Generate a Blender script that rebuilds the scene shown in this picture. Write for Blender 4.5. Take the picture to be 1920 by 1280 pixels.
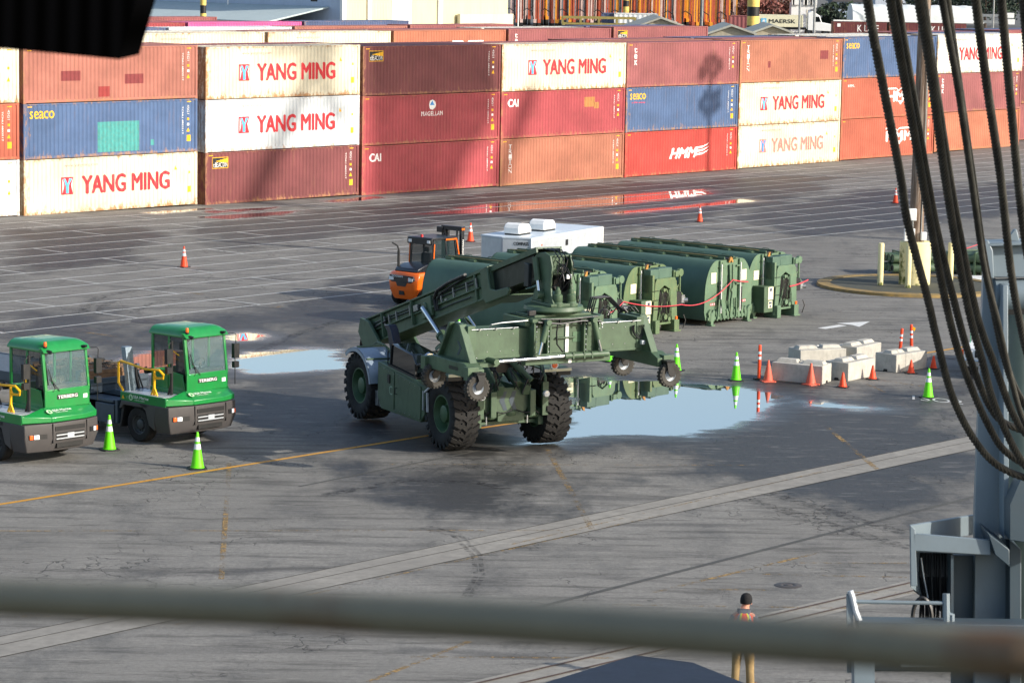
import bpy, bmesh, math, random
import numpy as np
from mathutils import Vector, Matrix
random.seed(7)
S = bpy.context.scene
for o in list(bpy.data.objects): bpy.data.objects.remove(o)
R = math.radians
# ------------------------------------------------------------------ camera
FPX, CAMH, PITCH, ROLL = 5355.0, 13.793, 0.1327015, 0.017608
_c, _s, _cr, _sr = math.cos(PITCH), math.sin(PITCH), math.cos(ROLL), math.sin(ROLL)
VF = Vector((0, _c, -_s)); VU = Vector((0, _s, _c)); VR = Vector((1, 0, 0))
CX = VR*_cr + VU*_sr; CY = VU*_cr - VR*_sr
cam_d = bpy.data.cameras.new('camera'); cam = bpy.data.objects.new('camera', cam_d)
S.collection.objects.link(cam)
M = Matrix.Identity(4)
for i in range(3):
    M[i][0] = CX[i]; M[i][1] = CY[i]; M[i][2] = -VF[i]
M[2][3] = CAMH
cam.matrix_world = M
cam_d.sensor_width = 36; cam_d.lens = 36*FPX/1920
cam_d.clip_start = 0.05; cam_d.clip_end = 6000
cam_d.dof.use_dof = True; cam_d.dof.focus_distance = 86; cam_d.dof.aperture_fstop = 13
S.camera = cam
S.render.resolution_x = 1024; S.render.resolution_y = 682
# ------------------------------------------------------------------ light
SUN_AZ = math.atan2(-0.40, 0.92)           # direction towards the sun in the ground plane
SUN_EL = R(24)
SD = Vector((math.cos(SUN_AZ)*math.cos(SUN_EL), math.sin(SUN_AZ)*math.cos(SUN_EL), math.sin(SUN_EL)))
W = bpy.data.worlds.new('World'); S.world = W; W.use_nodes = True
nt = W.node_tree; nt.nodes.clear()
bg = nt.nodes.new('ShaderNodeBackground'); wo = nt.nodes.new('ShaderNodeOutputWorld')
sky = nt.nodes.new('ShaderNodeTexSky'); sky.sky_type = 'NISHITA'; sky.sun_disc = False
sky.sun_elevation = SUN_EL; sky.sun_rotation = math.pi/2 - SUN_AZ
sky.air_density = 1.0; sky.dust_density = 1.6; sky.ozone_density = 1.0
bg.inputs[1].default_value = 0.15
tint = nt.nodes.new('ShaderNodeMix'); tint.data_type = 'RGBA'; tint.blend_type = 'MULTIPLY'; tint.inputs[0].default_value = 1; tint.inputs[7].default_value = (1.0, 1.0, 1.02, 1)
nt.links.new(sky.outputs[0], tint.inputs[6]); nt.links.new(tint.outputs[2], bg.inputs[0]); nt.links.new(bg.outputs[0], wo.inputs[0])
sun_d = bpy.data.lights.new('sun', 'SUN'); sun_d.energy = 4.3; sun_d.angle = R(0.55); sun_d.color = (1, .93, .83)
sun = bpy.data.objects.new('sun', sun_d); S.collection.objects.link(sun)
sun.rotation_euler = SD.to_track_quat('Z', 'Y').to_euler(); sun.location = (60, -20, 60)
S.view_settings.view_transform = 'Standard'; S.view_settings.look = 'None'
S.view_settings.exposure = 0.47; S.view_settings.gamma = 1

# ------------------------------------------------------------------ helpers
def G(u, v, z=0.0):
    """point of the yard (height z) that was measured at photo pixel u, v"""
    x = (u-960)/FPX; y = (640-v)/FPX
    d = VF + CX*x + CY*y
    t = (z-CAMH)/d.z
    return Vector((0, 0, CAMH)) + d*t
def at(u, v, D):
    x = (u-960)/FPX; y = (640-v)/FPX
    return Vector((0, 0, CAMH)) + (VF + CX*x + CY*y)*D
def tag(o, label=None, cat=None, group=None, kind=None):
    if label: o['label'] = label
    if cat: o['category'] = cat
    if group: o['group'] = group
    if kind: o['kind'] = kind
    return o
def thing(name, label, cat, loc=(0, 0, 0), rz=0, group=None):
    o = bpy.data.objects.new(name, None); S.collection.objects.link(o)
    o.empty_display_size = .3
    o.location = loc; o.rotation_euler = (0, 0, rz)
    return tag(o, label, cat, group)
def copy_tree(o, parent=None):
    c = o.copy(); S.collection.objects.link(c); c.parent = parent
    for ch in o.children: copy_tree(ch, c)
    return c
class MB:
    def __init__(s, T=None):
        s.v = []; s.f = []; s.mi = []; s.m = 0; s.T = T or Matrix.Identity(4)
    def add(s, vs, fs):
        b = len(s.v); s.v += [s.T @ Vector(p) for p in vs]
        for f in fs: s.f.append([b+i for i in f]); s.mi.append(s.m)
        return s
    def box(s, x0, x1, y0, y1, z0, z1):
        return s.add([(x0,y0,z0),(x1,y0,z0),(x1,y1,z0),(x0,y1,z0),(x0,y0,z1),(x1,y0,z1),(x1,y1,z1),(x0,y1,z1)],
                     [(0,3,2,1),(4,5,6,7),(0,1,5,4),(1,2,6,5),(2,3,7,6),(3,0,4,7)])
    def bar(s, p0, p1, w, h, up=(0,0,1)):
        p0, p1 = Vector(p0), Vector(p1); d = (p1-p0).normalized(); up = Vector(up)
        if abs(d.dot(up)) > .99: up = Vector((1,0,0))
        a = d.cross(up).normalized(); b = a.cross(d)
        q = [(-1,-1),(1,-1),(1,1),(-1,1)]
        vs = [p + a*(i*w/2) + b*(j*h/2) for p in (p0, p1) for i, j in q]
        return s.add(vs, [(3,2,1,0),(4,5,6,7),(0,1,5,4),(1,2,6,5),(2,3,7,6),(3,0,4,7)])
    def cyl(s, p0, p1, r0, r1=None, n=16, cap=True):
        if r1 is None: r1 = r0
        p0, p1 = Vector(p0), Vector(p1); d = (p1-p0).normalized()
        up = Vector((0,0,1)) if abs(d.z) < .95 else Vector((1,0,0))
        a = d.cross(up).normalized(); b = d.cross(a)
        vs = []
        for p, r in ((p0, r0), (p1, r1)):
            for i in range(n):
                t = 2*math.pi*i/n; vs.append(p + a*(r*math.cos(t)) + b*(r*math.sin(t)))
        fs = [(i, (i+1) % n, n+(i+1) % n, n+i) for i in range(n)]
        if cap: fs += [tuple(range(n))[::-1], tuple(range(n, 2*n))]
        return s.add(vs, fs)
    def tube(s, pts, r, n=8, cap=True):
        pts = [Vector(p) for p in pts]; vs = []; prev = None
        for i, p in enumerate(pts):
            d = (pts[min(i+1, len(pts)-1)] - pts[max(i-1, 0)]).normalized()
            if prev is None:
                up = Vector((0,0,1)) if abs(d.z) < .9 else Vector((1,0,0)); a = d.cross(up).normalized()
            else: a = (prev - d*prev.dot(d)).normalized()
            prev = a; b = d.cross(a)
            rr = r[i] if isinstance(r, (list, tuple)) else r
            for k in range(n):
                t = 2*math.pi*k/n; vs.append(p + a*(rr*math.cos(t)) + b*(rr*math.sin(t)))
        fs = []
        for i in range(len(pts)-1):
            for k in range(n):
                fs.append((i*n+k, i*n+(k+1) % n, (i+1)*n+(k+1) % n, (i+1)*n+k))
        if cap: fs += [tuple(range(n))[::-1], tuple((len(pts)-1)*n+k for k in range(n))]
        return s.add(vs, fs)
    def prism(s, poly, a, b, plane='xz'):
        def P(p, t):
            if plane == 'xz': return (p[0], t, p[1])
            if plane == 'yz': return (t, p[0], p[1])
            return (p[0], p[1], t)
        n = len(poly)
        vs = [P(p, a) for p in poly] + [P(p, b) for p in poly]
        fs = [tuple(range(n))[::-1], tuple(range(n, 2*n))] + [(i, (i+1) % n, n+(i+1) % n, n+i) for i in range(n)]
        return s.add(vs, fs)
    def lathe(s, prof, c=(0,0,0), axis='z', n=24, a0=0, a1=2*math.pi):
        full = abs(a1-a0-2*math.pi) < 1e-6; m = n if full else n+1; vs = []
        for i in range(m):
            t = a0+(a1-a0)*i/n; ct, st = math.cos(t), math.sin(t)
            for r, h in prof:
                if axis == 'z': p = (r*ct, r*st, h)
                elif axis == 'y': p = (r*ct, h, r*st)
                else: p = (h, r*ct, r*st)
                vs.append((p[0]+c[0], p[1]+c[1], p[2]+c[2]))
        k = len(prof); fs = []
        for i in range(n if full else m-1):
            j = (i+1) % m
            for q in range(k-1): fs.append((i*k+q, j*k+q, j*k+q+1, i*k+q+1))
        return s.add(vs, fs)
    def build(s, name, mats, parent=None, bevel=0, smooth=35, loc=None, fix=True):
        me = bpy.data.meshes.new(name); me.from_pydata([tuple(p) for p in s.v], [], s.f)
        if not isinstance(mats, (list, tuple)): mats = [mats]
        for m in mats: me.materials.append(m)
        if len(mats) > 1: me.polygons.foreach_set('material_index', s.mi)
        if fix:
            bm = bmesh.new(); bm.from_mesh(me); bmesh.ops.recalc_face_normals(bm, faces=bm.faces); bm.to_mesh(me); bm.free()
        if smooth:
            me.polygons.foreach_set('use_smooth', [True]*len(me.polygons)); me.set_sharp_from_angle(angle=R(smooth))
        me.update()
        o = bpy.data.objects.new(name, me); S.collection.objects.link(o)
        if parent: o.parent = parent
        if loc: o.location = loc
        if bevel:
            b = o.modifiers.new('bevel', 'BEVEL'); b.width = bevel; b.segments = 2; b.limit_method = 'ANGLE'; b.angle_limit = R(40)
        return o
def struct(o): o['kind'] = 'structure'; return o
# ------------------------------------------------------------------ materials
def srgb(h):
    h = h.lstrip('#'); c = [int(h[i:i+2], 16)/255 for i in (0, 2, 4)]
    return tuple(x/12.92 if x <= .04045 else ((x+.055)/1.055)**2.4 for x in c) + (1,)
class NT:
    def __init__(s, name):
        s.m = bpy.data.materials.new(name); s.m.use_nodes = True; s.t = s.m.node_tree; s.n = s.t.nodes
        s.b = s.n['Principled BSDF']; s.tc = s.n.new('ShaderNodeTexCoord')
    def L(s, a, b): s.t.links.new(a, b)
    def map(s, scale=(1,1,1), src='Object', rot=(0,0,0)):
        m = s.n.new('ShaderNodeMapping'); m.inputs['Scale'].default_value = scale; m.inputs['Rotation'].default_value = rot
        s.L(s.tc.outputs[src], m.inputs[0]); return m.outputs[0]
    def noise(s, vec, scale, detail=4, rough=.6, out=0):
        n = s.n.new('ShaderNodeTexNoise'); n.inputs['Scale'].default_value = scale; n.inputs['Detail'].default_value = detail
        n.inputs['Roughness'].default_value = rough; s.L(vec, n.inputs['Vector']); return n.outputs[out]
    def ramp(s, fac, pts):
        r = s.n.new('ShaderNodeValToRGB'); e = r.color_ramp.elements
        while len(e) < len(pts): e.new(.5)
        for el, (p, c) in zip(e, pts):
            el.position = p; el.color = c if isinstance(c, tuple) else (c, c, c, 1)
        s.L(fac, r.inputs[0]); return r.outputs[0]
    def mix(s, fac, a, b, mode='MIX'):
        m = s.n.new('ShaderNodeMix'); m.data_type = 'RGBA'; m.blend_type = mode
        if isinstance(fac, (int, float)): m.inputs[0].default_value = fac
        else: s.L(fac, m.inputs[0])
        for k, x in ((6, a), (7, b)):
            if isinstance(x, tuple): m.inputs[k].default_value = x
            else: s.L(x, m.inputs[k])
        return m.outputs[2]
    def math(s, op, a, b=None, c=None, clamp=False):
        m = s.n.new('ShaderNodeMath'); m.operation = op; m.use_clamp = clamp
        for k, x in enumerate((a, b, c)):
            if x is None: continue
            if isinstance(x, (int, float)): m.inputs[k].default_value = x
            else: s.L(x, m.inputs[k])
        return m.outputs[0]
    def bump(s, h, strength=.3, dist=.02):
        b = s.n.new('ShaderNodeBump'); b.inputs['Strength'].default_value = strength; b.inputs['Distance'].default_value = dist
        s.L(h, b.inputs['Height']); s.L(b.outputs[0], s.b.inputs['Normal'])
_mc = {}
def paint(name, col, rough=.45, metal=0, var=.12, dirt=.15, scale=3, dirtcol='#4a4238', coat=0):
    k = (name,)
    if k in _mc: return _mc[k]
    t = NT(name); c = srgb(col) if isinstance(col, str) else col
    dk = tuple(x*(1-var) for x in c[:3])+(1,); lt = tuple(min(1, x*(1+var)) for x in c[:3])+(1,)
    v = t.map(); n1 = t.noise(v, scale, 5)
    base = t.mix(t.ramp(n1, [(.35, 0.0), (.65, 1.0)]), dk, lt)
    n2 = t.noise(t.map((1, 1, .5)), scale*2.7, 6, .7)
    base = t.mix(t.math('MULTIPLY', t.ramp(n2, [(.5, 0.0), (.72, 1.0)]), dirt), base, srgb(dirtcol))
    t.L(base, t.b.inputs['Base Color'])
    rr = t.math('MULTIPLY_ADD', n2, .25, rough-.1); t.L(rr, t.b.inputs['Roughness'])
    t.b.inputs['Metallic'].default_value = metal
    if coat: t.b.inputs['Coat Weight'].default_value = coat
    _mc[k] = t.m; return t.m
def glassm(name, col, rough=.03, alpha=None, spec=.8):
    t = NT(name); t.b.inputs['Base Color'].default_value = srgb(col); t.b.inputs['Roughness'].default_value = rough
    t.b.inputs['Specular IOR Level'].default_value = spec
    if alpha is not None: t.b.inputs['Alpha'].default_value = alpha
    return t.m
M_ = {}
M_['army'] = paint('army_green', '#495e46', .5, 0, .16, .34, 1.6, '#2a3026')
M_['army_bay'] = paint('bay_green', '#4f6f51', .55, 0, .14, .28, 1.2, '#5c6a48')
M_['army_side'] = paint('bay_hull_green', '#476152', .5, 0, .12, .14, .8, '#6d8a72')
M_['rubber'] = paint('rubber', '#1d1c1b', .85, 0, .2, .55, 5, '#3d3a35')
M_['black'] = paint('black_plastic', '#151617', .5, 0, .1, .2, 4)
M_['hose'] = paint('black_hose', '#0d0e10', .4, 0, .1, .1, 4)
M_['chrome'] = paint('chrome', '#d8dde0', .18, 1, .03, .05)
M_['steel'] = paint('bare_steel', '#9a9d9e', .4, .8, .1, .2)
M_['alu'] = paint('pale_aluminium', '#c3c9ce', .35, .35, .06, .1)
M_['white'] = paint('white_paint', '#e8e8e4', .45, 0, .04, .1)
M_['cream'] = paint('cream_label', '#ded8b8', .6, 0, .06, .15)
M_['yellow'] = paint('yellow_paint', '#f0b404', .4, 0, .06, .08)
M_['orange'] = paint('orange_paint', '#f2690c', .35, 0, .05, .06, coat=.4)
M_['terg'] = paint('tractor_green', '#17803a', .32, 0, .07, .12, coat=.5)
M_['tgrey'] = paint('bumper_grey', '#454241', .5, 0, .06, .12)
M_['glass'] = glassm('cab_glass', '#2a3a3c', .03, .55)
M_['glass_clear'] = glassm('windscreen_glass', '#8fb0b4', .02, .22)
M_['glass_dark'] = glassm('dark_glass', '#11191b', .04)
M_['lamp'] = glassm('lamp_glass', '#e9ecec', .1)
M_['amber'] = glassm('amber_lens', '#f2661a', .25)
M_['redp'] = paint('red_paint', '#c4161c', .4, 0, .06, .05)
M_['pink_rope'] = paint('red_webbing', '#c53c48', .6, 0, .1, .05)
M_['crane'] = paint('crane_grey', '#727f86', .4, 0, .07, .16, 1.5, '#55594f')
M_['crane_dk'] = paint('crane_grey_dark', '#3d4b53', .45, 0, .08, .2, 1.5)
M_['concrete'] = paint('block_concrete', '#b3afa4', .85, 0, .1, .3, 3, '#6c6a5c')
# writing -------------------------------------------------------------------
def text_mesh(s, w=None, h=None, depth=.004, shear=0, bold=0):
    cu = bpy.data.curves.new('lettering', 'FONT'); cu.body = s; cu.size = 1; cu.extrude = 0; cu.shear = shear
    cu.resolution_u = 4
    o = bpy.data.objects.new('lettering', cu); S.collection.objects.link(o)
    dg = bpy.context.evaluated_depsgraph_get(); me = bpy.data.meshes.new_from_object(o.evaluated_get(dg))
    bpy.data.objects.remove(o)
    P = np.zeros(len(me.vertices)*3); me.vertices.foreach_get('co', P); P = P.reshape(-1, 3)
    mn, mx = P.min(0), P.max(0); sz = mx-mn
    sy = (h/sz[1]) if h else (w/sz[0]); sx = (w/sz[0]) if w else sy
    vs = [((p[0]-mn[0]-sz[0]/2)*sx, (p[1]-mn[1]-sz[1]/2)*sy, 0) for p in P]
    fs = [tuple(pl.vertices) for pl in me.polygons]
    bpy.data.meshes.remove(me)
    if bold:
        n = len(vs); e = bold*(h or sz[1]*sy)*1.6; base = list(vs); bf = list(fs)
        for q, (dx, dy) in enumerate(((-e, 0), (e, 0), (0, e*.6), (0, -e*.6))):
            b0 = len(vs); vs += [(a+dx, b+dy, .0006*(q+1)) for a, b, _ in base]; fs += [tuple(i+b0 for i in f) for f in bf]
    return vs, fs
def lettering(s, mat, parent, origin, xdir, ydir, w=None, h=None, name='lettering', shear=0, bold=0):
    """flat writing centred at origin with baseline along xdir"""
    vs, fs = text_mesh(s, w, h, shear=shear, bold=bold)
    X = Vector(xdir).normalized(); Y = Vector(ydir).normalized(); O = Vector(origin)
    N = X.cross(Y); m = MB(); m.add([O + X*a + Y*b + N*c for a, b, c in vs], fs)
    return m.build(name, mat, parent, smooth=0, fix=False)
# ------------------------------------------------------------------ yard frame: a = along the container wall, o = away from the camera
WA = 0.8596
EA = Vector((math.cos(WA), math.sin(WA), 0)); EO = Vector((-math.sin(WA), math.cos(WA), 0))
def Y(a, o, z=0.0): return EA*a + EO*o + Vector((0, 0, z))
ZA = [60, 95, 110, 130, 150, 165, 180, 200, 215, 300]
ZV = [.30, .20, .06, -.10, -.12, -.08, .0, .22, .28, .3]
def ground_z(x, y):
    a = x*EA.x + y*EA.y; o = x*EO.x + y*EO.y
    k = np.clip((o-92)/22, 0, 1); k = k*k*(3-2*k)
    k2 = np.clip((330-o)/80, 0, 1)
    return np.interp(a, ZA, ZV)*k*k2
def poly_sd(px, py, poly):
    """signed distance, positive inside"""
    n = len(poly); d = np.full(px.shape, 1e9); ins = np.zeros(px.shape, bool)
    for i in range(n):
        x0, y0 = poly[i]; x1, y1 = poly[(i+1) % n]
        ex, ey = x1-x0, y1-y0; t = np.clip(((px-x0)*ex+(py-y0)*ey)/(ex*ex+ey*ey+1e-9), 0, 1)
        d = np.minimum(d, np.hypot(px-x0-t*ex, py-y0-t*ey))
        c = ((y0 > py) != (y1 > py)) & (px < (x1-x0)*(py-y0)/((y1-y0) if y1 != y0 else 1e-9)+x0)
        ins ^= c
    return np.where(ins, d, -d)
def pp(*uv): return [tuple(G(u, v)[:2]) for u, v in uv]
PUD = [
 pp((1062,706),(1150,712),(1330,720),(1400,726),(1452,738),(1478,748),(1462,752),(1440,770),(1420,785),(1400,792),(1380,800),(1330,806),(1300,818),(1180,815),(1080,820),(1040,832),(965,835),(1000,822),(1060,800),(1064,760),(1062,735)),
 pp((1050,708),(1090,705),(1145,709),(1120,714),(1065,714)),
 pp((436,690),(470,702),(520,699),(600,695),(652,692),(655,686),(640,676),(628,662),(640,655),(560,652),(500,658),(440,665)),
 pp((425,626),(470,622),(505,630),(480,638),(430,640)),
 pp((205,683),(255,664),(300,655),(345,655),(345,700),(240,702)),
 pp((790,402),(900,384),(960,377),(1080,372),(1180,362),(1320,352),(1330,362),(1240,375),(1160,382),(1060,390),(900,400)),
 pp((1150,397),(1250,388),(1390,372),(1420,376),(1280,392),(1160,402)),
 pp((360,412),(480,400),(560,396),(540,404),(430,415)),
 pp((370,402),(390,397),(520,390),(510,395),(400,404)),
 pp((600,378),(700,366),(720,370),(640,382)),
 pp((260,404),(395,392),(402,395),(300,407)),
 pp((1500,748),(1620,762),(1670,768),(1600,768),(1510,760)),
]
WET = [
 pp((880,700),(1060,690),(1300,700),(1520,728),(1700,760),(1830,790),(1835,900),(1760,1000),(1620,985),(1480,930),(1300,880),(1180,850),(1080,850),(900,870),(700,870),(600,850),(620,800),(660,760)),
 pp((180,640),(420,590),(520,600),(650,640),(690,690),(680,760),(600,800),(470,800),(440,720),(180,720)),
 pp((380,420),(700,380),(1000,350),(1380,328),(1560,330),(1500,380),(1330,410),(1150,430),(950,410),(700,440),(400,470)),
 pp((0,440),(240,430),(300,450),(250,490),(100,510),(0,520)),
 pp((0,590),(160,580),(260,600),(200,650),(0,650)),
 pp((440,600),(700,520),(730,580),(690,660),(560,650)),
 pp((540,850),(760,850),(1000,870),(1120,900),(960,960),(760,965),(620,930)),
 pp((1350,400),(1620,360),(1920,340),(1920,400),(1700,430),(1500,450)),
 pp((1280,720),(1480,700),(1560,720),(1700,790),(1840,800),(1840,700),(1600,740)),
]
def axis(lo, hi, st, far):
    a = list(np.arange(lo, hi+st/2, st)); s = st; x = hi
    while x < far: s *= 1.35; x += s; a.append(x)
    s = st; x = lo
    while x > -far: s *= 1.35; x -= s; a.insert(0, x)
    return np.array(a)
gx = axis(-32, 50, .42, 3500); gy = axis(50, 222, .42, 3500)
gx_, gy_ = np.meshgrid(gx, gy); nx, ny = len(gx), len(gy)
px, py = gx_.ravel(), gy_.ravel()
pz = ground_z(px, py)
pud = np.full(px.shape, -6.0); wet = np.full(px.shape, -30.0)
inner = (px > -35) & (px < 55) & (py > 48) & (py < 225)
for p in PUD: pud[inner] = np.maximum(pud[inner], poly_sd(px[inner], py[inner], p))
for p in WET: wet[inner] = np.maximum(wet[inner], poly_sd(px[inner], py[inner], p))
me = bpy.data.meshes.new('ground')
co = np.stack([px, py, pz], 1)
ii, jj = np.meshgrid(np.arange(nx-1), np.arange(ny-1)); b = (jj*nx+ii).ravel()
fc = np.stack([b, b+1, b+nx+1, b+nx], 1)
me.vertices.add(len(co)); me.vertices.foreach_set('co', co.ravel())
me.loops.add(fc.size); me.loops.foreach_set('vertex_index', fc.ravel().astype(np.int32))
me.polygons.add(len(fc)); me.polygons.foreach_set('loop_start', (np.arange(len(fc))*4).astype(np.int32))
me.polygons.foreach_set('loop_total', np.full(len(fc), 4, np.int32)) if False else None
me.update(calc_edges=True); me.validate()
for nm, arr in (('pud', pud), ('wet', wet)):
    at_ = me.attributes.new(nm, 'FLOAT', 'POINT'); at_.data.foreach_set('value', arr.astype(np.float32))
me.polygons.foreach_set('use_smooth', [True]*len(me.polygons))
ground = bpy.data.objects.new('ground', me); S.collection.objects.link(ground); struct(ground)
# asphalt: dry, damp and standing water are one surface --------------------------------
def attr(t, n):
    a = t.n.new('ShaderNodeAttribute'); a.attribute_name = n; return a.outputs['Fac']
t = NT('asphalt')
v = t.map()
vr = t.map((1, 1, 1), rot=(0, 0, -WA))
big = t.noise(v, .11, 5, .55); mid = t.noise(t.map((1, .45, 1), rot=(0, 0, -WA)), .55, 12, .72); fine = t.noise(v, 9, 8, .75); grit = t.noise(v, 55, 3, .7)
wv = t.math('MULTIPLY_ADD', t.math('SUBTRACT', mid, .5), 8.0, attr(t, 'wet'))
wv = t.math('MULTIPLY_ADD', t.math('SUBTRACT', big, .5), 7.0, wv)
wetf = t.math('MULTIPLY_ADD', wv, .45, .45, clamp=True)
patch = t.ramp(mid, [(.50, 0.0), (.66, .8)])
wetf = t.math('MAXIMUM', wetf, t.math('MULTIPLY', patch, .55))
pn = t.noise(t.map((.6, 1.6, 1), rot=(0, 0, -WA)), 1.1, 6, .6)
pn2 = t.noise(t.map((.6, 1.6, 1), rot=(0, 0, -WA)), 6, 6, .7)
pv = t.math('MULTIPLY_ADD', t.math('SUBTRACT', pn, .5), 1.7, attr(t, 'pud')); pv = t.math('MULTIPLY_ADD', t.math('SUBTRACT', pn2, .5), .5, pv)
pudf = t.math('MULTIPLY_ADD', pv, 2.6, .5, clamp=True)
damp = t.math('MULTIPLY_ADD', pv, .9, 1.15, clamp=True)
dry = t.mix(t.ramp(fine, [(.3, 0.0), (.7, 1.0)]), srgb('#5c5b57'), srgb('#8d8b86'))
dry = t.mix(t.ramp(big, [(.35, 0.0), (.65, 1.0)]), t.mix(.6, dry, srgb('#545350')), dry)
dry = t.mix(t.math('MULTIPLY', t.ramp(grit, [(.42, 0.0), (.68, 1.0)]), .55), dry, srgb('#a09c92'))
wetc = t.mix(t.ramp(fine, [(.3, 0.0), (.7, 1.0)]), srgb('#2c2c2b'), srgb('#484745'))
col = t.mix(wetf, dry, wetc)
# tyre smears, sweeping curves
wn = t.n.new('ShaderNodeTexWave'); wn.wave_type = 'RINGS'; wn.inputs['Scale'].default_value = .09; wn.inputs['Distortion'].default_value = 5
wn.inputs['Detail'].default_value = 4; t.L(v, wn.inputs[0])
sm = t.math('MULTIPLY', t.ramp(wn.outputs['Fac'], [(.0, .8), (.1, 0.0)]), t.ramp(big, [(.45, 0.0), (.6, .6)]))
col = t.mix(sm, col, srgb('#26262a'))
# cracks
def cracks(scale, th, dist):
    vo = t.n.new('ShaderNodeTexVoronoi'); vo.feature = 'DISTANCE_TO_EDGE'; vo.inputs['Scale'].default_value = scale
    nn = t.n.new('ShaderNodeTexNoise'); nn.inputs['Scale'].default_value = 1.4; nn.inputs['Detail'].default_value = 6; t.L(v, nn.inputs['Vector'])
    va = t.n.new('ShaderNodeVectorMath'); va.operation = 'SCALE'; va.inputs['Scale'].default_value = dist; t.L(nn.outputs['Color'], va.inputs[0])
    vb = t.n.new('ShaderNodeVectorMath'); vb.operation = 'ADD'; t.L(v, vb.inputs[0]); t.L(va.outputs[0], vb.inputs[1])
    t.L(vb.outputs[0], vo.inputs['Vector']); return t.ramp(vo.outputs['Distance'], [(0.0, 1.0), (th, 0.0)])
cm = t.noise(v, .16, 3, .6)
c1 = t.math('MULTIPLY', cracks(.8, .020, 1.3), t.ramp(cm, [(.52, 0.0), (.57, 1.0)]))
c2 = t.math('MULTIPLY', cracks(.13, .005, 3.0), .35)
cr = t.math('MAXIMUM', c1, c2)
st_ = t.noise(t.map((.35, 2.6, 1), rot=(0, 0, -WA)), .8, 8, .72)
col = t.mix(t.math('MULTIPLY', t.ramp(st_, [(.50, 0.0), (.62, 1.0)]), .55), col, srgb('#3b3936'))
st2 = t.noise(t.map((.4, 1.8, 1), rot=(0, 0, -WA)), 1.9, 8, .75)
col = t.mix(t.math('MULTIPLY', t.ramp(st2, [(.55, 0.0), (.66, 1.0)]), .40), col, srgb('#9c9890'))
col = t.mix(t.math('MULTIPLY', cr, .75), col, srgb('#1d1b1c'))
col = t.mix(pudf, col, srgb('#26292e'))
t.L(col, t.b.inputs['Base Color'])
rg = t.math('MULTIPLY_ADD', wetf, -.36, .9)
rg = t.math('MULTIPLY_ADD', t.math('MULTIPLY', damp, t.math('ADD', wetf, .3, clamp=True)), -.24, rg)
rg = t.math('MULTIPLY', rg, t.math('SUBTRACT', 1, pudf))
rg = t.math('ADD', rg, .012)
t.L(rg, t.b.inputs['Roughness'])
t.L(t.math('MULTIPLY_ADD', pudf, 2.6, 1.45), t.b.inputs['IOR'])
spc = t.math('MULTIPLY_ADD', pudf, .6, .42); t.L(spc, t.b.inputs['Specular IOR Level'])
h = t.math('ADD', t.math('MULTIPLY', grit, .6), fine); h = t.math('MULTIPLY_ADD', cr, -1.5, h)
bm_ = t.n.new('ShaderNodeBump'); bm_.inputs['Distance'].default_value = .006
t.L(t.math('SUBTRACT', 1, pudf), bm_.inputs['Strength']); t.L(h, bm_.inputs['Height']); t.L(bm_.outputs[0], t.b.inputs['Normal'])
me.materials.append(t.m); M_['asphalt'] = t.m

# painted lines: sheets 4-6 mm above the asphalt, worn through ---------------------------
def worn(name, col, wear):
    t = NT(name); v = t.map(); n = t.noise(v, 6, 8, .75); n2 = t.noise(v, .5, 3, .5)
    x = t.math('MULTIPLY_ADD', n2, .5, n)
    t.L(t.ramp(x, [(wear, 0.0), (wear+.16, 1.0)]), t.b.inputs['Alpha'])
    t.L(t.mix(t.ramp(n, [(.3, 0.0), (.7, 1.0)]), tuple(c*.7 for c in srgb(col)[:3])+(1,), srgb(col)), t.b.inputs['Base Color'])
    t.b.inputs['Roughness'].default_value = .6; return t.m
LW = worn('worn_white_line', '#c9c9c4', .50); LY = worn('worn_yellow_line', '#d69a2c', .50); LF = worn('faded_yellow_line', '#a3834a', .73)
LN = worn('fresh_white_line', '#e4e4e0', .2)
def strip(m, A, B, w, z=.005, st=3.0):
    A, B = Vector(A), Vector(B); A.z = B.z = 0; d = (B-A); L = d.length
    if L < .01: return
    d /= L; q = Vector((-d.y, d.x, 0))*(w/2); k = max(1, int(L/st)); vs = []
    for i in range(k+1):
        p = A + d*(L*i/k)
        for e in (q, -q):
            r = p+e; vs.append((r.x, r.y, float(ground_z(r.x, r.y))+z))
    m.add(vs, [(2*i, 2*i+1, 2*i+3, 2*i+2) for i in range(k)])
isl_c = Vector((17.35, 123.6, 0)); ISL_R = 4.1
m = MB()
offs = [81.4+2.42*k for k in range(14)]
def vis_range(o):  # along-range that can be seen
    return max(60, o*.72), o*1.9
for k, o in enumerate(offs):
    a0, a1 = 62 - 3 + (o-80)*.3, 112 + (o-80)*5.5
    if k == 0:
        strip(m, Y(a0, o), Y(92, o), .12, .008); strip(m, Y(97.6, o), Y(101, o), .1, .008)
    else: strip(m, Y(a0, o), Y(min(a1, 230), o), .13, .008, 1.5)
    if k % 2 == 0 and k+1 < len(offs):
        for j in range(-2, 26):
            a = 72.6+6.5*j + (0 if k < 12 else 1.2)
            if a0 < a < min(a1, 230) and not (k == 0 and a > 92): strip(m, Y(a, o), Y(a-.1, o+2.42), .12, .010)
struct(m.build('parking_lines', LW, smooth=0))
m = MB(); q = lambda u, v: G(u, v)
for a_, b_ in (((-60,955),(800,817)), ((800,817),(1000,788)), ((1735,662),(1860,642))): strip(m, q(*a_), q(*b_), .17, .008)
struct(m.build('yellow_lane_line', LY, smooth=0))
m = MB()
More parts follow.
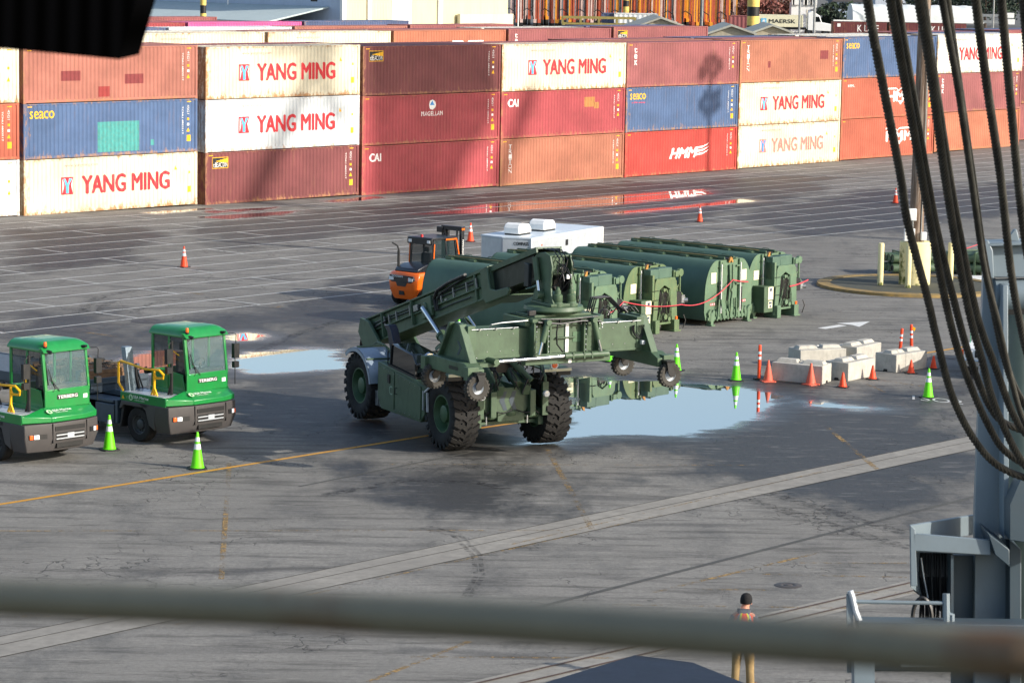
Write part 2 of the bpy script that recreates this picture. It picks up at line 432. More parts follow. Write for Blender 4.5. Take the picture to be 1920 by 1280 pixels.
for a_, b_, w in (((430,868),(415,1085),.13), ((1025,840),(1110,992),.16), ((1550,800),(1645,880),.16), ((290,1180),(1240,965),.08),
                  ((0,995),(1090,994),.08), ((700,870),(1420,872),.06), ((430,873),(640,873),.05), ((960,1020),(1600,870),.07),
                  ((1225,1110),(1560,1030),.12), ((1430,1076),(1700,1082),.10), ((1300,1104),(1450,1106),.10), ((1150,1133),(1590,1140),.10),
                  ((1600,1110),(1720,1112),.10), ((690,1278),(880,1202),.12), ((770,1231),(1150,1233),.10), ((0,1155),(200,1155),.08),
                  ((1500,1055),(1700,1055),.08), ((1590,705),(1760,728),.10), ((1620,718),(1660,735),.08), ((1560,700),(1600,712),.08),
                  ((1740,682),(1810,680),.09), ((140,620),(220,632),.2), ((350,548),(380,552),.3), ((510,577),(530,574),.25)):
    strip(m, q(*a_), q(*b_), w, .006, 2)
struct(m.build('faded_yellow_lines', LF, smooth=0))
# arrow and stencilled writing on the asphalt
m = MB()
m.add([tuple(G(*p)+Vector((0,0,.009))) for p in ((1533,615),(1573,609),(1588,611),(1548,617))], [(0,1,2,3)])
m.add([tuple(G(*p)+Vector((0,0,.009))) for p in ((1568,606),(1631,603),(1611,613),(1598,609.5))], [(0,1,2,3)])
struct(m.build('lane_arrow', LN, smooth=0))
o = lettering('1SO2', LW, None, G(1758,750)+Vector((0,0,.009)), (G(1802,755)-G(1712,746)), (G(1758,745)-G(1758,755)), w=1.75, h=.85, name='stencilled_number'); struct(o)
# concrete strip with its joint, second seam, crane rails
def strip_mat(name, col, dk):
    t = NT(name); v = t.map(); n = t.noise(v, 3, 8, .7); n2 = t.noise(v, .35, 4, .6)
    c = t.mix(t.ramp(n, [(.3, 0.0), (.7, 1.0)]), srgb(dk), srgb(col)); c = t.mix(t.ramp(n2, [(.4, 0.0), (.65, .6)]), c, srgb(dk))
    t.L(c, t.b.inputs['Base Color']); t.b.inputs['Roughness'].default_value = .8; t.bump(n, .3, .01); return t.m
CS = strip_mat('strip_concrete', '#9b978d', '#7a766e'); SEAM = strip_mat('seam_filler', '#5a5952', '#3e3d3b')
o0 = (-G(520,1095).x*math.sin(WA)*-1) if False else None
m = MB()
def offal(p): return p.dot(EA), p.dot(EO)
A1 = G(0,1212); B1 = G(1830,828)
m1 = MB(); strip(m1, A1+(A1-B1)*.2, B1+(B1-A1)*.6, 1.35, .004, 4); o = struct(m1.build('concrete_strip', CS, smooth=0))
m1 = MB(); side = (B1-A1).normalized().cross(Vector((0,0,1)))
strip(m1, A1+side*-.12+(A1-B1)*.2, B1+side*-.12+(B1-A1)*.6, .03, .008, 4)
strip(m1, A1+side*.68+(A1-B1)*.2, B1+side*.68+(B1-A1)*.6, .035, .008, 4)
strip(m1, A1-side*.68+(A1-B1)*.2, B1-side*.68+(B1-A1)*.6, .03, .008, 4)
struct(m1.build('strip_joint', paint('joint_tar', '#26241f', .9), smooth=0))
m1 = MB(); strip(m1, G(560,912), G(930,838), .10, .004); strip(m1, G(1000,1140), G(1830,930), .16, .004)
struct(m1.build('old_asphalt_seam', SEAM, smooth=0))
m1 = MB()
for dz in (0, .55):
    P0 = G(1180,1215)+side*dz*1.0; P1 = G(1740,1085)+side*dz; P0 = P0+(P0-P1)*1.0; P1 = P1+(P1-P0)*.6
    strip(m1, P0, P1, .07, .02, 4)
struct(m1.build('crane_rail', paint('rusty_rail', '#6b4f3d', .5, .6), smooth=0))
m1 = MB(); P0 = G(1180,1215)+side*.27; P1 = G(1740,1085)+side*.27
strip(m1, P0+(P0-P1), P1+(P1-P0)*.6, .95, .004, 4); struct(m1.build('rail_bed', CS, smooth=0))
# rubber left by turning tyres
tm = NT('tyre_rubber_mark'); v = tm.map(); n = tm.noise(v, 3.5, 8, .75); wv_ = tm.n.new('ShaderNodeTexNoise'); tm.L(tm.ramp(n, [(.46, 0.0), (.7, .75)]), tm.b.inputs['Alpha']); tm.b.inputs['Base Color'].default_value = srgb('#1f1e20'); tm.b.inputs['Roughness'].default_value = .8
m = MB()
def mark(uv, w):
    P_ = [G(*p) for p in uv]
    for a_, b_ in zip(P_, P_[1:]): strip(m, a_, b_, w, .0065, 1.2)
for uv, w in (([(158, 590), (160, 572), (190, 556), (250, 545), (330, 540)], .5), ([(185, 590), (190, 575), (220, 562), (300, 552)], .3), ([(250, 585), (280, 570), (350, 560), (430, 556)], .35),
              ([(880, 1120), (905, 1080), (900, 1040), (860, 1000), (800, 985)], .12), ([(868, 1120), (893, 1080), (888, 1042), (850, 1004), (790, 990)], .12),
              ([(1400, 935), (1480, 960), (1560, 985), (1640, 1010), (1720, 1030)], .5), ([(1440, 925), (1530, 950), (1610, 975), (1700, 1000)], .45), ([(600, 930), (760, 900), (900, 905), (1000, 930)], .4), ([(640, 600), (560, 625), (480, 660)], .4)): mark(uv, w)
struct(m.build('tyre_marks', tm.m, smooth=0))
# traffic island ------------------------------------------------------------------
m = MB(); m.lathe([(0, .10), (ISL_R-.55, .10)], n=64); m.m = 1
m.lathe([(ISL_R-.55, .10), (ISL_R-.55, .13), (ISL_R, .12), (ISL_R+.03, 0)], n=64)
isl = m.build('traffic_island', [strip_mat('mossy_island', '#57564a', '#3c3d30'), strip_mat('yellow_kerb', '#a98845', '#6b6045')], loc=isl_c)
struct(isl)
# manhole covers
mh = MB(); mh.lathe([(0, .012), (.22, .012), (.24, .004), (.28, .004), (.3, .012), (.46, .012), (.5, .004), (.66, .008), (.7, 0)], n=32)
mhm = paint('cast_iron', '#55504c', .55, .4, .15, .4, 8)
for i, ((u, v), lb) in enumerate([((150, 619), 'round iron manhole cover on the damp asphalt behind the left green tractor cab'), ((281, 602), 'round iron manhole cover just behind the right green tractor roof'), ((1478, 1097), 'small patched manhole cover near the worker in the orange vest')]):
    o = mh.build('manhole_cover', mhm, loc=G(u, v) + Vector((0, 0, .004))) if i == 0 else o.copy()
    if i: S.collection.objects.link(o); o.location = G(u, v) + Vector((0, 0, .004))
    if i == 2: o.scale = (.45, .45, 1)
    tag(o, lb, 'manhole cover')
# ------------------------------------------------------------------ shipping containers
CL, CW = 12.192, 2.438
PIT = .2775; Y_OUT, Y_IN = .012, .048
X0C, X1C = .16, CL-.16
def prof_y(x):
    f = ((x-X0C) % PIT)/PIT
    if f < .26: return Y_OUT
    if f < .5: return Y_OUT + (Y_IN-Y_OUT)*(f-.26)/.24
    if f < .76: return Y_IN
    return Y_IN + (Y_OUT-Y_IN)*(f-.76)/.24
KN = (0, .26, .5, .76)
def corr_side(m, H, y_face, sgn, x0=X0C, x1=X1C):
    xs = []; x = X0C; k = 0
    while x < x1-1e-6:
        for q in KN:
            xx = X0C + (k+q)*PIT
            if xx < x1: xs.append(xx)
        k += 1; x = X0C + k*PIT
    xs.append(x1)
    vs = []; 
    for xx in xs:
        yy = y_face + sgn*prof_y(xx)
        vs += [(xx, yy, .16), (xx, yy, H-.07)]
    m.add(vs, [(2*i, 2*i+2, 2*i+3, 2*i+1) for i in range(len(xs)-1)])
_cont = {}
def cont_meshes(H):
    if H in _cont: return _cont[H]
    b = MB(); corr_side(b, H, 0, 1); corr_side(b, H, CW, -1)
    n = 11
    for xe, sg in ((0, 1), (CL, -1)):     # end wall, corrugated across
        vs = []; ys = []
        for i in range(n*4+1):
            yy = .16 + (CW-.32)*i/(n*4); f = i % 4; d = (.02, .02, .055, .055)[f]; vs += [(xe+sg*d, yy, .16), (xe+sg*d, yy, H-.1)]
        b.add(vs, [(2*i, 2*i+1, 2*i+3, 2*i+2) for i in range(n*4)])
    vs = []; k = 90                          # ribbed roof
    for i in range(k+1):
        xx = .1 + (CL-.2)*i/k; z = H-.012-(.02 if i % 4 in (2, 3) else 0)
        vs += [(xx, .04, z), (xx, CW-.04, z)]
    b.add(vs, [(2*i, 2*i+2, 2*i+3, 2*i+1) for i in range(k)])
    b.box(.1, CL-.1, .06, CW-.06, .10, .14)
    body = b.build('wall_panel', None or M_['white'], fix=False, smooth=0)
    f = MB()
    for x in (0, CL-.16):
        for y in (0, CW-.16): f.box(x+.004, x+.156, y+.004, y+.156, .11, H-.11)
    for y in (0, CW-.09):
        f.box(.16, CL-.16, y+.005, y+.085, .03, .17); f.box(.16, CL-.16, y+.005, y+.07, H-.08, H-.006)
    for x in (.0, CL-.1): f.box(x+.006, x+.094, .16, CW-.16, .03, .17); f.box(x+.006, x+.094, .16, CW-.16, H-.12, H-.008)
    c = f
    for x in (0, CL-.178):
        for y in (0, CW-.162):
            for z in (0, H-.118): c.box(x, x+.178, y, y+.162, z, z+.118)
    fr = f.build('corner_frame', M_['white'])
    _cont[H] = (body.data, fr.data)
    for o in (body, fr): bpy.data.objects.remove(o)
    return _cont[H]
def cmat(name, col, rust, streak=.3, fade=.15):
    """painted corrugated steel with rust runs and faded areas; mask seeded by the object's own position"""
    if name in M_: return M_[name]
    t = NT(name); c = srgb(col)
    oi = t.n.new('ShaderNodeObjectInfo')
    va = t.n.new('ShaderNodeVectorMath'); va.operation = 'MULTIPLY_ADD'; t.L(oi.outputs['Location'], va.inputs[0]); va.inputs[1].default_value = (3.1, 1.7, 5.3); t.L(t.tc.outputs['Object'], va.inputs[2])
    def mp(sc):
        m = t.n.new('ShaderNodeMapping'); m.inputs['Scale'].default_value = sc; t.L(va.outputs[0], m.inputs[0]); return m.outputs[0]
    n1 = t.noise(mp((.35, 1, .5)), 1.3, 5, .6); n2 = t.noise(mp((4, 4, .45)), 1.5, 6, .7); n3 = t.noise(mp((2.6, 2, .9)), 1.7, 8, .78)
    lt = tuple(min(1, x*(1+fade)+.02*fade) for x in c[:3])+(1,); dk = tuple(x*(1-fade*.9) for x in c[:3])+(1,)
    b = t.mix(t.ramp(n1, [(.35, 0.0), (.65, 1.0)]), dk, lt)
    b = t.mix(t.math('MULTIPLY', t.ramp(n2, [(.56, 0.0), (.74, 1.0)]), streak), b, srgb('#8f6a4c'))
    sep = t.n.new('ShaderNodeSeparateXYZ'); t.L(t.tc.outputs['Object'], sep.inputs[0])
    # rust grows towards the bottom rail, the top rail and the posts
    zb = t.math('SUBTRACT', 1.0, t.math('MULTIPLY', sep.outputs[2], 1.6), clamp=True)
    zt = t.math('MULTIPLY_ADD', sep.outputs[2], 3.0, -7.6, clamp=True)
    xe = t.math('SUBTRACT', 1.0, t.math('MULTIPLY', sep.outputs[0], 1.4), clamp=True)
    e = t.math('MAXIMUM', t.math('MAXIMUM', zb, t.math('MULTIPLY', zt, .6)), xe)
    r = t.math('MULTIPLY_ADD', e, .22, n3)
    rf = t.math('MULTIPLY', t.ramp(r, [(.70-.14*rust, 0.0), (.80-.12*rust, 1.0)]), min(1, .35+rust))
    b = t.mix(rf, b, t.mix(n3, srgb('#7d5134'), srgb('#b98e60')))
    t.L(b, t.b.inputs['Base Color']); t.b.inputs['Roughness'].default_value = .55
    t.b.inputs['Specular IOR Level'].default_value = .35
    M_[name] = t.m; return t.m
CC = dict(
 cream=('faded cream white', '#d3cbb2', .5), white=('clean white', '#ccd1d2', .2), brown=('faded salmon brown', '#9c6355', .15),
 maroon=('dark maroon', '#6e393a', .2), red=('faded raspberry red', '#9a4045', .22), orange=('rusty orange brown', '#a0654f', .3),
 blue=('faded blue', '#465d80', .3), bright=('bright red', '#b03e36', .12), tomato=('tomato orange', '#a85843', .1),
 rose=('dusty rose maroon', '#8b5050', .12), pink=('magenta pink', '#c4568c', .05), navy=('navy blue', '#4a5878', .1), coral=('coral orange', '#ad6a50', .2),
 wht2=('off white', '#cfcfc4', .35))
DC = dict(w=paint('decal_white', '#ece9e4', .6, 0, .08, .25, 3, '#a77a6e'), r=paint('decal_red', '#c8202c', .6, 0, .08, .2, 3, '#e4b7a8'),
          f=paint('decal_faded_red', '#d8786c', .6, 0, .1, .35, 3, '#e8dccb'), y=paint('decal_yellow', '#edb211', .6, 0, .08, .2, 5, '#7b5a1c'),
          b=paint('decal_blue', '#3d8fd0', .6, 0, .08, .1), k=paint('decal_black', '#15161a', .6, 0, .08, .1), g=paint('decal_grey', '#6f7478', .6),
          pk=paint('decal_pink', '#e8394f', .6, 0, .05, .1), ltb=paint('decal_light_blue', '#59b7e0', .6), teal=paint('patch_teal', '#3d8f8b', .6, 0, .12, .3, 4, '#8a6236'),
          rs=paint('patch_red', '#8e2b28', .6, 0, .1, .2), och=paint('patch_ochre', '#a9743a', .6), mr=paint('patch_maroon', '#7a2b2c', .6))
def conform(vs, fs, x0, z0, lift=.005):
    """cut flat writing along the corrugation and lay it on the panel"""
    bm = bmesh.new(); V = [bm.verts.new((x0+a, c, z0+b)) for a, b, c in vs]
    for f in fs:
        try: bm.faces.new([V[i] for i in f])
        except ValueError: pass
    bmesh.ops.triangulate(bm, faces=[f for f in bm.faces if len(f.verts) > 4])
    xs = [v.co.x for v in bm.verts]; lo, hi = min(xs), max(xs)
    k = int((lo-X0C)/PIT)-1
    while X0C+k*PIT < hi+PIT:
        for q in KN:
            x = X0C+(k+q)*PIT
            if lo < x < hi:
                bmesh.ops.bisect_plane(bm, geom=bm.verts[:]+bm.edges[:]+bm.faces[:], plane_co=(x, 0, 0), plane_no=(1, 0, 0))
        k += 1
    for v in bm.verts: v.co.y = prof_y(v.co.x)-lift-v.co.y
    me = bpy.data.meshes.new('lettering'); bm.to_mesh(me); bm.free(); return me
_dcache = {}
def decal(parent, kind, x, z, w=None, h=None, mat='w', name='lettering', shear=0, rot=0, bold=0, lift=.005):
    key = (kind, round(x, 3), round(z, 3), w, h, mat, shear, rot)
    if key not in _dcache:
        if kind == '#': vs, fs = [(-w/2, -h/2, 0), (w/2, -h/2, 0), (w/2, h/2, 0), (-w/2, h/2, 0)], [(0, 1, 2, 3)]
        elif kind == '^': vs, fs = [(-w/2, -h/2, 0), (w/2, -h/2, 0), (0, h/2, 0)], [(0, 1, 2)]
        elif kind[0] == '@':
            pts = eval(kind[1:]); vs = [(p[0], p[1], 0) for p in pts]; fs = [tuple(range(len(pts)))]
        else:
            vs, fs = text_mesh(kind, w, h, shear=shear, bold=bold)
        if rot:
            c, s = math.cos(rot), math.sin(rot); vs = [(a*c-b*s, a*s+b*c, d_) for a, b, d_ in vs]
        me = conform(vs, fs, x, z, lift); me.materials.append(DC[mat]); _dcache[key] = me
    o = bpy.data.objects.new(name, _dcache[key]); S.collection.objects.link(o); o.parent = parent; return o
def container(label, col, loc, H=2.896, rz=WA, parts=True, group=None, plain=False):
    t = thing('shipping_container', label, 'shipping container', loc, rz, group)
    nm, hexc, rust = CC[col]; mt = cmat('container_'+col, hexc, rust)
    mf = cmat('frame_'+col, hexc, min(1, rust+.15), .4)
    for me, n, m in zip(cont_meshes(H), ('wall_panel', 'corner_frame'), (mt, mf)):
        o = bpy.data.objects.new(n, me); S.collection.objects.link(o); o.parent = t
        o.material_slots[0].link = 'OBJECT'; o.material_slots[0].material = m
    return t
def yangming(t, H, faded=False, xo=0, top=False):
    r = 'f' if faded else 'r'
    k = xo
    decal(t, '#', 2.95+k, H*.50, .84, .92, r, 'emblem')
    decal(t, '@[(-.30,.38),(-.12,.38),(0,.1),(.12,.38),(.30,.38),(.09,-.02),(.09,-.40),(-.09,-.40),(-.09,-.02)]', 2.95+k, H*.50, mat='ltb' if not faded else 'b', name='emblem', lift=.010)
    decal(t, '@[(-.34,.40),(-.24,.05),(-.34,-.40)]', 2.95+k, H*.50, mat='w', name='emblem', lift=.008)
    decal(t, '@[(.34,.40),(.24,.05),(.34,-.40)]', 2.95+k, H*.50, mat='w', name='emblem', lift=.008)
    decal(t, 'YANG MING', 7.05+k, H*.50, 6.15, .94, r, shear=.0, bold=.035)
    decal(t, 'www.yangming.com', 3.9+k, H*.86, 2.3, .2, 'f')
    decal(t, '^', 10.6, H*.72, .22, .24, 'y', 'warning_mark'); decal(t, '#', 11.62, H*.3, .26, .34, 'y', 'warning_mark'); decal(t, '#', 11.62, H*.62, .16, .14, 'y', 'warning_mark')
def rightmarks(t, H, seed, dense=True):
    rd = random.Random(seed)
    code = ''.join(rd.choice('ABCDEFGHTUXU') for _ in range(4)) + ' ' + ''.join(rd.choice('0123456789') for _ in range(7))
    code = 'TCNU 4802517'
    decal(t, code, 11.12, H*.60, H*.52, .13, 'w', 'serial_marking', rot=-math.pi/2)
    decal(t, '45G1', 11.52, H*.80, .50, .12, 'w', 'serial_marking', rot=-math.pi/2)
    decal(t, '#', 11.52, H*.62, .12, .14, 'y', 'warning_mark'); decal(t, '#', 11.52, H*.52, .12, .14, 'w', 'serial_marking'); decal(t, '^', 11.52, H*.42, .2, .22, 'y', 'warning_mark')
    if seed % 2: decal(t, '#', 11.58, H*.26, .28, .34, 'y', 'warning_mark')
    decal(t, '#', .45, H-.16, .3, .05, 'y', 'warning_mark'); decal(t, '#', 11.6, H-.16, .3, .05, 'y', 'warning_mark')
def seaco(t, H, sub=False):
    decal(t, 'seaco', 1.25, H*.80, 1.65, .40, 'y', bold=.012)
    if sub: decal(t, 'a HNA company', 1.35, H*.66, 1.4, .14, 'pk')
def beacon(t, H):
    x, z = 1.15, H*.80
    decal(t, '#', x, z, 1.22, .62, 'y', 'logo_panel'); decal(t, '#', x, z, 1.14, .55, 'k', 'logo_panel', lift=.008)
    decal(t, '@[(-.34,.10),(.55,.25),(.55,-.02),(-.34,.08)]', x, z, mat='y', name='logo_panel', lift=.011)
    decal(t, 'tBEACON', x, z-.11, 1.05, .26, 'w', lift=.011)
def stack_word(t, word, x, ztop, h, w, gap=.02):
    for i, ch in enumerate(word): decal(t, ch, x, ztop-h/2-i*(h+gap), w, h, 'w')
def magellan(t, H):
    decal(t, '@[(.3*math.cos(a*.524),.3*math.sin(a*.524)) for a in range(12)]', 6.05, H*.78, mat='w', name='emblem')
    decal(t, '@[(0,.27),(.2,-.02),(-.2,-.02)]', 6.05, H*.78, mat='b', name='emblem', lift=.008)
    decal(t, 'MAGELLAN', 6.05, H*.60, 1.9, .27, 'w')
def hmm_new(t, H):
    decal(t, 'HMM', 6.3, H*.47, 3.0, .66, 'w', shear=.35, bold=.05)
    for i in range(3):
        decal(t, '@[(0,%f),(.9,%f),(1.5,%f),(1.35,%f),(.8,%f),(-.05,%f)]' % (-.02, .05, .22, .10, -.09, -.16), 7.55, H*.44+i*.22, mat='w', name='emblem')
def hmm_old(t, H, x=8.0, z=None):
    z = z or H*.52
    decal(t, '@[(-1.75,.50),(-.5,.50),(-.25,.36),(0,.5),(1.75,.50),(1.75,.62),(.1,.62),(-.25,.44),(-.6,.62),(-1.75,.62)]', x, z, mat='w', name='emblem')
    decal(t, 'HMM', x, z, 3.3, .72, 'w', bold=.05)
    decal(t, '@[(-.35,-.34),(.45,-.34),(.05,-.62)]', x, z, mat='w', name='emblem')
# bottom-left corners of the front stacks, measured along the wall
O_W = 115.65
LU = [45, 385, 678, 935, 1167, 1382, 1573, 1751]; LV = [404, 385, 367, 352, 335, 318, 300, 284]
def solve_a(u, v):
    # ray in column u at pixel row v crosses plane o = O_W
    x = (u-960)/FPX; y = (640-v)/FPX; d = VF + CX*x + CY*y
    tt = O_W/(d.dot(EO)); P = Vector((0, 0, CAMH)) + d*tt
    return P.dot(EA), P.z
ALS = [solve_a(u, v) for u, v in zip(LU, LV)]
print('stacks', [(round(a, 2), round(z, 2)) for a, z in ALS])
A_ = [ALS[0][0]]
for a, z in ALS[1:]: A_.append(max(a, A_[-1]+CL+.12))
print('along', [round(a, 2) for a in A_])
def gz(a, o): p = Y(a, o); return float(ground_z(p.x, p.y))
HC, ST = 2.896, 2.896
# rows listed bottom, middle, top
FRONT = [
 [('cream', 'rust-edged cream container with big red lettering, bottom of leftmost full stack', 'ym'), ('blue', 'faded blue container with a square teal patch', 'seaco_patch'), ('brown', 'salmon brown container with three dark red patches', 'patches')],
 [('maroon', 'maroon container with a lighthouse badge, at ground level', 'beacon'), ('white', 'cleanest white container with crisp red lettering', 'ym'), ('cream', 'rust-streaked cream container directly above the cleanest white one', 'ym')],
 [('red', 'raspberry red container with white initials, under the compass emblem one', 'cai'), ('red', 'raspberry red container with a white compass emblem', 'magellan'), ('maroon', 'dark maroon container with a lighthouse badge, top of its stack', 'beacon')],
 [('orange', 'orange brown container with vertical white letters, at ground level', 'triton'), ('red', 'faded red container with white initials and an ochre patch', 'cai_patch'), ('cream', 'rusty cream container above the red one with an ochre patch', 'ym')],
 [('bright', 'bright red container with slanted white letters and wing stripes', 'hmm'), ('blue', 'blue container with the lamp mast shadow across it', 'seaco2'), ('rose', 'dusty maroon container above the shadowed blue one', 'tex')],
 [('cream', 'cream container with the palest red lettering, at ground level', 'ymf'), ('cream', 'cream container between the palest lettered one and an orange one', 'ym'), ('orange', 'orange container with vertical letters and one maroon square patch', 'triton_patch')],
 [('tomato', 'orange red container with blocky white emblem, ground level behind the wooden pole', 'hmmo'), ('tomato', 'orange red container with blocky emblem, directly under a blue one', 'hmmo2'), ('blue', 'blue container behind the wooden pole, top of its stack', 'seaco')],
 [('coral', 'plain coral container at ground level right of the wooden pole', 'plain'), ('rose', 'dusty maroon container with vertical letters, right of the wooden pole', 'tex'), ('wht2', 'white container with large red letters behind the wire ropes', 'ymr')],
]
for i, col in enumerate(FRONT):
    a = A_[i]; z = gz(a+6, O_W) + .02
    for j, (c, what, kind) in enumerate(col):
        H = HC
        lb = what
        t_ = container(lb, c, Y(a, O_W, z), H)
        if kind.startswith('ym'):
            yangming(t_, H, kind == 'ymf', .0 if kind != 'ymr' else -.9)
            decal(t_, '45G1', 11.62, H*.80, .5, .1, 'g', 'serial_marking', rot=-math.pi/2)
        else: rightmarks(t_, H, i*3+j)
        if kind.startswith('seaco'): seaco(t_, H, kind == 'seaco2')
        if kind == 'seaco_patch':
            decal(t_, '#', 6.5, .16+.86, 2.9, 1.6, 'teal', 'repair_patch'); decal(t_, '#', 8.9, .62, .25, .3, 'teal', 'repair_patch')
        if kind == 'patches':
            decal(t_, '#', 3.2, H*.48, 1.3, .52, 'mr', 'repair_patch'); decal(t_, '#', 7.6, H*.40, 1.3, .52, 'mr', 'repair_patch'); decal(t_, '#', 5.5, .52, .8, .55, 'rs', 'repair_patch')
        if kind == 'beacon': beacon(t_, H)
        if kind.startswith('cai'): decal(t_, 'CAI', 1.15, H*.76, .95, .46, 'w', bold=.04)
        if kind == 'cai_patch': decal(t_, '#', 8.6, H*.72, 1.0, .62, 'och', 'repair_patch'); decal(t_, '#', 9.3, H*.64, .5, .4, 'och', 'repair_patch')
        if kind == 'magellan': magellan(t_, H)
        if kind.startswith('triton'): stack_word(t_, 'TRITON', .95, H*.88, .27, .3, .03)
        if kind == 'triton_patch': decal(t_, '#', 10.0, H*.62, .95, .6, 'mr', 'repair_patch'); decal(t_, '#', 3.4, H*.42, .3, .45, 'mr', 'repair_patch')
        if kind == 'tex':
            for q_, ch in enumerate('tex'): decal(t_, ch, .9, H*.83-q_*.4, .28, .3, 'w', bold=.03)
        if kind == 'hmm': hmm_new(t_, H)
        if kind.startswith('hmmo'): hmm_old(t_, H, 7.6)
        if kind == 'hmmo2': decal(t_, 'HMMU', 1.2, H*.82, .9, .2, 'w')
        z += H+.012
# stack cut by the left frame edge
for j, (c, w) in enumerate([('white', 'plain clean side, ground level at the left frame edge'), ('tomato', 'only its right end showing, at the left frame edge'), ('cream', 'only its right end showing, topmost at the left edge')]):
    a = A_[0]-CL-.28; z = gz(a+10, O_W)+.02+j*(HC+.012)
    t_ = container('%s container with %s' % (CC[c][0], w), c, Y(a, O_W, z), HC); rightmarks(t_, HC, j)
# rows further back: built full height, most of them hidden behind the front wall
BACK = [  # offset, start along, colours of the top tier, row wording, levels
 (O_W+2.75, 84, ['maroon','brown','rose','maroon','rose','orange','rose','wht2','navy','rose','rose'], 'the second row', 3, 0),
 (O_W+5.5, 84, [None,None,None,None,None,'rose','navy','wht2','rose','navy','rose'], 'the third row', 3, 0),
 (140.5, 99.5, ['rose','rose','cream','cream','coral','rose','rose'], 'the fourth row', 3, .35),
 (143.3, 99.5, [None,'rose','wht2','rose','rose','wht2','navy'], 'the fifth row', 3, .2),
 (151, 100, ['brown','brown','navy','white','brown','rose','orange','rose'], 'the sixth row', 3, .1),
 (162, 112, ['rose','pink','red','pink','navy','wht2','rose','white'], 'the seventh row', 3, .0),
 (165, 108, ['pink','rose','pink','rose','rose','wht2','navy'], 'the eighth row', 3, .0),
 (176, 116, ['rose','brown','coral','rose','orange','navy','rose'], 'the farthest row', 3, .0),
]
NTH = ['first','second','third','fourth','fifth','sixth','seventh','eighth','ninth','tenth','eleventh']
TIER = ['bottom', 'middle', 'top']
rb = random.Random(3)
for ri, (o_, a0, cols, word, lv, dz) in enumerate(BACK):
    for k, c in enumerate(cols):
        if c is None: continue
        a = a0 + k*(CL+.32); z = gz(a+6, min(o_, 200))+.02
        if a > 222: continue
        if ri >= 4 and a > (172, 166, 158, 160)[ri-4]: continue
        for j in range(3):
            cc = c if j == 2 else rb.choice(['rose', 'maroon', 'orange', 'red'])
            t_ = container('%s container, %s tier, %s along %s' % (CC[cc][0], TIER[j], NTH[k], word), cc, Y(a, o_, z), HC, plain=True, group='stacked containers behind the front wall')
            if j == 2 and ri in (2, 4):
                if c == 'cream': decal(t_, 'www.yangming.com', 3.9, HC*.86, 2.3, .2, 'f')
                elif c == 'coral': hmm_old(t_, HC, 8.0, HC*.42+.3)
                elif c == 'rose' and ri == 2 and k > 4:
                    if k == 5: 
                        for q_, ch in enumerate('tex'): decal(t_, ch, .9, HC*.83-q_*.4, .28, .3, 'w')
                    else: beacon(t_, HC)
            z += HC+.012
# ------------------------------------------------------------------ rough-terrain container handler
HO = (G(845, 842)+G(1020, 832))/2; HO.z = 0
mach = thing('container_handler', 'huge dark green container handler with chevron-tread tyres, boom and spreader raised', 'container handler', HO, R(-63))
M_['rimg'] = paint('rim_green', '#3d5a3d', .5, 0, .1, .25, 4, '#22281e')
M_['duct'] = paint('exhaust_duct', '#1d2433', .35, .3, .1, .2)
M_['fender'] = paint('silver_fender', '#98a7b5', .35, .3, .06, .2)
M_['lgreen'] = paint('army_green_lit', '#5c7a52', .5, 0, .1, .2)
TG = M_['army']
def lug(m, th0, ys, ths, dth, r0, r1, c, ax='y'):
    vs = []
    for yy, t in zip(ys, ths):
        rr = 1.0 if abs(yy) < .3 else .985
        for tt in (th0+t, th0+t+dth):
            for r in (r0*rr, r1*rr): vs.append((c[0]+r*math.cos(tt), c[1]+yy, c[2]+r*math.sin(tt)))
    k = len(ys); fs = []
    for i in range(k-1):
        a = 4*i; b = a+4
        fs += [(a, b, b+1, a+1), (a+1, b+1, b+3, a+3), (a+3, b+3, b+2, a+2), (a+2, b+2, b, a)]
    fs += [(0, 1, 3, 2), (4*k-4, 4*k-2, 4*k-1, 4*k-3)]
    m.add(vs, fs)
def big_wheel(x, y, out):
    r = 1.05
    m = MB(); c = (x, y, r)
    prof = [(.52, -.31), (.60, -.37), (.76, -.40), (.88, -.385), (.945, -.35), (.965, -.2), (.97, 0), (.965, .2), (.945, .35), (.88, .385), (.76, .40), (.60, .37), (.52, .31)]
    m.lathe(prof, c, 'y', 56)
    n = 23
    for i in range(n):
        th = 2*math.pi*i/n
        for sg in (1, -1):
            of = 0 if sg > 0 else math.pi/n
            lug(m, th+of, [sg*q for q in (-.02, .16, .19, .40)], [0, .13, .09, .21], .15, .955, 1.02, c)
            lug(m, th+of, [sg*q for q in (.37, .41)], [.21, .23], .12, .84, .985, c)
    ty = m
    w = MB(); o = out
    w.lathe([(.54, .33*o), (.50, .33*o), (.48, .26*o), (.44, .16*o), (.42, .05*o), (.33, .03*o), (.32, .10*o), (.25, .14*o), (.24, .27*o), (.17, .30*o), (0, .30*o)], c, 'y', 36)
    w.lathe([(.54, -.33*o), (.50, -.33*o), (.46, -.2*o), (.40, -.05*o), (.0, -.05*o)], c, 'y', 30)
    for i in range(14):
        a = 2*math.pi*i/14; p = Vector((x+.37*math.cos(a), y+.02*o, r+.37*math.sin(a))); w.cyl(p, p+Vector((0, .05*o, 0)), .018, n=6)
    wo_ = w.build('wheel', M_['rimg'], mach); ty.build('tyre', M_['rubber'], wo_, smooth=28)
for x in (-5.75, 0):
    for y, o in ((-1.46, -1), (1.46, 1)): big_wheel(x, y, o)
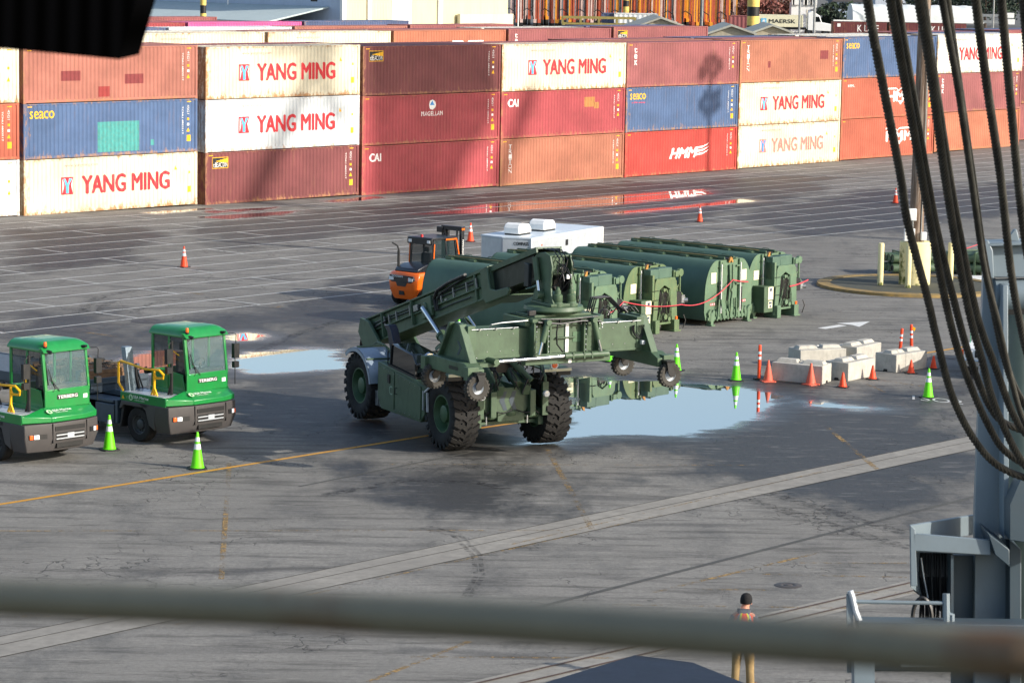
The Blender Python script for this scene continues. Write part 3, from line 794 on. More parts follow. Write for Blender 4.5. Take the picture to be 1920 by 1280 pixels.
# chassis ---------------------------------------------------------------
m = MB()
for y in (-.62, .62): m.box(-7.9, .95, y-.09, y+.09, 1.0, 1.75)
m.box(-7.9, -7.6, -.62, .62, 1.1, 1.8); m.box(-4.6, -1.0, -.55, .55, 1.05, 1.2); m.box(-2.6, -1.4, -.8, .8, 1.7, 1.95)
m.prism([(-7.9, 1.7), (-8.45, 2.3), (-8.3, 2.75), (-7.7, 2.7), (-6.6, 2.0), (-5.2, 1.75)], -.66, -.56); m.prism([(-7.9, 1.7), (-8.45, 2.3), (-8.3, 2.75), (-7.7, 2.7), (-6.6, 2.0), (-5.2, 1.75)], .56, .66)
m.build('chassis_frame', TG, mach, bevel=.015)
m = MB(); m.prism([(-.88, 1.30), (-.80, 1.12), (.45, 1.12), (.60, 1.32), (.60, 1.75), (.35, 1.82), (-.5, 1.82), (-.88, 1.74)], .72, .80, 'yz')
m.box(.45, .72, -.78, .5, 1.12, 1.75)
fp = m.build('front_plate', M_['lgreen'] if 0 else TG, mach, bevel=.012)
for k, dy in enumerate((.06, -.24)):
    mm = MB(); mm.prism([(dy+.10, 1.72), (dy-.02, 1.72), (dy-.14, 1.46), (dy+.0, 1.18), (dy+.12, 1.18), (dy+.02, 1.46)], 0.803, 0.807, 'yz'); mm.build('chevron_emblem', paint('emblem_grey', '#3a4650', .5), fp)
m = MB()   # front axle, tie rods, steering cylinders
m.cyl((.05, -1.2, 1.0), (.05, 1.2, 1.0), .17, n=20); m.lathe([(0, -.28), (.26, -.22), (.32, 0), (.26, .22), (0, .28)], (.05, 0, 1.0), 'x', 20)
m.box(.2, .52, -.95, .95, .74, .84); m.cyl((.66, -1.05, .98), (.66, -.3, .98), .075); m.cyl((.66, .3, .98), (.66, 1.05, .98), .075)
m.box(.5, .8, -.42, .42, .86, 1.12); m.box(.35, .75, -1.08, -.9, .7, 1.15); m.box(.35, .75, .9, 1.08, .7, 1.15)
m.lathe([(.0, 1.0), (.23, 1.02), (.25, 1.12), (.2, 1.2)], (.62, 0, .0), 'z', 20)
ax = m.build('front_axle', TG, mach, bevel=.01)
m = MB(); m.cyl((.66, -1.3, .98), (.66, -1.05, .98), .035); m.cyl((.66, 1.05, .98), (.66, 1.3, .98), .035)
for y in (-.75, .55): m.box(.74, .755, y-.015, y+.015, .78, 1.05)
m.build('steering_rod', M_['chrome'], ax)
m = MB(); m.cyl((-5.75, -1.2, 1.0), (-5.75, 1.2, 1.0), .18, n=20); m.build('rear_axle', TG, mach)
# right-hand service box with door, left-hand one the same
for sg in (-1, 1):
    m = MB(); y0, y1 = sorted((sg*1.82, sg*.78))
    m.prism([(-4.35, .95), (-4.1, .60), (-1.35, .60), (-1.08, .85), (-1.08, 1.62), (-1.7, 1.80), (-4.35, 1.98)], y0, y1)
    bx = m.build('side_box', TG, mach, bevel=.02)
    m = MB(); yy = sg*1.825; m.prism([(-3.05, .68), (-1.3, .68), (-1.3, 1.66), (-3.05, 1.82)], yy, yy+sg*.025); d = m.build('door', TG, bx, bevel=.01)
    m = MB(); m.prism([(-4.2, .98), (-3.15, .70), (-3.15, 1.82), (-4.2, 1.90)], yy, yy+sg*.02); m.build('door', TG, bx, bevel=.01)
    m = MB(); m.box(-3.55, -3.40, yy, yy+sg*.05, 1.45, 1.70); m.build('latch', M_['black'], bx)
lettering('C', paint('stencil_pale', '#8fa58f', .6), mach, (-3.35, -1.852, 1.25), (1, 0, 0), (0, 0, 1), h=.26)
# fenders
def arc_fender(x, y0, y1, r, a0, a1, mat, th=.03):
    m = MB(); m.lathe([(r, y0), (r+.02, y0-.0), (r+.02, y1), (r, y1), (r, y0)], (x, 0, 1.02), 'y', 20, a0, a1)
    for yy in (y0, y1):
        m.lathe([(r-.10, yy), (r+.02, yy), (r+.02, yy+.02), (r-.10, yy+.02)], (x, 0, 1.02), 'y', 20, a0, a1)
    return m.build('fender', mat, mach)
for y0, y1 in ((-1.95, -1.05), (1.05, 1.95)): arc_fender(-5.75, y0, y1, 1.17, R(12), R(128), M_['fender'])
for sg in (-1, 1):
    m = MB()
    for a in (50, 88): 
        ca, sa = math.cos(R(a)), math.sin(R(a)); m.bar((-5.75+1.2*ca, sg*1.0, 1.02+1.2*sa), (-5.75+1.2*ca, sg*1.9, 1.02+1.2*sa+.02), .06, .04)
    m.tube([(-5.0, sg*1.0, 2.1), (-5.3, sg*1.2, 2.32), (-5.8, sg*1.2, 2.34), (-6.2, sg*1.15, 2.2)], .025)
    m.box(-5.9, -4.9, sg*1.0-.06, sg*1.0+.06, 1.7, 2.18); m.build('fender_bracket', TG, mach)
    m = MB(); y0, y1 = sorted((sg*1.08, sg*1.95)); m.box(-.75, .40, y0, y1, 2.24, 2.29); m.prism([(.38, 2.29), (.72, 2.25), (.72, 2.2), (.38, 2.24)], y0, y1)
    f = m.build('front_fender', TG, mach, bevel=.01)
    m = MB(); m.box(.72, .76, y0, y1, 2.20, 2.28); m.build('fender_strip', M_['cream'], f)
    m = MB(); m.box(.60, .72, y0+.45 if sg > 0 else y0, y1-.02 if sg > 0 else y1-.45, 2.08, 2.2); m.build('mud_flap', M_['black'], f)
    m = MB(); m.tube([(.9, sg*1.02, 1.15), (.90, sg*1.02, 2.1), (.6, sg*1.02, 2.38), (-.3, sg*1.05, 2.36)], .045); m.box(.86, .95, sg*1.02-.09, sg*1.02+.09, 1.0, 1.95); m.build('lamp_bracket', TG, mach)
    m = MB(); m.lathe([(0, .09), (.085, .08), (.10, .03), (.09, -.04), (.0, -.09)], (.96, sg*1.02, 1.62), 'x', 18); hl = m.build('headlight', M_['lamp'], mach)
m = MB(); m.lathe([(0, .07), (.08, .06), (.09, 0), (0, -.02)], (.80, 1.35, 2.40), 'x', 16); m.build('indicator', M_['amber'], mach)
m = MB(); m.lathe([(.09, .05), (.12, .05), (.12, -.03), (0, -.03)], (.79, 1.35, 2.40), 'x', 16); m.build('lamp_housing', M_['white'], mach)
# engine bay clutter
m = MB(); m.box(-4.7, -1.5, -.75, -.62, 1.85, 2.35); m.box(-4.7, -1.3, .62, .78, 1.8, 2.45); m.prism([(-5.2, 1.8), (-4.2, 2.5), (-1.6, 2.32), (-1.2, 1.9)], .80, .86)
m.tube([(-4.4, -.72, 2.4), (-1.7, -.72, 2.28), (-1.4, -.72, 2.1)], .07); m.build('engine_cowl', TG, mach, bevel=.01)
m = MB()
for x, r_, l in ((-3.4, .17, .8), (-2.75, .20, .9), (-2.2, .16, .7)): m.cyl((x, -.9, 2.15), (x+.1, -.9+l, 2.2), r_, n=18)
m.box(-4.4, -1.5, -.6, .6, 1.75, 1.98); m.build('engine', M_['black'], mach, bevel=.02)
m = MB(); m.cyl((-4.3, -.95, 2.15), (-3.9, -.95, 2.18), .14); m.box(-3.85, -3.75, -1.05, -.95, 2.0, 2.35); m.build('filter', M_['lgreen'], mach)
m = MB(); m.cyl((-3.95, -1.15, 2.28), (-3.95, -1.15, 2.40), .05); m.box(-4.02, -3.9, -1.2, -1.1, 2.08, 2.2); m.build('oil_cap', M_['yellow'], mach)
m = MB()
path = [(-5.2, 2.95), (-4.95, 3.0), (-4.8, 2.9), (-4.4, 2.15), (-3.9, 2.05), (-3.9, 1.88), (-4.75, 1.95), (-5.0, 2.3), (-5.1, 2.75)]
m.prism([(-5.25, 2.93), (-4.85, 2.98), (-4.68, 2.84), (-4.35, 2.2), (-3.5, 2.10), (-3.5, 1.93), (-4.6, 1.93), (-4.72, 2.1), (-4.98, 2.75)], -1.25, -1.0); m.build('exhaust_duct', M_['duct'], mach, bevel=.03)
# low cab: dark reflective glass
m = MB(); m.prism([(-3.55, 1.98), (-1.75, 1.85), (-1.75, 2.22), (-2.0, 2.48), (-3.4, 2.62), (-3.55, 2.5)], -1.78, -1.0); m.build('cab', M_['glass_dark'], mach, bevel=.04)
m = MB(); m.prism([(-3.62, 1.93), (-1.68, 1.80), (-1.68, 1.86), (-3.62, 1.99)], -1.82, -.96); m.bar((-3.5, -1.8, 2.0), (-3.42, -1.8, 2.6), .04, .04); m.bar((-1.75, -1.8, 1.85), (-1.78, -1.8, 2.22), .04, .04); m.tube([(-3.9, -1.7, 1.95), (-3.9, -1.7, 2.35), (-3.7, -1.7, 2.35), (-3.7, -1.7, 1.95)], .02); m.build('cab_frame', M_['black'], mach)
m = MB(); m.lathe([(0, .05), (.17, .03), (.2, -.02), (.12, -.08), (0, -.1)], (-1.35, -1.55, 2.42), 'x', 18); m.build('mirror', M_['chrome'], mach)
m = MB(); m.bar((-.7, -1.9, 1.0), (-.75, -1.9, 1.55), .05, .05); m.bar((-.9, -1.9, 1.55), (-.6, -1.9, 1.72), .05, .05); m.bar((-1.1, -1.86, 1.55), (-1.1, -1.86, 1.0), .03, .03); m.build('step_handle', M_['alu'], mach)
m = MB(); m.box(-4.75, -4.55, -1.72, -1.4, .6, 1.05); m.cyl((-4.5, -1.6, .58), (-4.5, -1.6, 1.05), .08); m.build('step', M_['steel'], mach, bevel=.01)
# lower lift arms, hoses in front
m = MB()
for y in (-.42, .42): m.bar((-1.3, y, 2.5), (.95, y, 1.75), .22, .30); m.bar((-.2, y*1.6, 2.8), (.8, y*1.1, 1.8), .10, .22)
m.cyl((-.6, .1, 2.85), (.85, .2, 1.9), .12); m.cyl((.1, -.2, 3.0), (.95, .55, 2.0), .10); m.build('lift_arm', TG, mach, bevel=.015)
m = MB(); rr = random.Random(5)
for i in range(14):
    a = Vector((rr.uniform(.1, .8), rr.uniform(-.7, .8), rr.uniform(1.9, 2.6))); b = a+Vector((rr.uniform(-.5, .5), rr.uniform(-.5, .5), rr.uniform(-.5, .3))); c = (a+b)/2+Vector((rr.uniform(.05, .25), 0, rr.uniform(-.1, .3)))
    m.tube([a, a.lerp(c, .6), c, c.lerp(b, .5), b], .022, 6)
m.box(-.2, .4, -.3, .5, 2.2, 2.5); m.cyl((.2, .5, 2.5), (.2, 1.0, 2.55), .16)
m.build('hydraulic_hoses', M_['hose'], mach)
m = MB(); m.box(.3, .36, .85, 1.15, 2.45, 2.8); m.build('mirror', M_['glass_clear'], mach, bevel=.04)
# boom -------------------------------------------------------------------------
ang = R(16.3)
TB = Matrix.Translation((-8.0, 0, 2.36)) @ Matrix.Rotation(-ang, 4, 'Y')
m = MB(TB); m.box(0, 8.6, -.42, .42, -.36, .36); m.box(-.15, 8.6, -.50, .50, .36, .42); m.box(0, 8.6, -.48, .48, -.42, -.36)
m.box(.2, 7.9, -.50, -.42, -.06, -.02); m.box(.2, 7.9, -.62, -.50, .30, .36) if 0 else None

for s_ in (.05, 1.1, 3.3): m.box(s_, s_+.05, -.55, -.42, -.36, .40)
boom = m.build('boom', TG, mach, bevel=.012)
m = MB(TB)
m.prism([(8.15, .44), (8.6, .46), (8.66, -.2), (9.0, -.30), (9.75, -.34), (9.85, -.44), (9.7, -.56), (8.3, -.56), (8.15, -.4)], -.52, -.44)
m.prism([(8.15, .44), (8.6, .46), (8.66, -.2), (9.0, -.30), (9.75, -.34), (9.85, -.44), (9.7, -.56), (8.3, -.56), (8.15, -.4)], .44, .52)
m.box(8.2, 8.6, -.44, .44, .42, .46); m.box(8.3, 9.7, -.44, .44, -.57, -.53); m.box(7.65, 7.73, -.50, -.42, -.42, .42); m.build('boom_collar', M_['lgreen'] if 0 else TG, boom, bevel=.02)
m = MB(TB); m.box(8.4, 11.2, -.33, .33, -.32, .28); m.build('inner_boom', paint('rubbed_steel', '#2c3430', .35, .5, .25, .5, 2, '#565b55'), boom)
m = MB(TB); m.box(8.6, 11.5, -.38, .38, .40, .45); m.box(8.6, 11.5, -.40, -.35, .30, .45); m.box(8.6, 11.5, .35, .40, .30, .45); m.box(7.2, 8.6, -.42, .42, .42, .48); m.build('boom_cable_tray', TG, boom)
m = MB(TB)
for t_, s0, s1 in ((.18, .4, 4.2), (.10, .4, 3.9), (.22, 5.0, 7.8), (.13, 5.0, 7.8), (-.20, 4.9, 7.3)): m.tube([(s0, -.47, t_), ((s0+s1)/2, -.46, t_+.02), (s1, -.47, t_)], .018, 6)
m.tube([(-.3, -.3, .1), (-.9, -.35, -.15), (-1.1, -.4, -.6), (-.9, -.45, -1.0), (-.6, -.5, -1.15)], .035); m.tube([(.3, -.5, .15), (-.5, -.5, .05), (-.8, -.5, -.45), (-.7, -.5, -.9)], .03); m.tube([(1.4, -.5, .1), (.3, -.55, .0), (-.6, -.5, -.3), (-.75, -.5, -.8)], .03)
m.build('boom_hose', M_['hose'], boom)
m = MB(TB)
for s_ in (1.2, 1.55, 2.1, 3.1, 5.35, 6.2, 7.1, 7.75): m.box(s_, s_+.05, -.50, -.46, -.02, .26)
m.box(3.45, 3.75, -.52, -.46, .02, .2); m.box(5.6, 5.75, -.5, -.46, -.02, .03); m.build('pipe_clamp', M_['steel'], boom)
m = MB(TB); m.tube([(5.0, -.50, -.20), (4.95, -.52, .15), (5.25, -.52, .36), (6.0, -.52, .44), (7.2, -.52, .46)], .055, 8); m.tube([(5.1, -.5, -.2), (5.1, -.5, .1), (5.5, -.5, .26), (7.2, -.5, .40)], .03, 8); m.build('cable_chain', M_['black'], boom)
m = MB(TB); m.cyl((4.3, -.56, .02), (4.3, -.45, .02), .14, n=18); m.box(4.0, 4.7, -.52, -.42, -.3, .3); m.build('cylinder_lug', TG, boom, bevel=.02)
for sg in (-1, 1):
    a = TB @ Vector((4.3, 0, .0)); top = Vector((a.x, sg*.60, a.z)); bot = Vector((-1.35, sg*.60, 2.25))
    mid = top.lerp(bot, .50)
    m = MB(); m.cyl(mid, bot, .135, n=18); m.cyl(mid, mid.lerp(bot, .06), .16, n=18); m.bar(mid.lerp(bot, .05)+Vector((.0, 0, .15)), bot+Vector((0, 0, .2)), .12, .12)
    cy = m.build('lift_cylinder', TG, mach)
    m = MB(); m.cyl(top, mid, .078, n=18); m.build('cylinder_rod', M_['chrome'], cy)
# boom head
HX, HZ = 3.26, 4.40
m = MB()
pl = [(2.70, 5.15), (2.65, 5.65), (2.85, 5.86), (3.3, 5.92), (3.62, 5.85), (3.75, 5.55), (3.68, 5.05), (3.74, 4.72), (3.9, 4.52), (2.75, 4.52), (2.9, 4.75), (3.0, 4.95)]
for y in (-.34, .28): m.prism(pl, y, y+.06)
m.box(2.8, 3.58, -.28, .28, 5.80, 5.86); m.prism([(2.7, 5.2), (2.7, 5.6), (3.3, 5.75), (3.4, 5.3), (3.1, 4.95)], -.28, .28); m.box(3.60, 3.66, -.28, .1, 5.35, 5.8); m.box(2.7, 3.9, -.42, .42, 4.48, 4.56)
m.prism([(3.0, 4.56), (3.2, 5.1), (3.6, 5.1), (3.85, 4.56)], .34, .40); m.prism([(2.7, 4.56), (2.9, 4.9), (3.3, 4.9), (3.3, 4.56)], -.40, -.34)
head = m.build('boom_head', TG, mach, bevel=.015)
m = MB(); m.lathe([(.24, .2), (.24, -.1), (0, -.1)], (3.5, 0, 5.08), 'x', 24); m.build('pivot_opening', M_['black'], head)
m = MB(); m.box(2.45, 2.72, -.52, -.40, 4.9, 5.55); m.build('control_cabinet', paint('dark_cabinet', '#23282b', .5), head, bevel=.02)
for yy, x0, x1 in ((-.44, 2.95, 3.25), (.42, 3.0, 3.4)):
    m = MB(); a = Vector((x0, yy, 5.75)); b = Vector((x1, yy, 4.75)); m.cyl(a, a.lerp(b, .62), .085); m.cyl(b-Vector((0, .1, 0)), b+Vector((0, .1, 0)), .12); c_ = m.build('tilt_cylinder', TG, head)
    m = MB(); m.cyl(a.lerp(b, .62), b, .05); m.build('cylinder_rod', M_['chrome'], c_)
m = MB(); rr = random.Random(11)
for i in range(8):
    y = rr.uniform(-.25, .28); a = Vector((3.72, y, rr.uniform(5.4, 5.8))); b = Vector((3.75, y+rr.uniform(-.2, .2), rr.uniform(4.8, 5.2))); c = (a+b)/2 + Vector((rr.uniform(.1, .3), rr.uniform(-.25, .3), 0))
    m.tube([a, a.lerp(c, .5)+Vector((.08, 0, .05)), c, c.lerp(b, .5), b], .014, 6)
for i in range(3):
    y = -.2+i*.12; m.tube([(2.5, y, 5.8), (3.0, y, 5.98), (3.5, y+.05, 5.98), (3.8, y+.08, 5.75), (3.8, y, 5.4)], .018, 6)
m.build('head_hoses', M_['hose'], head)
m = MB(); m.box(3.74, 3.80, .10, .26, 5.22, 5.34); m.build('valve_block', M_['white'], head, bevel=.01)
m = MB(); m.box(3.70, 3.74, -.08, .12, 5.50, 5.54); m.box(3.70, 3.74, 0, .04, 5.42, 5.62); m.build('hose_clamp', M_['steel'], head)
# rotator
m = MB(); m.lathe([(.0, 4.32), (.80, 4.32), (.83, 4.36), (.80, 4.46), (.70, 4.48), (.0, 4.48)], (HX, 0, 0), 'z', 40); m.lathe([(.0, 4.22), (.55, 4.22), (.6, 4.36)], (HX, 0, 0), 'z', 24)
rot = m.build('rotator_ring', TG, mach)
for y in (-.12, .42):
    m = MB(); m.lathe([(0, 5.02), (.05, 5.02), (.06, 4.93), (.085, 4.91), (.085, 4.82), (.13, 4.79), (.135, 4.64), (.12, 4.61), (.15, 4.57), (.15, 4.46)], (3.78, y*.75-.06, 0), 'z', 18); m.build('rotator_motor', TG, rot)
# spreader ----------------------------------------------------------------------
TS = Matrix.Translation((HX, 0, 0)) @ Matrix.Rotation(R(93.2), 4, 'Z')
m = MB(TS)
m.box(-1.05, 1.05, -.62, .62, 3.15, 4.14); m.box(-1.12, 1.12, -.78, .78, 4.10, 4.20)
for x in (-1.08, -.66, -.58, .50, .58, .98): m.box(x, x+.06, -.80, -.62, 3.2, 4.12)
m.box(-1.10, 1.12, -.80, -.60, 3.14, 3.24); m.box(-1.3, 1.4, -.74, -.5, 2.94, 3.14); m.box(-.3, .3, -.72, -.62, 3.62, 3.66); m.box(-.9, .9, -.5, .5, 4.2, 4.26)
m.box(-1.25, -1.0, -.6, .6, 4.0, 4.2); m.box(1.0, 1.25, -.6, .6, 4.0, 4.2)
sp = m.build('spreader', TG, mach, bevel=.012)
m = MB(TS); m.box(.0, .10, -.66, -.622, 3.22, 4.0); m.box(.05, .15, -.752, -.745, 2.95, 3.13); m.build('white_stripe', M_['white'], sp)
def bolt(m, x, y, z): m.cyl((x, y, z), (x, y-.015, z), .014, n=8)
TS0 = TS
for sg in (-1, 1):
    TS = TS0 @ Matrix.Translation((-.28 if sg < 0 else 0, 0, 0))
    m = MB(TS); x0, x1 = sorted((sg*(.76 if sg < 0 else 1.02), sg*2.62)); m.box(x0, x1, -.44, .44, 3.20, 3.93); m.box(x0, x1, -.46, .46, 3.14, 3.21); arm = m.build('spreader_arm', TG, sp, bevel=.012)
    m = MB(TS)
    for ix in range(4):
        for z in (3.34, 3.80): bolt(m, sg*(1.25+ix*.40), -.44, z)
    m.tube([(sg*1.1, -.47, 3.96), (sg*2.55, -.47, 3.96)], .010, 8)
    for x in (1.25, 1.8, 2.3): m.box(sg*x-.02, sg*x+.02, -.5, -.44, 3.93, 3.98)
    m.build('bolts_and_rail', M_['steel'], sp)
    m = MB(TS); m.prism([(-.30, 4.10), (-.95, 3.08), (-1.0, 2.9), (1.0, 2.9), (.95, 3.08), (.30, 4.10)], *sorted((sg*2.62, sg*2.70)), plane='yz')
    m.box(*sorted((sg*2.42, sg*2.66)), -.46, .46, 3.1, 4.06); m.prism([(-1.28, 2.76), (1.28, 2.76), (1.28, 3.0), (.9, 3.14), (-.9, 3.14), (-1.28, 3.0)], *sorted((sg*2.60, sg*3.02)), plane='yz')
    m.prism([(-.30, 4.10), (-.97, 3.06), (-.87, 3.06), (-.2, 4.10)], *sorted((sg*2.62, sg*2.84)), plane='yz'); m.prism([(.30, 4.10), (.97, 3.06), (.87, 3.06), (.2, 4.10)], *sorted((sg*2.62, sg*2.84)), plane='yz')
    ef = m.build('spreader_end_frame', TG, sp, bevel=.015)
    m = MB(TS); xo = sg*3.021; m.prism([(-.62+.04, 2.90), (-.62, 2.95), (-.58, 3.0), (-.12, 3.0), (-.08, 2.95), (-.12, 2.90)], *sorted((xo, xo+sg*.006)), plane='yz'); m.build('slot_hole', M_['black'], ef, smooth=0)
    m = MB(TS); m.prism([(-.05, 3.62), (-.22, 3.45), (-.05, 3.24), (.04, 3.24), (-.10, 3.45), (.05, 3.62)], *sorted((sg*2.701, sg*2.706)), plane='yz'); m.build('chevron_emblem', paint('emblem_grey', '#3a4650', .5), ef, smooth=0)
    for yy in (-1.2, 1.2):
        m = MB(TS); m.box(*sorted((sg*2.78, sg*3.12)), yy-.12, yy+.12, 2.72, 3.08); m.build('corner_lock', TG, sp, bevel=.01)
        m = MB(TS); yo = yy - .22
        m.prism([(sg*2.72, 2.95), (sg*2.78, 2.62), (sg*2.86, 2.50), (sg*2.98, 2.50), (sg*3.02, 2.62), (sg*2.92, 2.75), (sg*2.98, 2.95)], yo-.16, yo-.12)
        m.prism([(sg*2.72, 2.95), (sg*2.78, 2.62), (sg*2.86, 2.50), (sg*2.98, 2.50), (sg*3.02, 2.62), (sg*2.92, 2.75), (sg*2.98, 2.95)], yo+.12, yo+.16); m.box(*sorted((sg*2.72, sg*2.98)), yo-.16, yy, 2.9, 2.96)
        m.build('castor_bracket', M_['black'], sp)
        cx = sg*2.90; m = MB(TS); cz_ = 2.55
        m.lathe([(.17, -.07), (.29, -.10), (.33, -.07), (.33, .07), (.29, .10), (.17, .07)], (cx, yo, cz_), 'y', 30)
        for i in range(20):
            a = 2*math.pi*i/20
            for s2 in (-1, 1):
                ra = a + (0 if s2 > 0 else .15); P0 = [(.34*math.cos(ra+d), .34*math.sin(ra+d)) for d in (0, .17)]
                m.prism([(cx+.30*math.cos(ra), cz_+.30*math.sin(ra)), (cx+.35*math.cos(ra), cz_+.35*math.sin(ra)), (cx+.35*math.cos(ra+.17), cz_+.35*math.sin(ra+.17)), (cx+.30*math.cos(ra+.17), cz_+.30*math.sin(ra+.17))], *sorted((yo, yo+s2*.09)))
        m.m = 1; m.lathe([(.17, -.07), (.15, -.02), (.08, -.03), (.07, -.12), (0, -.13)], (cx, yo, cz_), 'y', 20); m.lathe([(.17, .07), (.15, .02), (0, .02)], (cx, yo, cz_), 'y', 20)
        m.build('castor_wheel', [paint('castor_rubber', '#3a3833', .8, 0, .2, .5, 6), M_['alu']], sp, smooth=30)
TS = TS0
m = MB(TS); m.cyl((-.15, -.86, 3.16), (1.25, -.86, 3.16), .085, n=18); m.cyl((1.2, -.86, 3.16), (1.2, -.6, 3.16), .1)
for x in (.1, .45, .7): m.box(x-.02, x+.02, -.95, -.77, 3.07, 3.25)
cy = m.build('side_cylinder', TG, sp)
m = MB(TS); m.cyl((-2.3, -.86, 3.12), (-.15, -.86, 3.16), .05, n=18); m.build('side_rod', M_['chrome'], sp)
m = MB(TS); m.cyl((-2.3, -.95, 3.12), (-2.3, -.5, 3.12), .09); m.box(-2.75, -2.2, -.80, -.5, 2.98, 3.08); m.build('rod_lug', TG, sp)
for x0, x1 in ((-.74, -.98), (.72, .98)):
    m = MB(TS); a = Vector((x0, -.93, 4.12)); b = Vector((x1, -.93, 3.25)); m.cyl(a, a.lerp(b, .62), .085); m.cyl(a-Vector((0, .1, 0)), a+Vector((0, .2, 0)), .08); m.build('tilt_cylinder', TG, sp)
    m = MB(TS); m.cyl(a.lerp(b, .6), b, .04); m.build('tilt_rod', M_['chrome'], sp)
m = MB(TS); rr = random.Random(2)
m.tube([(-1.0, -.86, 4.12), (-.3, -.88, 4.05), (.4, -.88, 4.1), (1.0, -.86, 4.06)], .025); m.tube([(-.9, -.84, 4.2), (0, -.86, 4.16), (.9, -.84, 4.2)], .02); m.tube([(-.35, -.84, 4.1), (-.42, -.88, 3.8), (-.40, -.88, 3.5), (-.2, -.86, 3.28)], .022)
for i in range(5):
    r_ = .16+.02*i; m.tube([(2.36+.03*i+r_*.7*math.cos(a), -.50, 3.80-r_*.2+r_*1.2*math.sin(a)) for a in np.linspace(R(160), R(380), 14)], .011, 5)
for i in range(4): m.tube([(1.1, -.2+i*.1, 4.1), (1.25, -.2+i*.1, 4.6), (1.7, -.2+i*.1, 4.62), (2.1, -.1+i*.1, 4.3), (2.4, 0+i*.1, 4.15)], .022, 6)
for i in range(7):
    a = Vector((rr.uniform(1.2, 2.4), rr.uniform(-.3, .3), 4.1)); b = a+Vector((rr.uniform(.2, .6), rr.uniform(-.2, .2), .05)); m.tube([a, a.lerp(b, .3)+Vector((0, 0, .18)), a.lerp(b, .7)+Vector((0, 0, .16)), b], .018, 6)
for s_ in (-.85, -.3, .35, .8): m.box(s_, s_+.03, -.87, -.8, 4.0, 4.15)
m.build('spreader_hoses', M_['hose'], sp)
m = MB(TS); 
for x in (-.62, .56, .99, -1.0):
    for k in range(6): bolt(m, x, -.80 if abs(x) < 1.1 else -.46, 3.30+k*.14)
for x in (1.12, 1.2, 1.28):
    for k in range(3): m.box(x, x+.03, -.47, -.445, 3.82+k*.08, 3.86+k*.08)
m.build('frame_bolts', M_['alu'], sp)
m = MB(TS); m.box(-1.28, -1.05, -.85, -.75, 4.3, 4.45); m.build('work_lamp', M_['black'], sp, bevel=.02)
m = MB(TS); m.box(2.5, 2.62, -.62, -.5, 3.3, 3.42); m.build('work_lamp', M_['alu'], sp, bevel=.02)

# small fittings: bolts, stencils, grab handles, cable ties, grease points
m = MB()
for k in range(9): m.cyl((-4.2+k*.36, -1.845, 1.86-k*.035), (-4.2+k*.36, -1.86, 1.86-k*.035), .014, n=6)
for k in range(6): m.cyl((-3.0+k*.33, -1.852, .72), (-3.0+k*.33, -1.866, .72), .014, n=6)
m.build('panel_bolts', M_['steel'], mach)
m = MB(); m.tube([(-2.9, -1.86, 1.2), (-2.9, -1.92, 1.2), (-2.9, -1.92, 1.38), (-2.9, -1.86, 1.38)], .014, 6); m.build('door_handle', M_['black'], mach)
ps = TB @ Vector((2.2, -.51, -.16)); dx_ = Vector((math.cos(ang), 0, math.sin(ang))); dz_ = Vector((-math.sin(ang), 0, math.cos(ang)))
m = MB(); rr = random.Random(21)
for i in range(9):   # hose runs round the front chassis
    a = Vector((.98, rr.uniform(-.8, .8), rr.uniform(1.78, 1.95))); b = Vector((rr.uniform(.5, .9), a.y+rr.uniform(-.4, .4), rr.uniform(2.3, 2.75))); c = (a+b)/2+Vector((.14, rr.uniform(-.12, .12), 0))
    m.tube([a, a.lerp(c, .6)+Vector((.05, 0, 0)), c, b.lerp(c, .4), b], .018, 6)
m.tube([(.8, -1.0, .95), (.9, -.7, 1.2), (.95, -.3, 1.12), (.9, 0, 1.2)], .018, 6); m.tube([(.8, 1.0, .95), (.9, .7, 1.16), (.95, .4, 1.1), (.9, 0.1, 1.2)], .018, 6)
m.build('chassis_hoses', M_['hose'], mach)
m = MB(TS)
for sg in (-1, 1):
    for k in range(5): m.cyl((sg*2.705, -.55+.27*k, 3.2), (sg*2.725, -.55+.27*k, 3.2), .02, n=6)
m.tube([(-2.3, -.5, 4.0), (-2.3, -.62, 4.1), (-2.0, -.66, 4.14), (-1.2, -.66, 4.16)], .02, 6); m.build('spreader_pipes', M_['steel'], sp)
m = MB(TS); m.prism([(.25, 3.5), (.62, 3.5), (.62, 3.78), (.25, 3.78)], -.632, -.624); m.build('data_plate', M_['army_bay'], sp)
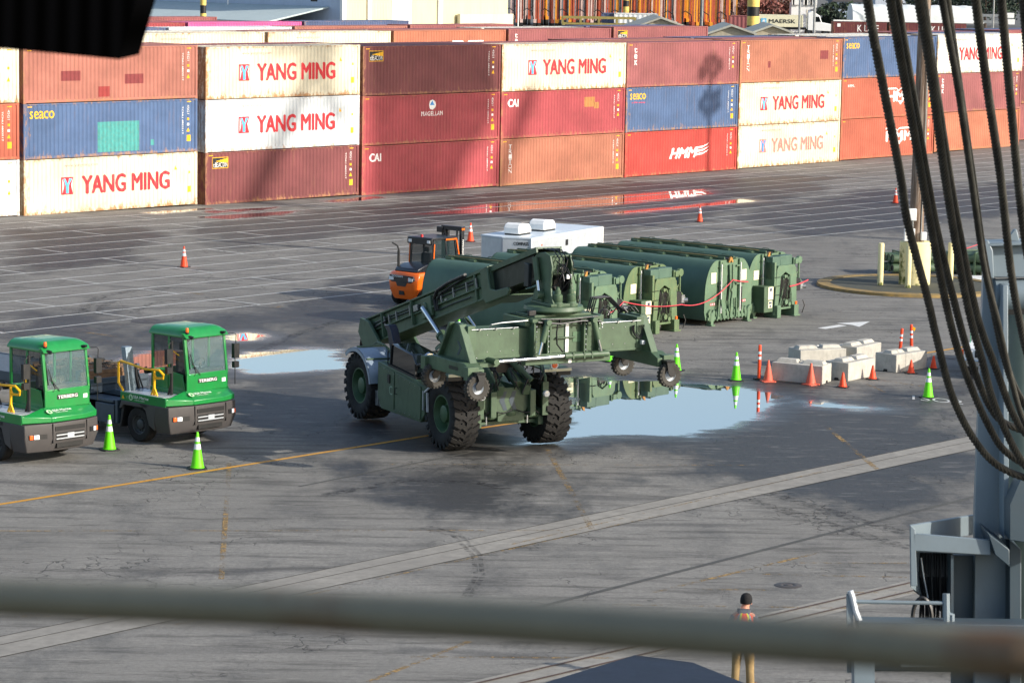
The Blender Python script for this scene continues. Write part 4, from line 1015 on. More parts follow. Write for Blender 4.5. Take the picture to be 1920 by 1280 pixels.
# ------------------------------------------------------------------ green terminal tractors
M_['tchas'] = paint('chassis_bluegrey', '#4a5660', .45, .2, .1, .25)
M_['rimdk'] = paint('dark_rim', '#4c4e50', .5, .4, .1, .4)
M_['seat'] = paint('seat_fabric', '#1b1d21', .8)
def tyre_wheel(parent, x, y, r, w, out, rimmat=None, hub=.1):
    m = MB(); c = (x, y, r)
    m.lathe([(r*.56, -w*.42), (r*.7, -w*.5), (r*.92, -w*.48), (r*.985, -w*.40), (r, -w*.2), (r, w*.2), (r*.985, w*.40), (r*.92, w*.48), (r*.7, w*.5), (r*.56, w*.42)], c, 'y', 40)
    for g in (-.2, 0, .2): m.lathe([(r*1.004, g*w-.012), (r*1.004, g*w+.012)], c, 'y', 40)
    k = MB(); o = out
    k.lathe([(r*.57, w*.42*o), (r*.53, w*.40*o), (r*.5, w*.2*o), (r*.42, w*.12*o), (r*.3, w*.12*o), (r*.28, w*.28*o), (r*.16, w*.34*o), (0, w*.34*o)], c, 'y', 28)
    k.lathe([(r*.57, -w*.42*o), (r*.5, -w*.2*o), (0, -w*.2*o)], c, 'y', 20)
    for i in range(10):
        a = 2*math.pi*i/10; p = Vector((x+r*.38*math.cos(a), y+w*.12*o, r+r*.38*math.sin(a))); k.cyl(p, p+Vector((0, .04*o, 0)), .02, n=6)
    wh = k.build('wheel', rimmat or M_['rimdk'], parent); m.build('tyre', M_['rubber'], wh); return wh
def make_tractor(label, loc, rz):
    t = thing('terminal_tractor', label, 'terminal tractor', loc, rz, 'green terminal tractors parked side by side')
    # bumper: faceted front
    plan = [(.02, -.42), (.02, .74), (-.16, 1.27), (-.75, 1.29), (-.75, -1.29), (-.18, -1.25)]
    low = [(-.08, -.42), (-.08, .70), (-.24, 1.18), (-.75, 1.2), (-.75, -1.2), (-.24, -1.12)]
    m = MB(); n = len(plan)
    m.add([(p[0], p[1], 1.14) for p in plan]+[(p[0]+.02, p[1], .72) for p in plan]+[(p[0], p[1], .36) for p in low],
          [tuple(range(n))]+[(i, (i+1) % n, n+(i+1) % n, n+i) for i in range(n)]+[(n+i, n+(i+1) % n, 2*n+(i+1) % n, 2*n+i) for i in range(n)]+[tuple(range(2*n, 3*n))[::-1]])
    for sg in (-1, 1): m.prism([(-.75, 1.14), (-.75, .42), (-1.0, .55), (-1.15, .95), (-1.5, 1.14)], *sorted((sg*1.27, sg*1.0))); m.prism([(-1.05, 1.02), (-1.05, 1.14), (-2.2, 1.14), (-2.3, .9), (-2.2, .9), (-2.1, 1.02)], *sorted((sg*1.27, sg*.85)))
    bp_ = m.build('bumper', M_['tgrey'], t, bevel=.02)
    m = MB(); m.box(-.10, .044, -.36, .66, .92, 1.04); m.box(-.10, .044, -.34, .64, .66, .87); m.box(-.1, .03, -.30, .60, .46, .58); m.build('grille', M_['black'], bp_)
    m = MB()
    for z in (.69, .79): m.box(.042, .052, -.33, .63, z, z+.03)
    m.box(.044, .054, .05, .28, .70, .84); m.build('number_plate', M_['alu'], bp_)
    m = MB(); 
    for y in (-.44, .73): m.box(-.06, .048, y-.008, y+.008, .60, 1.13)
    m.build('panel_gap', M_['black'], bp_)
    for sg, xx in ((-1, -.12), (1, -.10)):
        m = MB(); a = Vector((-.02, -.60, .80)) if sg < 0 else Vector((-.01, .86, .84)); b = Vector((-.15, -1.14, .80)) if sg < 0 else Vector((-.13, 1.22, .84))
        m.bar(a, b, .04, .13); m.build('lamp_recess', M_['black'], bp_)
        m = MB(); m.bar(a.lerp(b, .45)+Vector((.03, 0, 0)), a.lerp(b, .74)+Vector((.03, 0, 0)), .04, .12); m.build('headlight', M_['lamp'], bp_, bevel=.01)
        m = MB(); m.bar(a.lerp(b, .78)+Vector((.03, 0, 0)), a.lerp(b, .97)+Vector((.03, 0, 0)), .04, .12); m.build('indicator', M_['amber'], bp_, bevel=.01)
    # green deck
    m = MB()
    q_ = [(.0, -.45, 1.30), (.0, .72, 1.30), (-.17, 1.25, 1.32), (-.42, 1.25, 1.46), (-.42, -.45, 1.52)]
    m.add([(x, y, 1.16) for x, y, z in q_]+q_, [(0, 1, 2, 3, 4)[::-1], (5, 6, 7, 8, 9)]+[(i, (i+1) % 5, 5+(i+1) % 5, 5+i) for i in range(5)])
    m.add([(.0, -.45, 1.16), (-.42, -.45, 1.16), (-.28, -1.24, 1.16), (.0, -.45, 1.30), (-.42, -.45, 1.52), (-.30, -1.24, 1.36)], [(0, 2, 1), (3, 4, 5), (0, 3, 5, 2), (2, 5, 4, 1), (0, 1, 4, 3)])
    m.box(-2.25, -.28, -1.25, -.86, 1.16, 1.37); m.box(-2.25, -.42, -.9, -.38, 1.16, 1.33); m.box(-1.95, -.40, -.40, 1.24, 1.16, 1.5)
    m.box(-2.25, -.3, -1.26, -1.22, 1.13, 1.40)
    dk = m.build('deck', M_['terg'], t, bevel=.02)
    m = MB(); m.box(-2.2, -.5, -1.2, -.42, 1.375, 1.385); m.build('tread_plate', M_['alu'], dk)
    # cab
    X0, X1, Y0, Y1, Z0, Z1 = -1.95, -.40, -.36, 1.20, 1.40, 3.12
    m = MB(); G1 = M_['terg']
    m.box(X1-.06, X1, Y0, Y1, 1.40, 1.98); m.box(X0, X1, Y1-.05, Y1, 1.40, 1.90); m.box(X0, X0+.05, Y0, Y1, 1.40, 2.0); m.box(X0, -1.22, Y0, Y0+.05, 1.40, 2.02)
    m.prism([(-.46, 1.40), (-1.2, 1.40), (-1.2, 1.95), (-1.1, 2.0), (-.62, 1.95)], Y0, Y0+.05)
    m.bar((X1-.03, Y0+.04, 1.95), (X1-.16, Y0+.04, 3.0), .08, .10, (0, 1, 0)); m.bar((X1-.03, Y1-.04, 1.95), (X1-.16, Y1-.04, 3.0), .08, .08, (0, 1, 0))
    for yy in (Y0+.03, Y1-.03): m.bar((X0+.04, yy, 1.9), (X0+.04, yy, 3.05), .07, .08); m.bar((-1.2, yy, 1.9), (-1.2, yy, 3.05), .06, .07)
    m.bar((X1-.16, Y0, 3.02), (X1-.16, Y1, 3.02), .08, .10); m.bar((X0+.04, Y0, 3.04), (X0+.04, Y1, 3.04), .08, .10)
    for yy in (Y0+.03, Y1-.03): m.bar((X0, yy, 3.05), (X1-.16, yy, 3.05), .06, .10)
    cb = m.build('cab', G1, t, bevel=.015)
    m = MB(); nx_, ny_ = 14, 12; vs = []
    for i in range(nx_+1):
        for j in range(ny_+1):
            fx, fy = i/nx_, j/ny_; x = X0-.06 + (X1+.04-X0)*fx; y = Y0-.03+(Y1-Y0+.06)*fy
            ex = min(1, min(fx*1.2+.35, (1-fx))*4.5); ey = min(1, min(fy, 1-fy)*7); z = 3.08+.17*min(1, ex**.5)*min(1, ey**.5)+.04*fx
            if 3 <= i <= 9 and 2 < j < ny_-2: z += .025
            if i == nx_ : z = 3.0
            if i == nx_-1: z = min(z, 3.17)
            vs.append((x, y, z))
    fs = [(i*(ny_+1)+j, (i+1)*(ny_+1)+j, (i+1)*(ny_+1)+j+1, i*(ny_+1)+j+1) for i in range(nx_) for j in range(ny_)]
    b0 = len(vs); vs += [(v[0], v[1], 3.02) for v in vs[:b0]]
    rim = [j for j in range(ny_+1)]+[i*(ny_+1)+ny_ for i in range(1, nx_+1)]+[nx_*(ny_+1)+j for j in range(ny_-1, -1, -1)]+[i*(ny_+1) for i in range(nx_-1, 0, -1)]
    fs += [(rim[k], rim[(k+1) % len(rim)], b0+rim[(k+1) % len(rim)], b0+rim[k]) for k in range(len(rim))]
    m.add(vs, fs); m.build('roof', G1, cb, smooth=50)
    m = MB(); m.add([(X1-.02, Y0+.08, 1.98), (X1-.02, Y1-.08, 1.98), (X1-.14, Y1-.08, 2.98), (X1-.14, Y0+.08, 2.98)], [(0, 1, 2, 3)]); m.build('windscreen', M_['glass_clear'], cb, smooth=0)
    m = MB(); m.add([(-.52, Y0+.03, 2.0), (-1.17, Y0+.03, 2.0), (-1.17, Y0+.03, 3.0), (-.60, Y0+.03, 3.0)], [(0, 1, 2, 3)]); m.add([(-.50, Y0-.004, 1.48), (-1.14, Y0-.004, 1.48), (-1.14, Y0-.004, 1.92), (-.60, Y0-.004, 1.92)], [(0, 1, 2, 3)]) if 0 else None; m.build('side_window', M_['glass'], cb, smooth=0)
    m = MB(); m.add([(-1.24, Y0+.03, 2.04), (-1.88, Y0+.03, 2.04), (-1.88, Y0+.03, 3.0), (-1.24, Y0+.03, 3.0)], [(0, 1, 2, 3)]); m.build('side_window', M_['glass'], cb, smooth=0)
    m = MB(); m.add([(X0+.03, Y0+.1, 2.04), (X0+.03, Y1-.1, 2.04), (X0+.03, Y1-.1, 2.98), (X0+.03, Y0+.1, 2.98)], [(0, 1, 2, 3)]); m.build('rear_window', M_['glass'], cb, smooth=0)
    m = MB(); m.add([(-.48, Y1-.03, 1.95), (-1.88, Y1-.03, 1.95), (-1.88, Y1-.03, 3.0), (-.60, Y1-.03, 3.0)], [(0, 1, 2, 3)]); m.build('side_window', M_['glass'], cb, smooth=0)
    m = MB(); m.box(-1.5, -1.0, .25, .75, 1.75, 1.9); m.box(-1.6, -1.48, .25, .75, 1.85, 2.45); m.box(-1.58, -1.48, .36, .64, 2.5, 2.72); m.build('seat', M_['seat'], cb, bevel=.04)
    m = MB(); m.box(-.75, -.48, Y0+.1, Y1-.1, 1.7, 2.08); m.tube([(-.85+.05*math.cos(a), .5+.19*math.sin(a), 2.2+.15*math.cos(a)) for a in np.linspace(0, 2*math.pi, 20)], .015, 6); m.bar((-.8, .5, 1.9), (-.82, .5, 2.2), .05, .05); m.build('dashboard', M_['black'], cb, bevel=.03)
    m = MB(); m.tube([(X1+.02, -.1, 1.93), (X1-.02, .0, 2.0), (X1-.03, -.22, 2.55)], .013, 5); m.tube([(X1+.03, .12, 1.93), (X1-.01, -.16, 2.28)], .012, 5); m.bar((X1-.0, -.25, 2.12), (X1-.10, -.27, 2.75), .02, .03); m.build('wiper', M_['black'], cb)
    m = MB(); m.box(X1, X1+.012, .05, .78, 1.70, 1.82); lp = m.build('name_plate', M_['black'], cb)
    lettering('TERBERG', M_['white'], lp, (X1+.015, .415, 1.76), (0, 1, 0), (0, 0, 1), w=.68, h=.085, bold=.02)
    m = MB(); m.box(X1, X1+.01, .96, 1.10, 1.66, 1.77); m.build('number_sticker', M_['white'], cb)
    m = MB(); m.cyl((X1-.12, -.26, 3.13), (X1-.12, -.26, 3.17), .06); m.m = 1; m.lathe([(.045, 3.17), (.05, 3.25), (.04, 3.29), (0, 3.30)], (X1-.12, -.26, 0), 'z', 14); m.build('beacon', [M_['black'], M_['amber']], cb)
    m = MB(); m.bar((X1-.08, -.22, 3.04), (X1+.02, -.16, 3.0), .12, .08); m.bar((X1-.08, 1.0, 3.08), (X1+.03, 1.05, 3.08), .12, .06); m.build('work_lamp', M_['black'], cb)
    for sg, (yy, mx) in ((-1, (-.88, -.62)), (1, (1.38, -.30))):
        m = MB(); m.box(mx-.04, mx+.08, yy-.10, yy+.10, 2.32, 2.74); m.box(mx-.04, mx+.08, yy-.09, yy+.09, 2.04, 2.22)
        if sg > 0: m.tube([(X1-.1, 1.18, 3.02), (mx, 1.36, 3.03), (mx+.02, yy+.02, 2.98), (mx, yy, 2.3), (mx, yy, 1.55)], .014, 6)
        else: m.tube([(X1-.5, Y0, 2.86), (mx, yy+.08, 2.9), (mx, yy, 2.84), (mx, yy, 2.05)], .014, 6)
        m.build('wing_mirror', M_['black'], t, bevel=.03)
    # emblems on the deck
    for org, xd, yd, w in (((-.15, .0, 1.43), (0, 1, 0), (-.42, 0, .22), .60), ((-1.35, -1.262, 1.27), (1, 0, 0), (0, 0, 1), .62)):
        X = Vector(xd).normalized(); Yv = Vector(yd).normalized(); N = X.cross(Yv); O = Vector(org)+N*.012
        m = MB(); m.add([O - X*.42 + X*(.09*math.cos(a)) + Yv*(.09*math.sin(a)) for a in np.linspace(0, 2*math.pi, 17)[:-1]], [tuple(range(16))]); m.build('emblem', paint('emblem_pale', '#bfe0b4', .5), dk, smooth=0)
        m = MB(); O2 = O+N*.003; m.add([O2 - X*.42 + Yv*.07, O2 - X*.47 - Yv*.05, O2 - X*.37 - Yv*.05], [(0, 1, 2)]); m.build('emblem', M_['terg'], dk, smooth=0)
        lettering('SSA Marine', M_['white'], dk, O + X*.02 + Yv*.03, X, Yv, w=w*1.05, h=.085, bold=.02); lettering('a Carrix company', M_['white'], dk, O - X*.04 - Yv*.06, X, Yv, w=w*.7, h=.05)
    m = MB(); m.add([(-2.17, -1.272, 1.2), (-2.05, -1.272, 1.2), (-2.11, -1.272, 1.31)], [(0, 1, 2)]); m.build('warning_sticker', M_['yellow'], dk, smooth=0)
    lettering('YT223', paint('pale_grey_letters', '#9aa79c', .5), dk, (-1.86, -1.272, 1.25), (1, 0, 0), (0, 0, 1), w=.26, h=.07)
    # hand rails
    m = MB()
    m.tube([(-2.2, -1.18, 1.4), (-2.42, -1.18, 1.62), (-2.42, -1.18, 2.2), (-2.32, -1.18, 2.25), (-1.3, -1.15, 2.12), (-.75, -1.1, 2.14), (-.62, -1.05, 2.02), (-.70, -1.0, 1.9), (-1.0, -1.0, 1.88), (-1.05, -1.0, 1.95)], .035, 8); m.tube([(-1.05, -1.02, 1.37), (-1.05, -1.02, 2.12)], .038, 8); m.bar((-1.18, -1.02, 1.38), (-1.05, -1.02, 1.62), .04, .04); m.bar((-.92, -1.02, 1.38), (-1.05, -1.02, 1.62), .04, .04)
    m.build('hand_rail', M_['yellow'], t)
    m = MB(); m.tube([(-2.0, .9, 1.7), (-2.05, .95, 3.0), (-2.0, .8, 3.05)], .025, 6); m.build('rear_grab_rail', M_['yellow'], t)
    m = MB(); m.tube([(-.72, -.66, 1.4), (-.72, -.66, 1.9), (-.72, -.66, 2.94)], .045, 10); m.bar((-.86, -.66, 1.38), (-.72, -.66, 1.75), .05, .05); m.build('snorkel_pipe', M_['black'], t)
    m = MB(); m.tube([(-1.2, Y0-.02, 1.9), (-1.2, Y0-.04, 2.5), (-1.0, Y0-.04, 2.62), (-.7, Y0-.04, 2.5)], .018, 6); m.build('door_rail', M_['yellow'], t)
    # chassis behind
    m = MB(); m.box(-5.0, -1.9, -.55, -.35, .70, 1.0); m.box(-5.0, -1.9, .35, .55, .70, 1.0); m.box(-2.6, -1.7, -.9, 1.0, .9, 1.12); m.box(-4.2, -2.5, -.6, .6, 1.0, 1.06); m.prism([(-2.7, 1.06), (-4.9, 1.06), (-4.9, .98), (-2.7, .98)], -1.15, 1.15); m.prism([(-3.0, 1.06), (-3.0, 1.22), (-3.5, 1.22), (-4.1, 1.06)], -.45, .45)
    m.box(-2.55, -2.45, -1.2, -.6, .42, 1.1); m.box(-3.4, -2.6, -1.22, -.7, .40, .95); ch = m.build('chassis', M_['tchas'], t, bevel=.012)
    m = MB(); m.prism([(-2.32, 1.35), (-2.16, 1.35), (-2.35, 2.62), (-2.55, 2.62)], -.98, -.72); m.build('access_plate', paint('perforated_steel', '#8796a0', .4, .5, .2, .3, 12), t, bevel=.01)
    m = MB(); m.tube([(-2.2, -.6, 1.4), (-2.28, -.62, 1.7), (-2.35, -.6, 2.05)], .05); m.tube([(-2.2, -.45, 1.4), (-2.4, -.5, 1.9), (-2.2, -.3, 2.0)], .025); m.cyl((-2.15, -.4, 1.9), (-2.15, -.1, 1.9), .08); m.build('air_hoses', M_['hose'], t)
    m = MB(); m.prism([(-2.32, .35), (-2.26, .35), (-2.1, 1.05), (-2.2, 1.05)], -1.22, -.75); m.build('mud_flap', M_['black'], t)
    for x in (-1.55,):
        for y, o in ((-1.02, -1), (1.02, 1)): tyre_wheel(t, x, y, .50, .34, o)
    for y, o in ((-.92, -1), (.92, 1)): tyre_wheel(t, -4.3, y, .50, .56, o)
    return t
make_tractor('green terminal tractor between two lime cones, nearer the big container handler', (-8.66, 80.15, 0), R(-42))
make_tractor('green terminal tractor cut off by the left frame edge', (-12.12, 76.70, 0), R(-42))
# flatbed with dunnage behind the right-hand tractor
def flatbed(label, loc, rz):
    t = thing('flatbed_trailer', label, 'flatbed trailer', loc, rz, 'flatbed trailers behind the tractors')
    m = MB(); m.box(-9.5, 0, -1.22, 1.22, 1.28, 1.36); m.box(-9.5, 0, -1.24, -1.14, 1.10, 1.38); m.box(-9.5, 0, 1.14, 1.24, 1.10, 1.38); m.box(-9.4, -.3, -.5, -.36, .85, 1.28); m.box(-9.4, -.3, .36, .5, .85, 1.28); m.box(-.1, 0, -1.22, 1.22, 1.1, 1.5)
    m.build('deck', M_['tchas'], t, bevel=.01)
    m = MB(); 
    for i, yy in enumerate((-1.12, 1.12)): 
        for x in (-.4, -2.6, -4.8): m.box(x-.05, x+.05, yy-.05, yy+.05, 1.1, 1.75)
    m.build('stake', M_['tchas'], t)
    for x in (-8.6, -7.3):
        for y, o in ((-.92, -1), (.92, 1)): tyre_wheel(t, x, y, .50, .5, o)
    m = MB(); m.box(-1.2, -1.0, -.6, -.45, 0, .85); m.box(-1.2, -1.0, .45, .6, 0, .85); m.build('landing_leg', M_['tchas'], t)
    return t
def on_tr(front, back, side=0):
    d = Vector((math.cos(R(-42)), math.sin(R(-42)), 0)); l = Vector((-d.y, d.x, 0)); return front + d*(-back) + l*side
F2 = Vector((-8.66, 80.15, 0)); F1 = Vector((-12.12, 76.70, 0))
flatbed('steel flatbed loaded with timber and chains behind the right green tractor', on_tr(F2, 3.9), R(-42))
wood = paint('dunnage_timber', '#7d5f43', .8, 0, .25, .4, 5, '#3a2c20')
rr = random.Random(4); bs = on_tr(F2, 3.9)
for i in range(5):
    g = thing('timber_beam', ['rough brown timber beam at the front edge of the loaded flatbed', 'rough timber beam second from the front on the loaded flatbed', 'timber beam third from the front on the loaded flatbed', 'timber beam fourth from the front under the chain heap', 'rearmost timber beam on the loaded flatbed'][i], 'timber', on_tr(F2, 4.4+i*.55)+Vector((0, 0, 1.37)), R(-42+rr.uniform(-1, 1)), 'timbers on the flatbed')
    m = MB(); m.box(-.22, .22, -1.15, 1.05, 0, .2); m.box(-.2, .2, -1.05, 1.1, .205, .33); m.build('beam', wood, g, bevel=.01)
for nm, lb, b_, s_, n_ in (('chain_heap', 'rusty lashing chain heaped on the timber behind the tractor', 5.6, -.3, 46), ('chain_heap', 'lashing chain lying across the front timbers', 4.7, .3, 24)):
    m = MB(); p = Vector((0, 0, .03))
    for i in range(n_):
        a = rr.uniform(0, 6.28); c = Vector((rr.gauss(0, .28), rr.gauss(0, .34), rr.uniform(.02, .14)))
        m.tube([c+Vector((.05*math.cos(q)*math.cos(a)-.025*math.sin(q)*math.sin(a), .05*math.cos(q)*math.sin(a)+.025*math.sin(q)*math.cos(a), .02*math.sin(q+a))) for q in np.linspace(0, 2*math.pi, 9)], .012, 5)
    m.cyl((-.5, -.2, .08), (.5, .25, .1), .035); o = m.build(nm, paint('chain_steel', '#55524a', .5, .6, .2, .5, 6, '#6a4a2c'), loc=on_tr(F2, b_, s_)+Vector((0, 0, 1.70))); tag(o, lb, 'chain', 'lashing chains')
# ------------------------------------------------------------------ orange forklift
FK = G(752, 574); FK.z = 0
fk = thing('forklift', 'orange and black diesel forklift with enclosed cab beside the white trailer', 'forklift', FK, R(50))
M_['fkor'] = paint('forklift_orange', '#f06a10', .3, 0, .05, .06, coat=.5); M_['fkbk'] = paint('forklift_black', '#1d2026', .3, 0, .08, .1, coat=.4)
for x, y, r, w, o in ((.62, -.62, .40, .28, -1), (.62, .62, .40, .28, 1), (2.75, -.66, .46, .34, -1), (2.75, .66, .46, .34, 1)): tyre_wheel(fk, x, y, r, w, o)
m = MB()
rows = [(.28, .10, .58, .9), (.62, .02, .74, .95), (1.02, .0, .80, 1.3), (1.22, .04, .80, 1.9), (1.36, .12, .74, 1.95)]
vs = []; 
for z, xb, hw, xf in rows: vs += [(xb+.12, -hw, z), (xb, -hw*.72, z), (xb, hw*.72, z), (xb+.12, hw, z), (xf, hw, z), (xf, -hw, z)]
fs = [tuple(range(6))[::-1], tuple(range(24, 30))]
for k in range(4):
    for i in range(6): fs.append((k*6+i, k*6+(i+1) % 6, (k+1)*6+(i+1) % 6, (k+1)*6+i))
m.add(vs, fs); cw = m.build('counterweight', M_['fkor'], fk, bevel=.03)
m = MB(); m.prism([(-.62, 1.24), (-.70, 1.08), (-.52, .96), (.52, .96), (.70, 1.08), (.62, 1.24)], -.02, .06, 'yz'); m.prism([(-.3, .96), (-.22, .80), (.22, .80), (.3, .96)], -.01, .05, 'yz'); m.build('rear_grille', M_['fkbk'], cw, bevel=.01)
lettering('DOOSAN', M_['white'], cw, (-.026, .2, 1.20), (0, -1, 0), (0, 0, 1), w=.58, h=.075, bold=.03)
for y in (-.52, .52): m = MB(); m.prism([(y-.12, 1.14), (y-.12, 1.04), (y+.12, 1.02), (y+.12, 1.18)], -.04, -.02, 'yz'); m.build('tail_lamp', M_['lamp'], cw)
m = MB(); m.box(-.03, -.02, -.42, -.36, 1.03, 1.15); m.build('brake_lamp', M_['redp'], cw)
m = MB(); m.box(.0, .06, -.13, .13, .46, .62); m.build('tow_pocket', M_['black'], cw)
m = MB(); m.prism([(.25, 1.36), (.3, 1.50), (.8, 1.66), (1.55, 1.66), (1.55, 1.0), (1.3, 1.0), (1.2, 1.36)], -.62, .62); m.build('engine_hood', M_['fkbk'], fk, bevel=.04)
m = MB(); m.box(1.1, 2.75, -.68, .68, .5, 1.0); m.box(2.2, 2.9, -.55, .55, .9, 1.25); m.box(1.5, 2.8, -.74, .74, .5, .62); m.prism([(2.3, .9), (2.35, 1.05), (3.1, 1.05), (3.2, .8), (3.1, .95), (2.4, .95)], -.86, -.5); m.prism([(2.3, .9), (2.35, 1.05), (3.1, 1.05), (3.2, .8), (3.1, .95), (2.4, .95)], .5, .86); m.build('frame', M_['fkbk'], fk, bevel=.02)
m = MB()
for y in (-.60, .60):
    m.bar((1.2, y, 1.5), (1.25, y, 2.62), .07, .07); m.bar((2.1, y, 1.1), (1.95, y, 2.62), .06, .08); m.bar((2.75, y, 1.2), (2.5, y, 2.62), .07, .07)
m.box(1.10, 2.6, -.66, .66, 2.60, 2.70); m.box(1.05, 1.15, -.66, .66, 2.42, 2.68); cab = m.build('cab_frame', M_['fkbk'], fk, bevel=.015)
m = MB()
for y in (-.66, .66): m.bar((1.18, y, 1.65), (1.22, y, 2.45), .025, .05); m.bar((1.9, y, 2.60), (2.55, y, 2.60), .03, .06); m.bar((2.55, y, 2.6), (2.80, y, 1.6), .03, .05)
m.build('orange_trim', M_['fkor'], cab)
m = MB(); m.add([(1.2, -.56, 1.62), (1.2, .56, 1.62), (1.24, .56, 2.45), (1.24, -.56, 2.45)], [(0, 1, 2, 3)]); m.build('rear_window', M_['glass'], cab, smooth=0)
for y in (-.60, .60): m = MB(); m.add([(1.28, y, 1.4), (2.68, y, 1.3), (2.45, y, 2.58), (1.3, y, 2.58)], [(0, 1, 2, 3)]); m.build('side_window', M_['glass'], cab, smooth=0)
m = MB(); m.add([(2.7, -.56, 1.3), (2.7, .56, 1.3), (2.48, .56, 2.58), (2.48, -.56, 2.58)], [(0, 1, 2, 3)]); m.build('windscreen', M_['glass'], cab, smooth=0)
m = MB(); m.box(1.5, 1.95, -.25, .25, 1.3, 1.5); m.box(1.42, 1.55, -.25, .25, 1.45, 2.05); m.box(1.44, 1.53, -.13, .13, 2.08, 2.28); m.build('seat', M_['seat'], cab, bevel=.04)
m = MB(); m.tube([(2.3+.06*math.sin(a), .2*math.cos(a), 1.75+.12*math.sin(a)) for a in np.linspace(0, 2*math.pi, 16)], .014, 5); m.bar((2.45, 0, 1.3), (2.3, 0, 1.75), .05, .05); m.build('steering_wheel', M_['black'], cab)
for y in (-.5, .5): m = MB(); m.box(1.02, 1.06, y-.08, y+.08, 2.48, 2.60); m.build('work_lamp', M_['lamp'], cab, bevel=.01)
m = MB(); m.lathe([(.0, 2.80), (.05, 2.79), (.06, 2.70)], (1.3, .1, 0), 'z', 12); m.build('beacon', M_['redp'], cab)
m = MB(); m.tube([(.5, .62, 1.36), (.5, .62, 2.2), (.46, .66, 2.36), (.3, .8, 2.48)], .035, 8); m.tube([(.5, .62, 1.5), (.5, .62, 2.15)], .055, 8); m.build('exhaust_stack', M_['black'], fk)
m = MB()
for y in (-.48, .48): m.box(3.0, 3.16, y-.07, y+.07, .1, 3.02); m.box(3.16, 3.28, y*.82-.05, y*.82+.05, .1, 2.95); m.cyl((2.95, y*.7, .4), (2.95, y*.7, 2.9), .04)
m.box(2.98, 3.2, -.56, .56, 2.86, 3.04); m.box(3.0, 3.25, -.5, .5, 1.2, 1.3); m.box(3.0, 3.25, -.5, .5, .3, .45); m.box(2.92, 3.1, .45, .75, 2.75, 2.98); ms = m.build('mast', M_['fkbk'], fk, bevel=.01)
m = MB(); m.box(2.99, 3.17, -.562, -.556, 2.9, 2.98); m.build('orange_sticker', M_['fkor'], ms)
lettering('DOOSAN', M_['white'], ms, (3.08, -.556, 2.2), (0, 0, 1), (-1, 0, 0), w=.62, h=.09, bold=.02)
m = MB()
for y in (-.4, .4): m.box(3.3, 3.36, y-.06, y+.06, .06, .8); m.box(3.36, 4.5, y-.06, y+.06, .06, .10)
m.box(3.28, 3.32, -.6, .6, .3, .4); m.box(3.28, 3.32, -.6, .6, .7, .8); m.build('fork', M_['steel'], fk)
